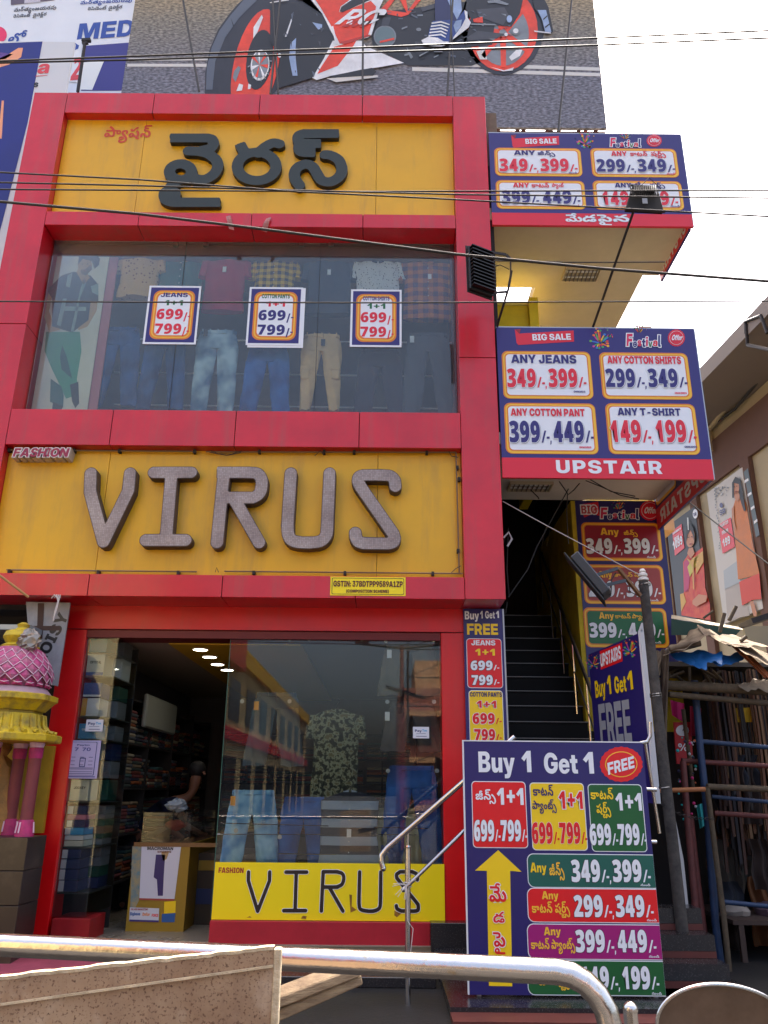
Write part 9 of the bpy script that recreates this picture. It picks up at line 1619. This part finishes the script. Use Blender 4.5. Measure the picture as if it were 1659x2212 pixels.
for P, col, lb in (([(1448, 1512), (1478, 1520), (1476, 1560), (1452, 1545)], (200, 40, 110), 'pink cloth hanging at the stall corner beside the pole'), ([(1490, 1525), (1515, 1530), (1512, 1590), (1492, 1590)], (150, 30, 60), 'crimson cloth hanging behind the blue post'), ([(1504, 1740), (1518, 1735), (1524, 1782), (1512, 1790)], (60, 170, 170), 'turquoise cloth scrap behind the brown stall posts'), ([(1588, 1530), (1625, 1528), (1625, 1560), (1588, 1560)], (190, 150, 30), 'yellow packet high inside the stall'), ([(1535, 1518), (1552, 1516), (1552, 1545), (1535, 1548)], (60, 60, 150), 'blue and white printed card under the stall roof')):
    o = MB().sheet(lambda u, v, P=P: W((P[0][0]*(1-u)+P[1][0]*u)*(1-v)+(P[3][0]*(1-u)+P[2][0]*u)*v, (P[0][1]*(1-u)+P[1][1]*u)*(1-v)+(P[3][1]*(1-u)+P[2][1]*u)*v, 1.0+.03*math.sin(u*9)), 10, 4, mat('stall_'+lb[:6], col, .7)).go('hanging_cloth', smooth=True, fix=False); tag(o, lb, 'cloth')
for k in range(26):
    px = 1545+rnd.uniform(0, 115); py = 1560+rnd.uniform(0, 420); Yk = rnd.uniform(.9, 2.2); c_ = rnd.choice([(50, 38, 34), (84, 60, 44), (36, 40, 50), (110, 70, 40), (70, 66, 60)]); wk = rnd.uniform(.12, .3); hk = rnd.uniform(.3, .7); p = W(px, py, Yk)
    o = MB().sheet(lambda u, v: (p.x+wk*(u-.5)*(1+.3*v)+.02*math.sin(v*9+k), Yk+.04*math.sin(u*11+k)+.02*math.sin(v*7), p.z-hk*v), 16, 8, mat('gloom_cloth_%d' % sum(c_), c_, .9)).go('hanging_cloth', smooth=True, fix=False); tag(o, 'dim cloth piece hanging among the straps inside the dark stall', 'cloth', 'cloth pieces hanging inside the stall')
pl = FP(1.1); c = [pl.ab(*p) for p in ((1455, 1560), (1492, 1560), (1498, 1650), (1462, 1650))]
tt_ = thing('sale_card', 'red sale card with a percent mark hung at the stall side', 'sign', W(1478, 1650, 1.1)); MB().prism(c, 1.1, 1.12, mat('card_red', (190, 24, 34), .5)).go('card', tt_); g = Print(FP(1.1)); g.text('I', '%', 1466, 1622, 1486, 1606, PW_, lay=0); g.pxell(1474, 1578, 14, 12, PW_, lay=0); g.text('I', 'AN', 1474, 1579, 1484, 1574, PK, lay=1); g.go('lettering', tt_)
o = MB().add([W(*z9(178, 625), -.1), W(*z9(200, 680), -.1), W(*z9(260, 980), -.1), W(*z9(318, 1545), -.1), W(*z9(300, 1555), -.1), W(*z9(228, 1040), -.1)]+[W(*z9(178, 625), -.07), W(*z9(200, 680), -.07), W(*z9(260, 980), -.07), W(*z9(318, 1545), -.07), W(*z9(300, 1555), -.07), W(*z9(228, 1040), -.07)], [(0, 1, 2, 3, 4, 5), (11, 10, 9, 8, 7, 6), (0, 6, 7, 1), (1, 7, 8, 2), (2, 8, 9, 3), (3, 9, 10, 4), (4, 10, 11, 5), (5, 11, 6, 0)], mat('warped_white_board', (170, 166, 164), .6)).go('warped_board'); tag(o, 'narrow warped white board leaning beside the street pole', 'board')
P = [W(*z9(85+k*41, 560+40*math.sin(math.pi*k/10)+k*11), -.45+.04*k) for k in range(11)]
mb = MB()
for a, b in zip(P, P[1:]): mb.tube([a.lerp(b, .05), a.lerp(b, .5)+Vector((0, 0, .012)), a.lerp(b, .95), a.lerp(b, .5)-Vector((0, 0, .012)), a.lerp(b, .05)], .004, IRON, 5)
tag(mb.go('chain', smooth=True), 'sagging iron chain from the street pole to the stall post', 'chain')
# tables and packets at the foot of the stall
tt_ = thing('stall_table', 'low dark stall table with packets on it at the lower right', 'table', (4.6, 1.0, .1)); box('table_top', 3.4, 6.8, .6, 1.8, .42, .46, mat('dark_wood', (66, 50, 42), .8), tt_)
for x in (3.45, 5, 6.7):
    for y in (.65, 1.75): box('leg', x, x+.05, y-.05, y, .1, .418, mat('dark_wood', (66, 50, 42), .8), tt_)
for k in range(9):
    x = 3.6+k*.33; c_ = rnd.choice([(90, 70, 80), (120, 110, 100), (60, 80, 120), (150, 140, 130)]); o = MB().loft([(x, 1.0, .461, .12, .14), (x, 1.0, .50+.02*(k % 3), .13, .15), (x+.01, 1.0, .54+.03*(k % 3), .09, .1)], mat('packet_%d' % sum(c_), c_, .7), 12, .012, k).go('packet', smooth=True); tag(o, 'soft wrapped packet on the low stall table, number %d from the left end' % (k+1), 'packet', 'packets on the stall table')
# flood light and meter at the far right
o = MB().bar(W(1660, 1332, 1.0), W(1610, 1348, 1.0), .35, .06, IRON).go('lamp_arm'); tag(o, 'dark grated lamp arm entering from the right edge', 'lamp')
o = box('cream_stall_sign', W(1605, 1340, 3).x, W(1670, 1340, 3).x+.6, 3.0, 3.05, W(1640, 1395, 3).z, W(1640, 1352, 3).z, mat('grey_cream_sheet', (150, 146, 130), .8)); tag(o, 'grey cream sheet wall piece behind the tarpaulins at the right edge', 'wall')

# ---------------------------------------------------------------- the street behind the camera (seen in the panes)
RC = mat('far_cream_wall', (200, 176, 124), .8, var=.08, scale=.6); RRD = mat('far_red_fascia', (196, 30, 44), .5); RBN = mat('far_brown_wall', (140, 84, 70), .8, var=.1, scale=.5); RG = mat('far_grey_wall', (128, 132, 134), .8)
DKW = mat('dark_window_glass', (30, 36, 44), .15)
t = thing('opposite_building', 'long cream building with red fascia across the street seen only as a reflection', 'building', (-6.5, -25, 0))
box('wall', -12, -5.2, -48, -10.5, 0, 6.6, RC, t); box('red_fascia', -5.19, -4.9, -20, -10.6, 5.6, 6.9, RRD, t); box('band', -5.19, -5.0, -48, -20.1, 5.9, 6.5, mat('far_yellow_band', (220, 170, 40), .6), t); box('band', -5.19, -5.05, -48, -10.6, 3.2, 3.6, RRD, t)
for k in range(10): box('window', -5.195, -5.17, -46+k*3.6, -44+k*3.6, 3.9, 5.3, DKW, t); box('window', -5.195, -5.17, -46+k*3.6, -43.6+k*3.6, .4, 2.7, DKW, t)
t = thing('opposite_building', 'red brown building with balconies across the street seen only as a reflection', 'building', (4.5, -42, 0))
box('wall', 1.0, 8, -50, -40, 0, 7.5, RBN, t); box('roof_room', 2, 5, -47, -41, 7.5, 9.3, mat('far_tan_wall', (176, 130, 90), .8), t)
for k in range(3):
    for j in range(2): box('window', 1.6+k*2.1, 2.9+k*2.1, -39.99, -39.97, 1.2+j*3, 2.8+j*3, DKW, t)
    box('balcony', 1.4, 7.6, -39.9, -39, .6+k*2.6, .9+k*2.6, mat('far_tan_wall', (176, 130, 90), .8), t)
t = thing('opposite_building', 'grey glass fronted building across the street seen only as a reflection', 'building', (12, -40, 0))
box('wall', 8.4, 18, -50, -41, 0, 8, RG, t)
for k in range(4):
    for j in range(3): box('window', 8.8+k*2.2, 10.4+k*2.2, -40.99, -40.97, .8+j*2.5, 2.6+j*2.5, mat('far_blue_glass', (60, 100, 140), .1), t)
t = thing('street_lamp', 'double armed street lamp with solar panel across the street seen only as a reflection', 'street lamp', (.55, -14, 0))
tube('post', [(.55, -14, 0), (.55, -14, 5.6)], [.09, .05], mat('lamp_post_paint', (110, 40, 38), .5), t); 
for s in (-1, 1): tube('arm', [(.55, -14, 5.5), (.55+s*1.3, -14, 5.62)], .035, IRON, t); box('lamp_head', .55+s*1.15-.2, .55+s*1.15+.2, -14.1, -13.9, 5.6, 5.68, BLK, t)
MB().bar((.1, -14, 4.4), (1.2, -14, 4.1), .6, .04, mat('solar_panel', (20, 26, 50), .2)).go('solar_panel', t)
t = thing('lattice_mast', 'steel lattice frame across the street seen only as a reflection', 'mast', (2.6, -30, 0)); mb = MB()
for x in (1.2, 4.2):
    for y in (-30, -29): mb.bar((x, y, 0), (x, y, 8.4), .07, .07, IRON)
for k in range(6): z = 1.4+k*1.35; mb.bar((1.2, -30, z), (4.2, -30, z), .05, .05, IRON).bar((1.2, -30, z), (4.2, -30, z+1.3), .04, .04, IRON)
mb.go('frame', t)
for k, z in enumerate((6.4, 6.9, 7.6, 8.2, 5.6)): o = tube('street_wire', [(-14, -13, z), (0, -12.6, z-.25), (16, -13, z+.1)], .012, CABLE, None, 5); tag(o, 'street wire across the road seen only as a reflection', 'wire', 'wires across the road behind the viewer')
struct(box('far_pavement', -20, 20, -60, -11.5, -.02, .08, mat('far_dark_paving', (58, 54, 52), .95)))
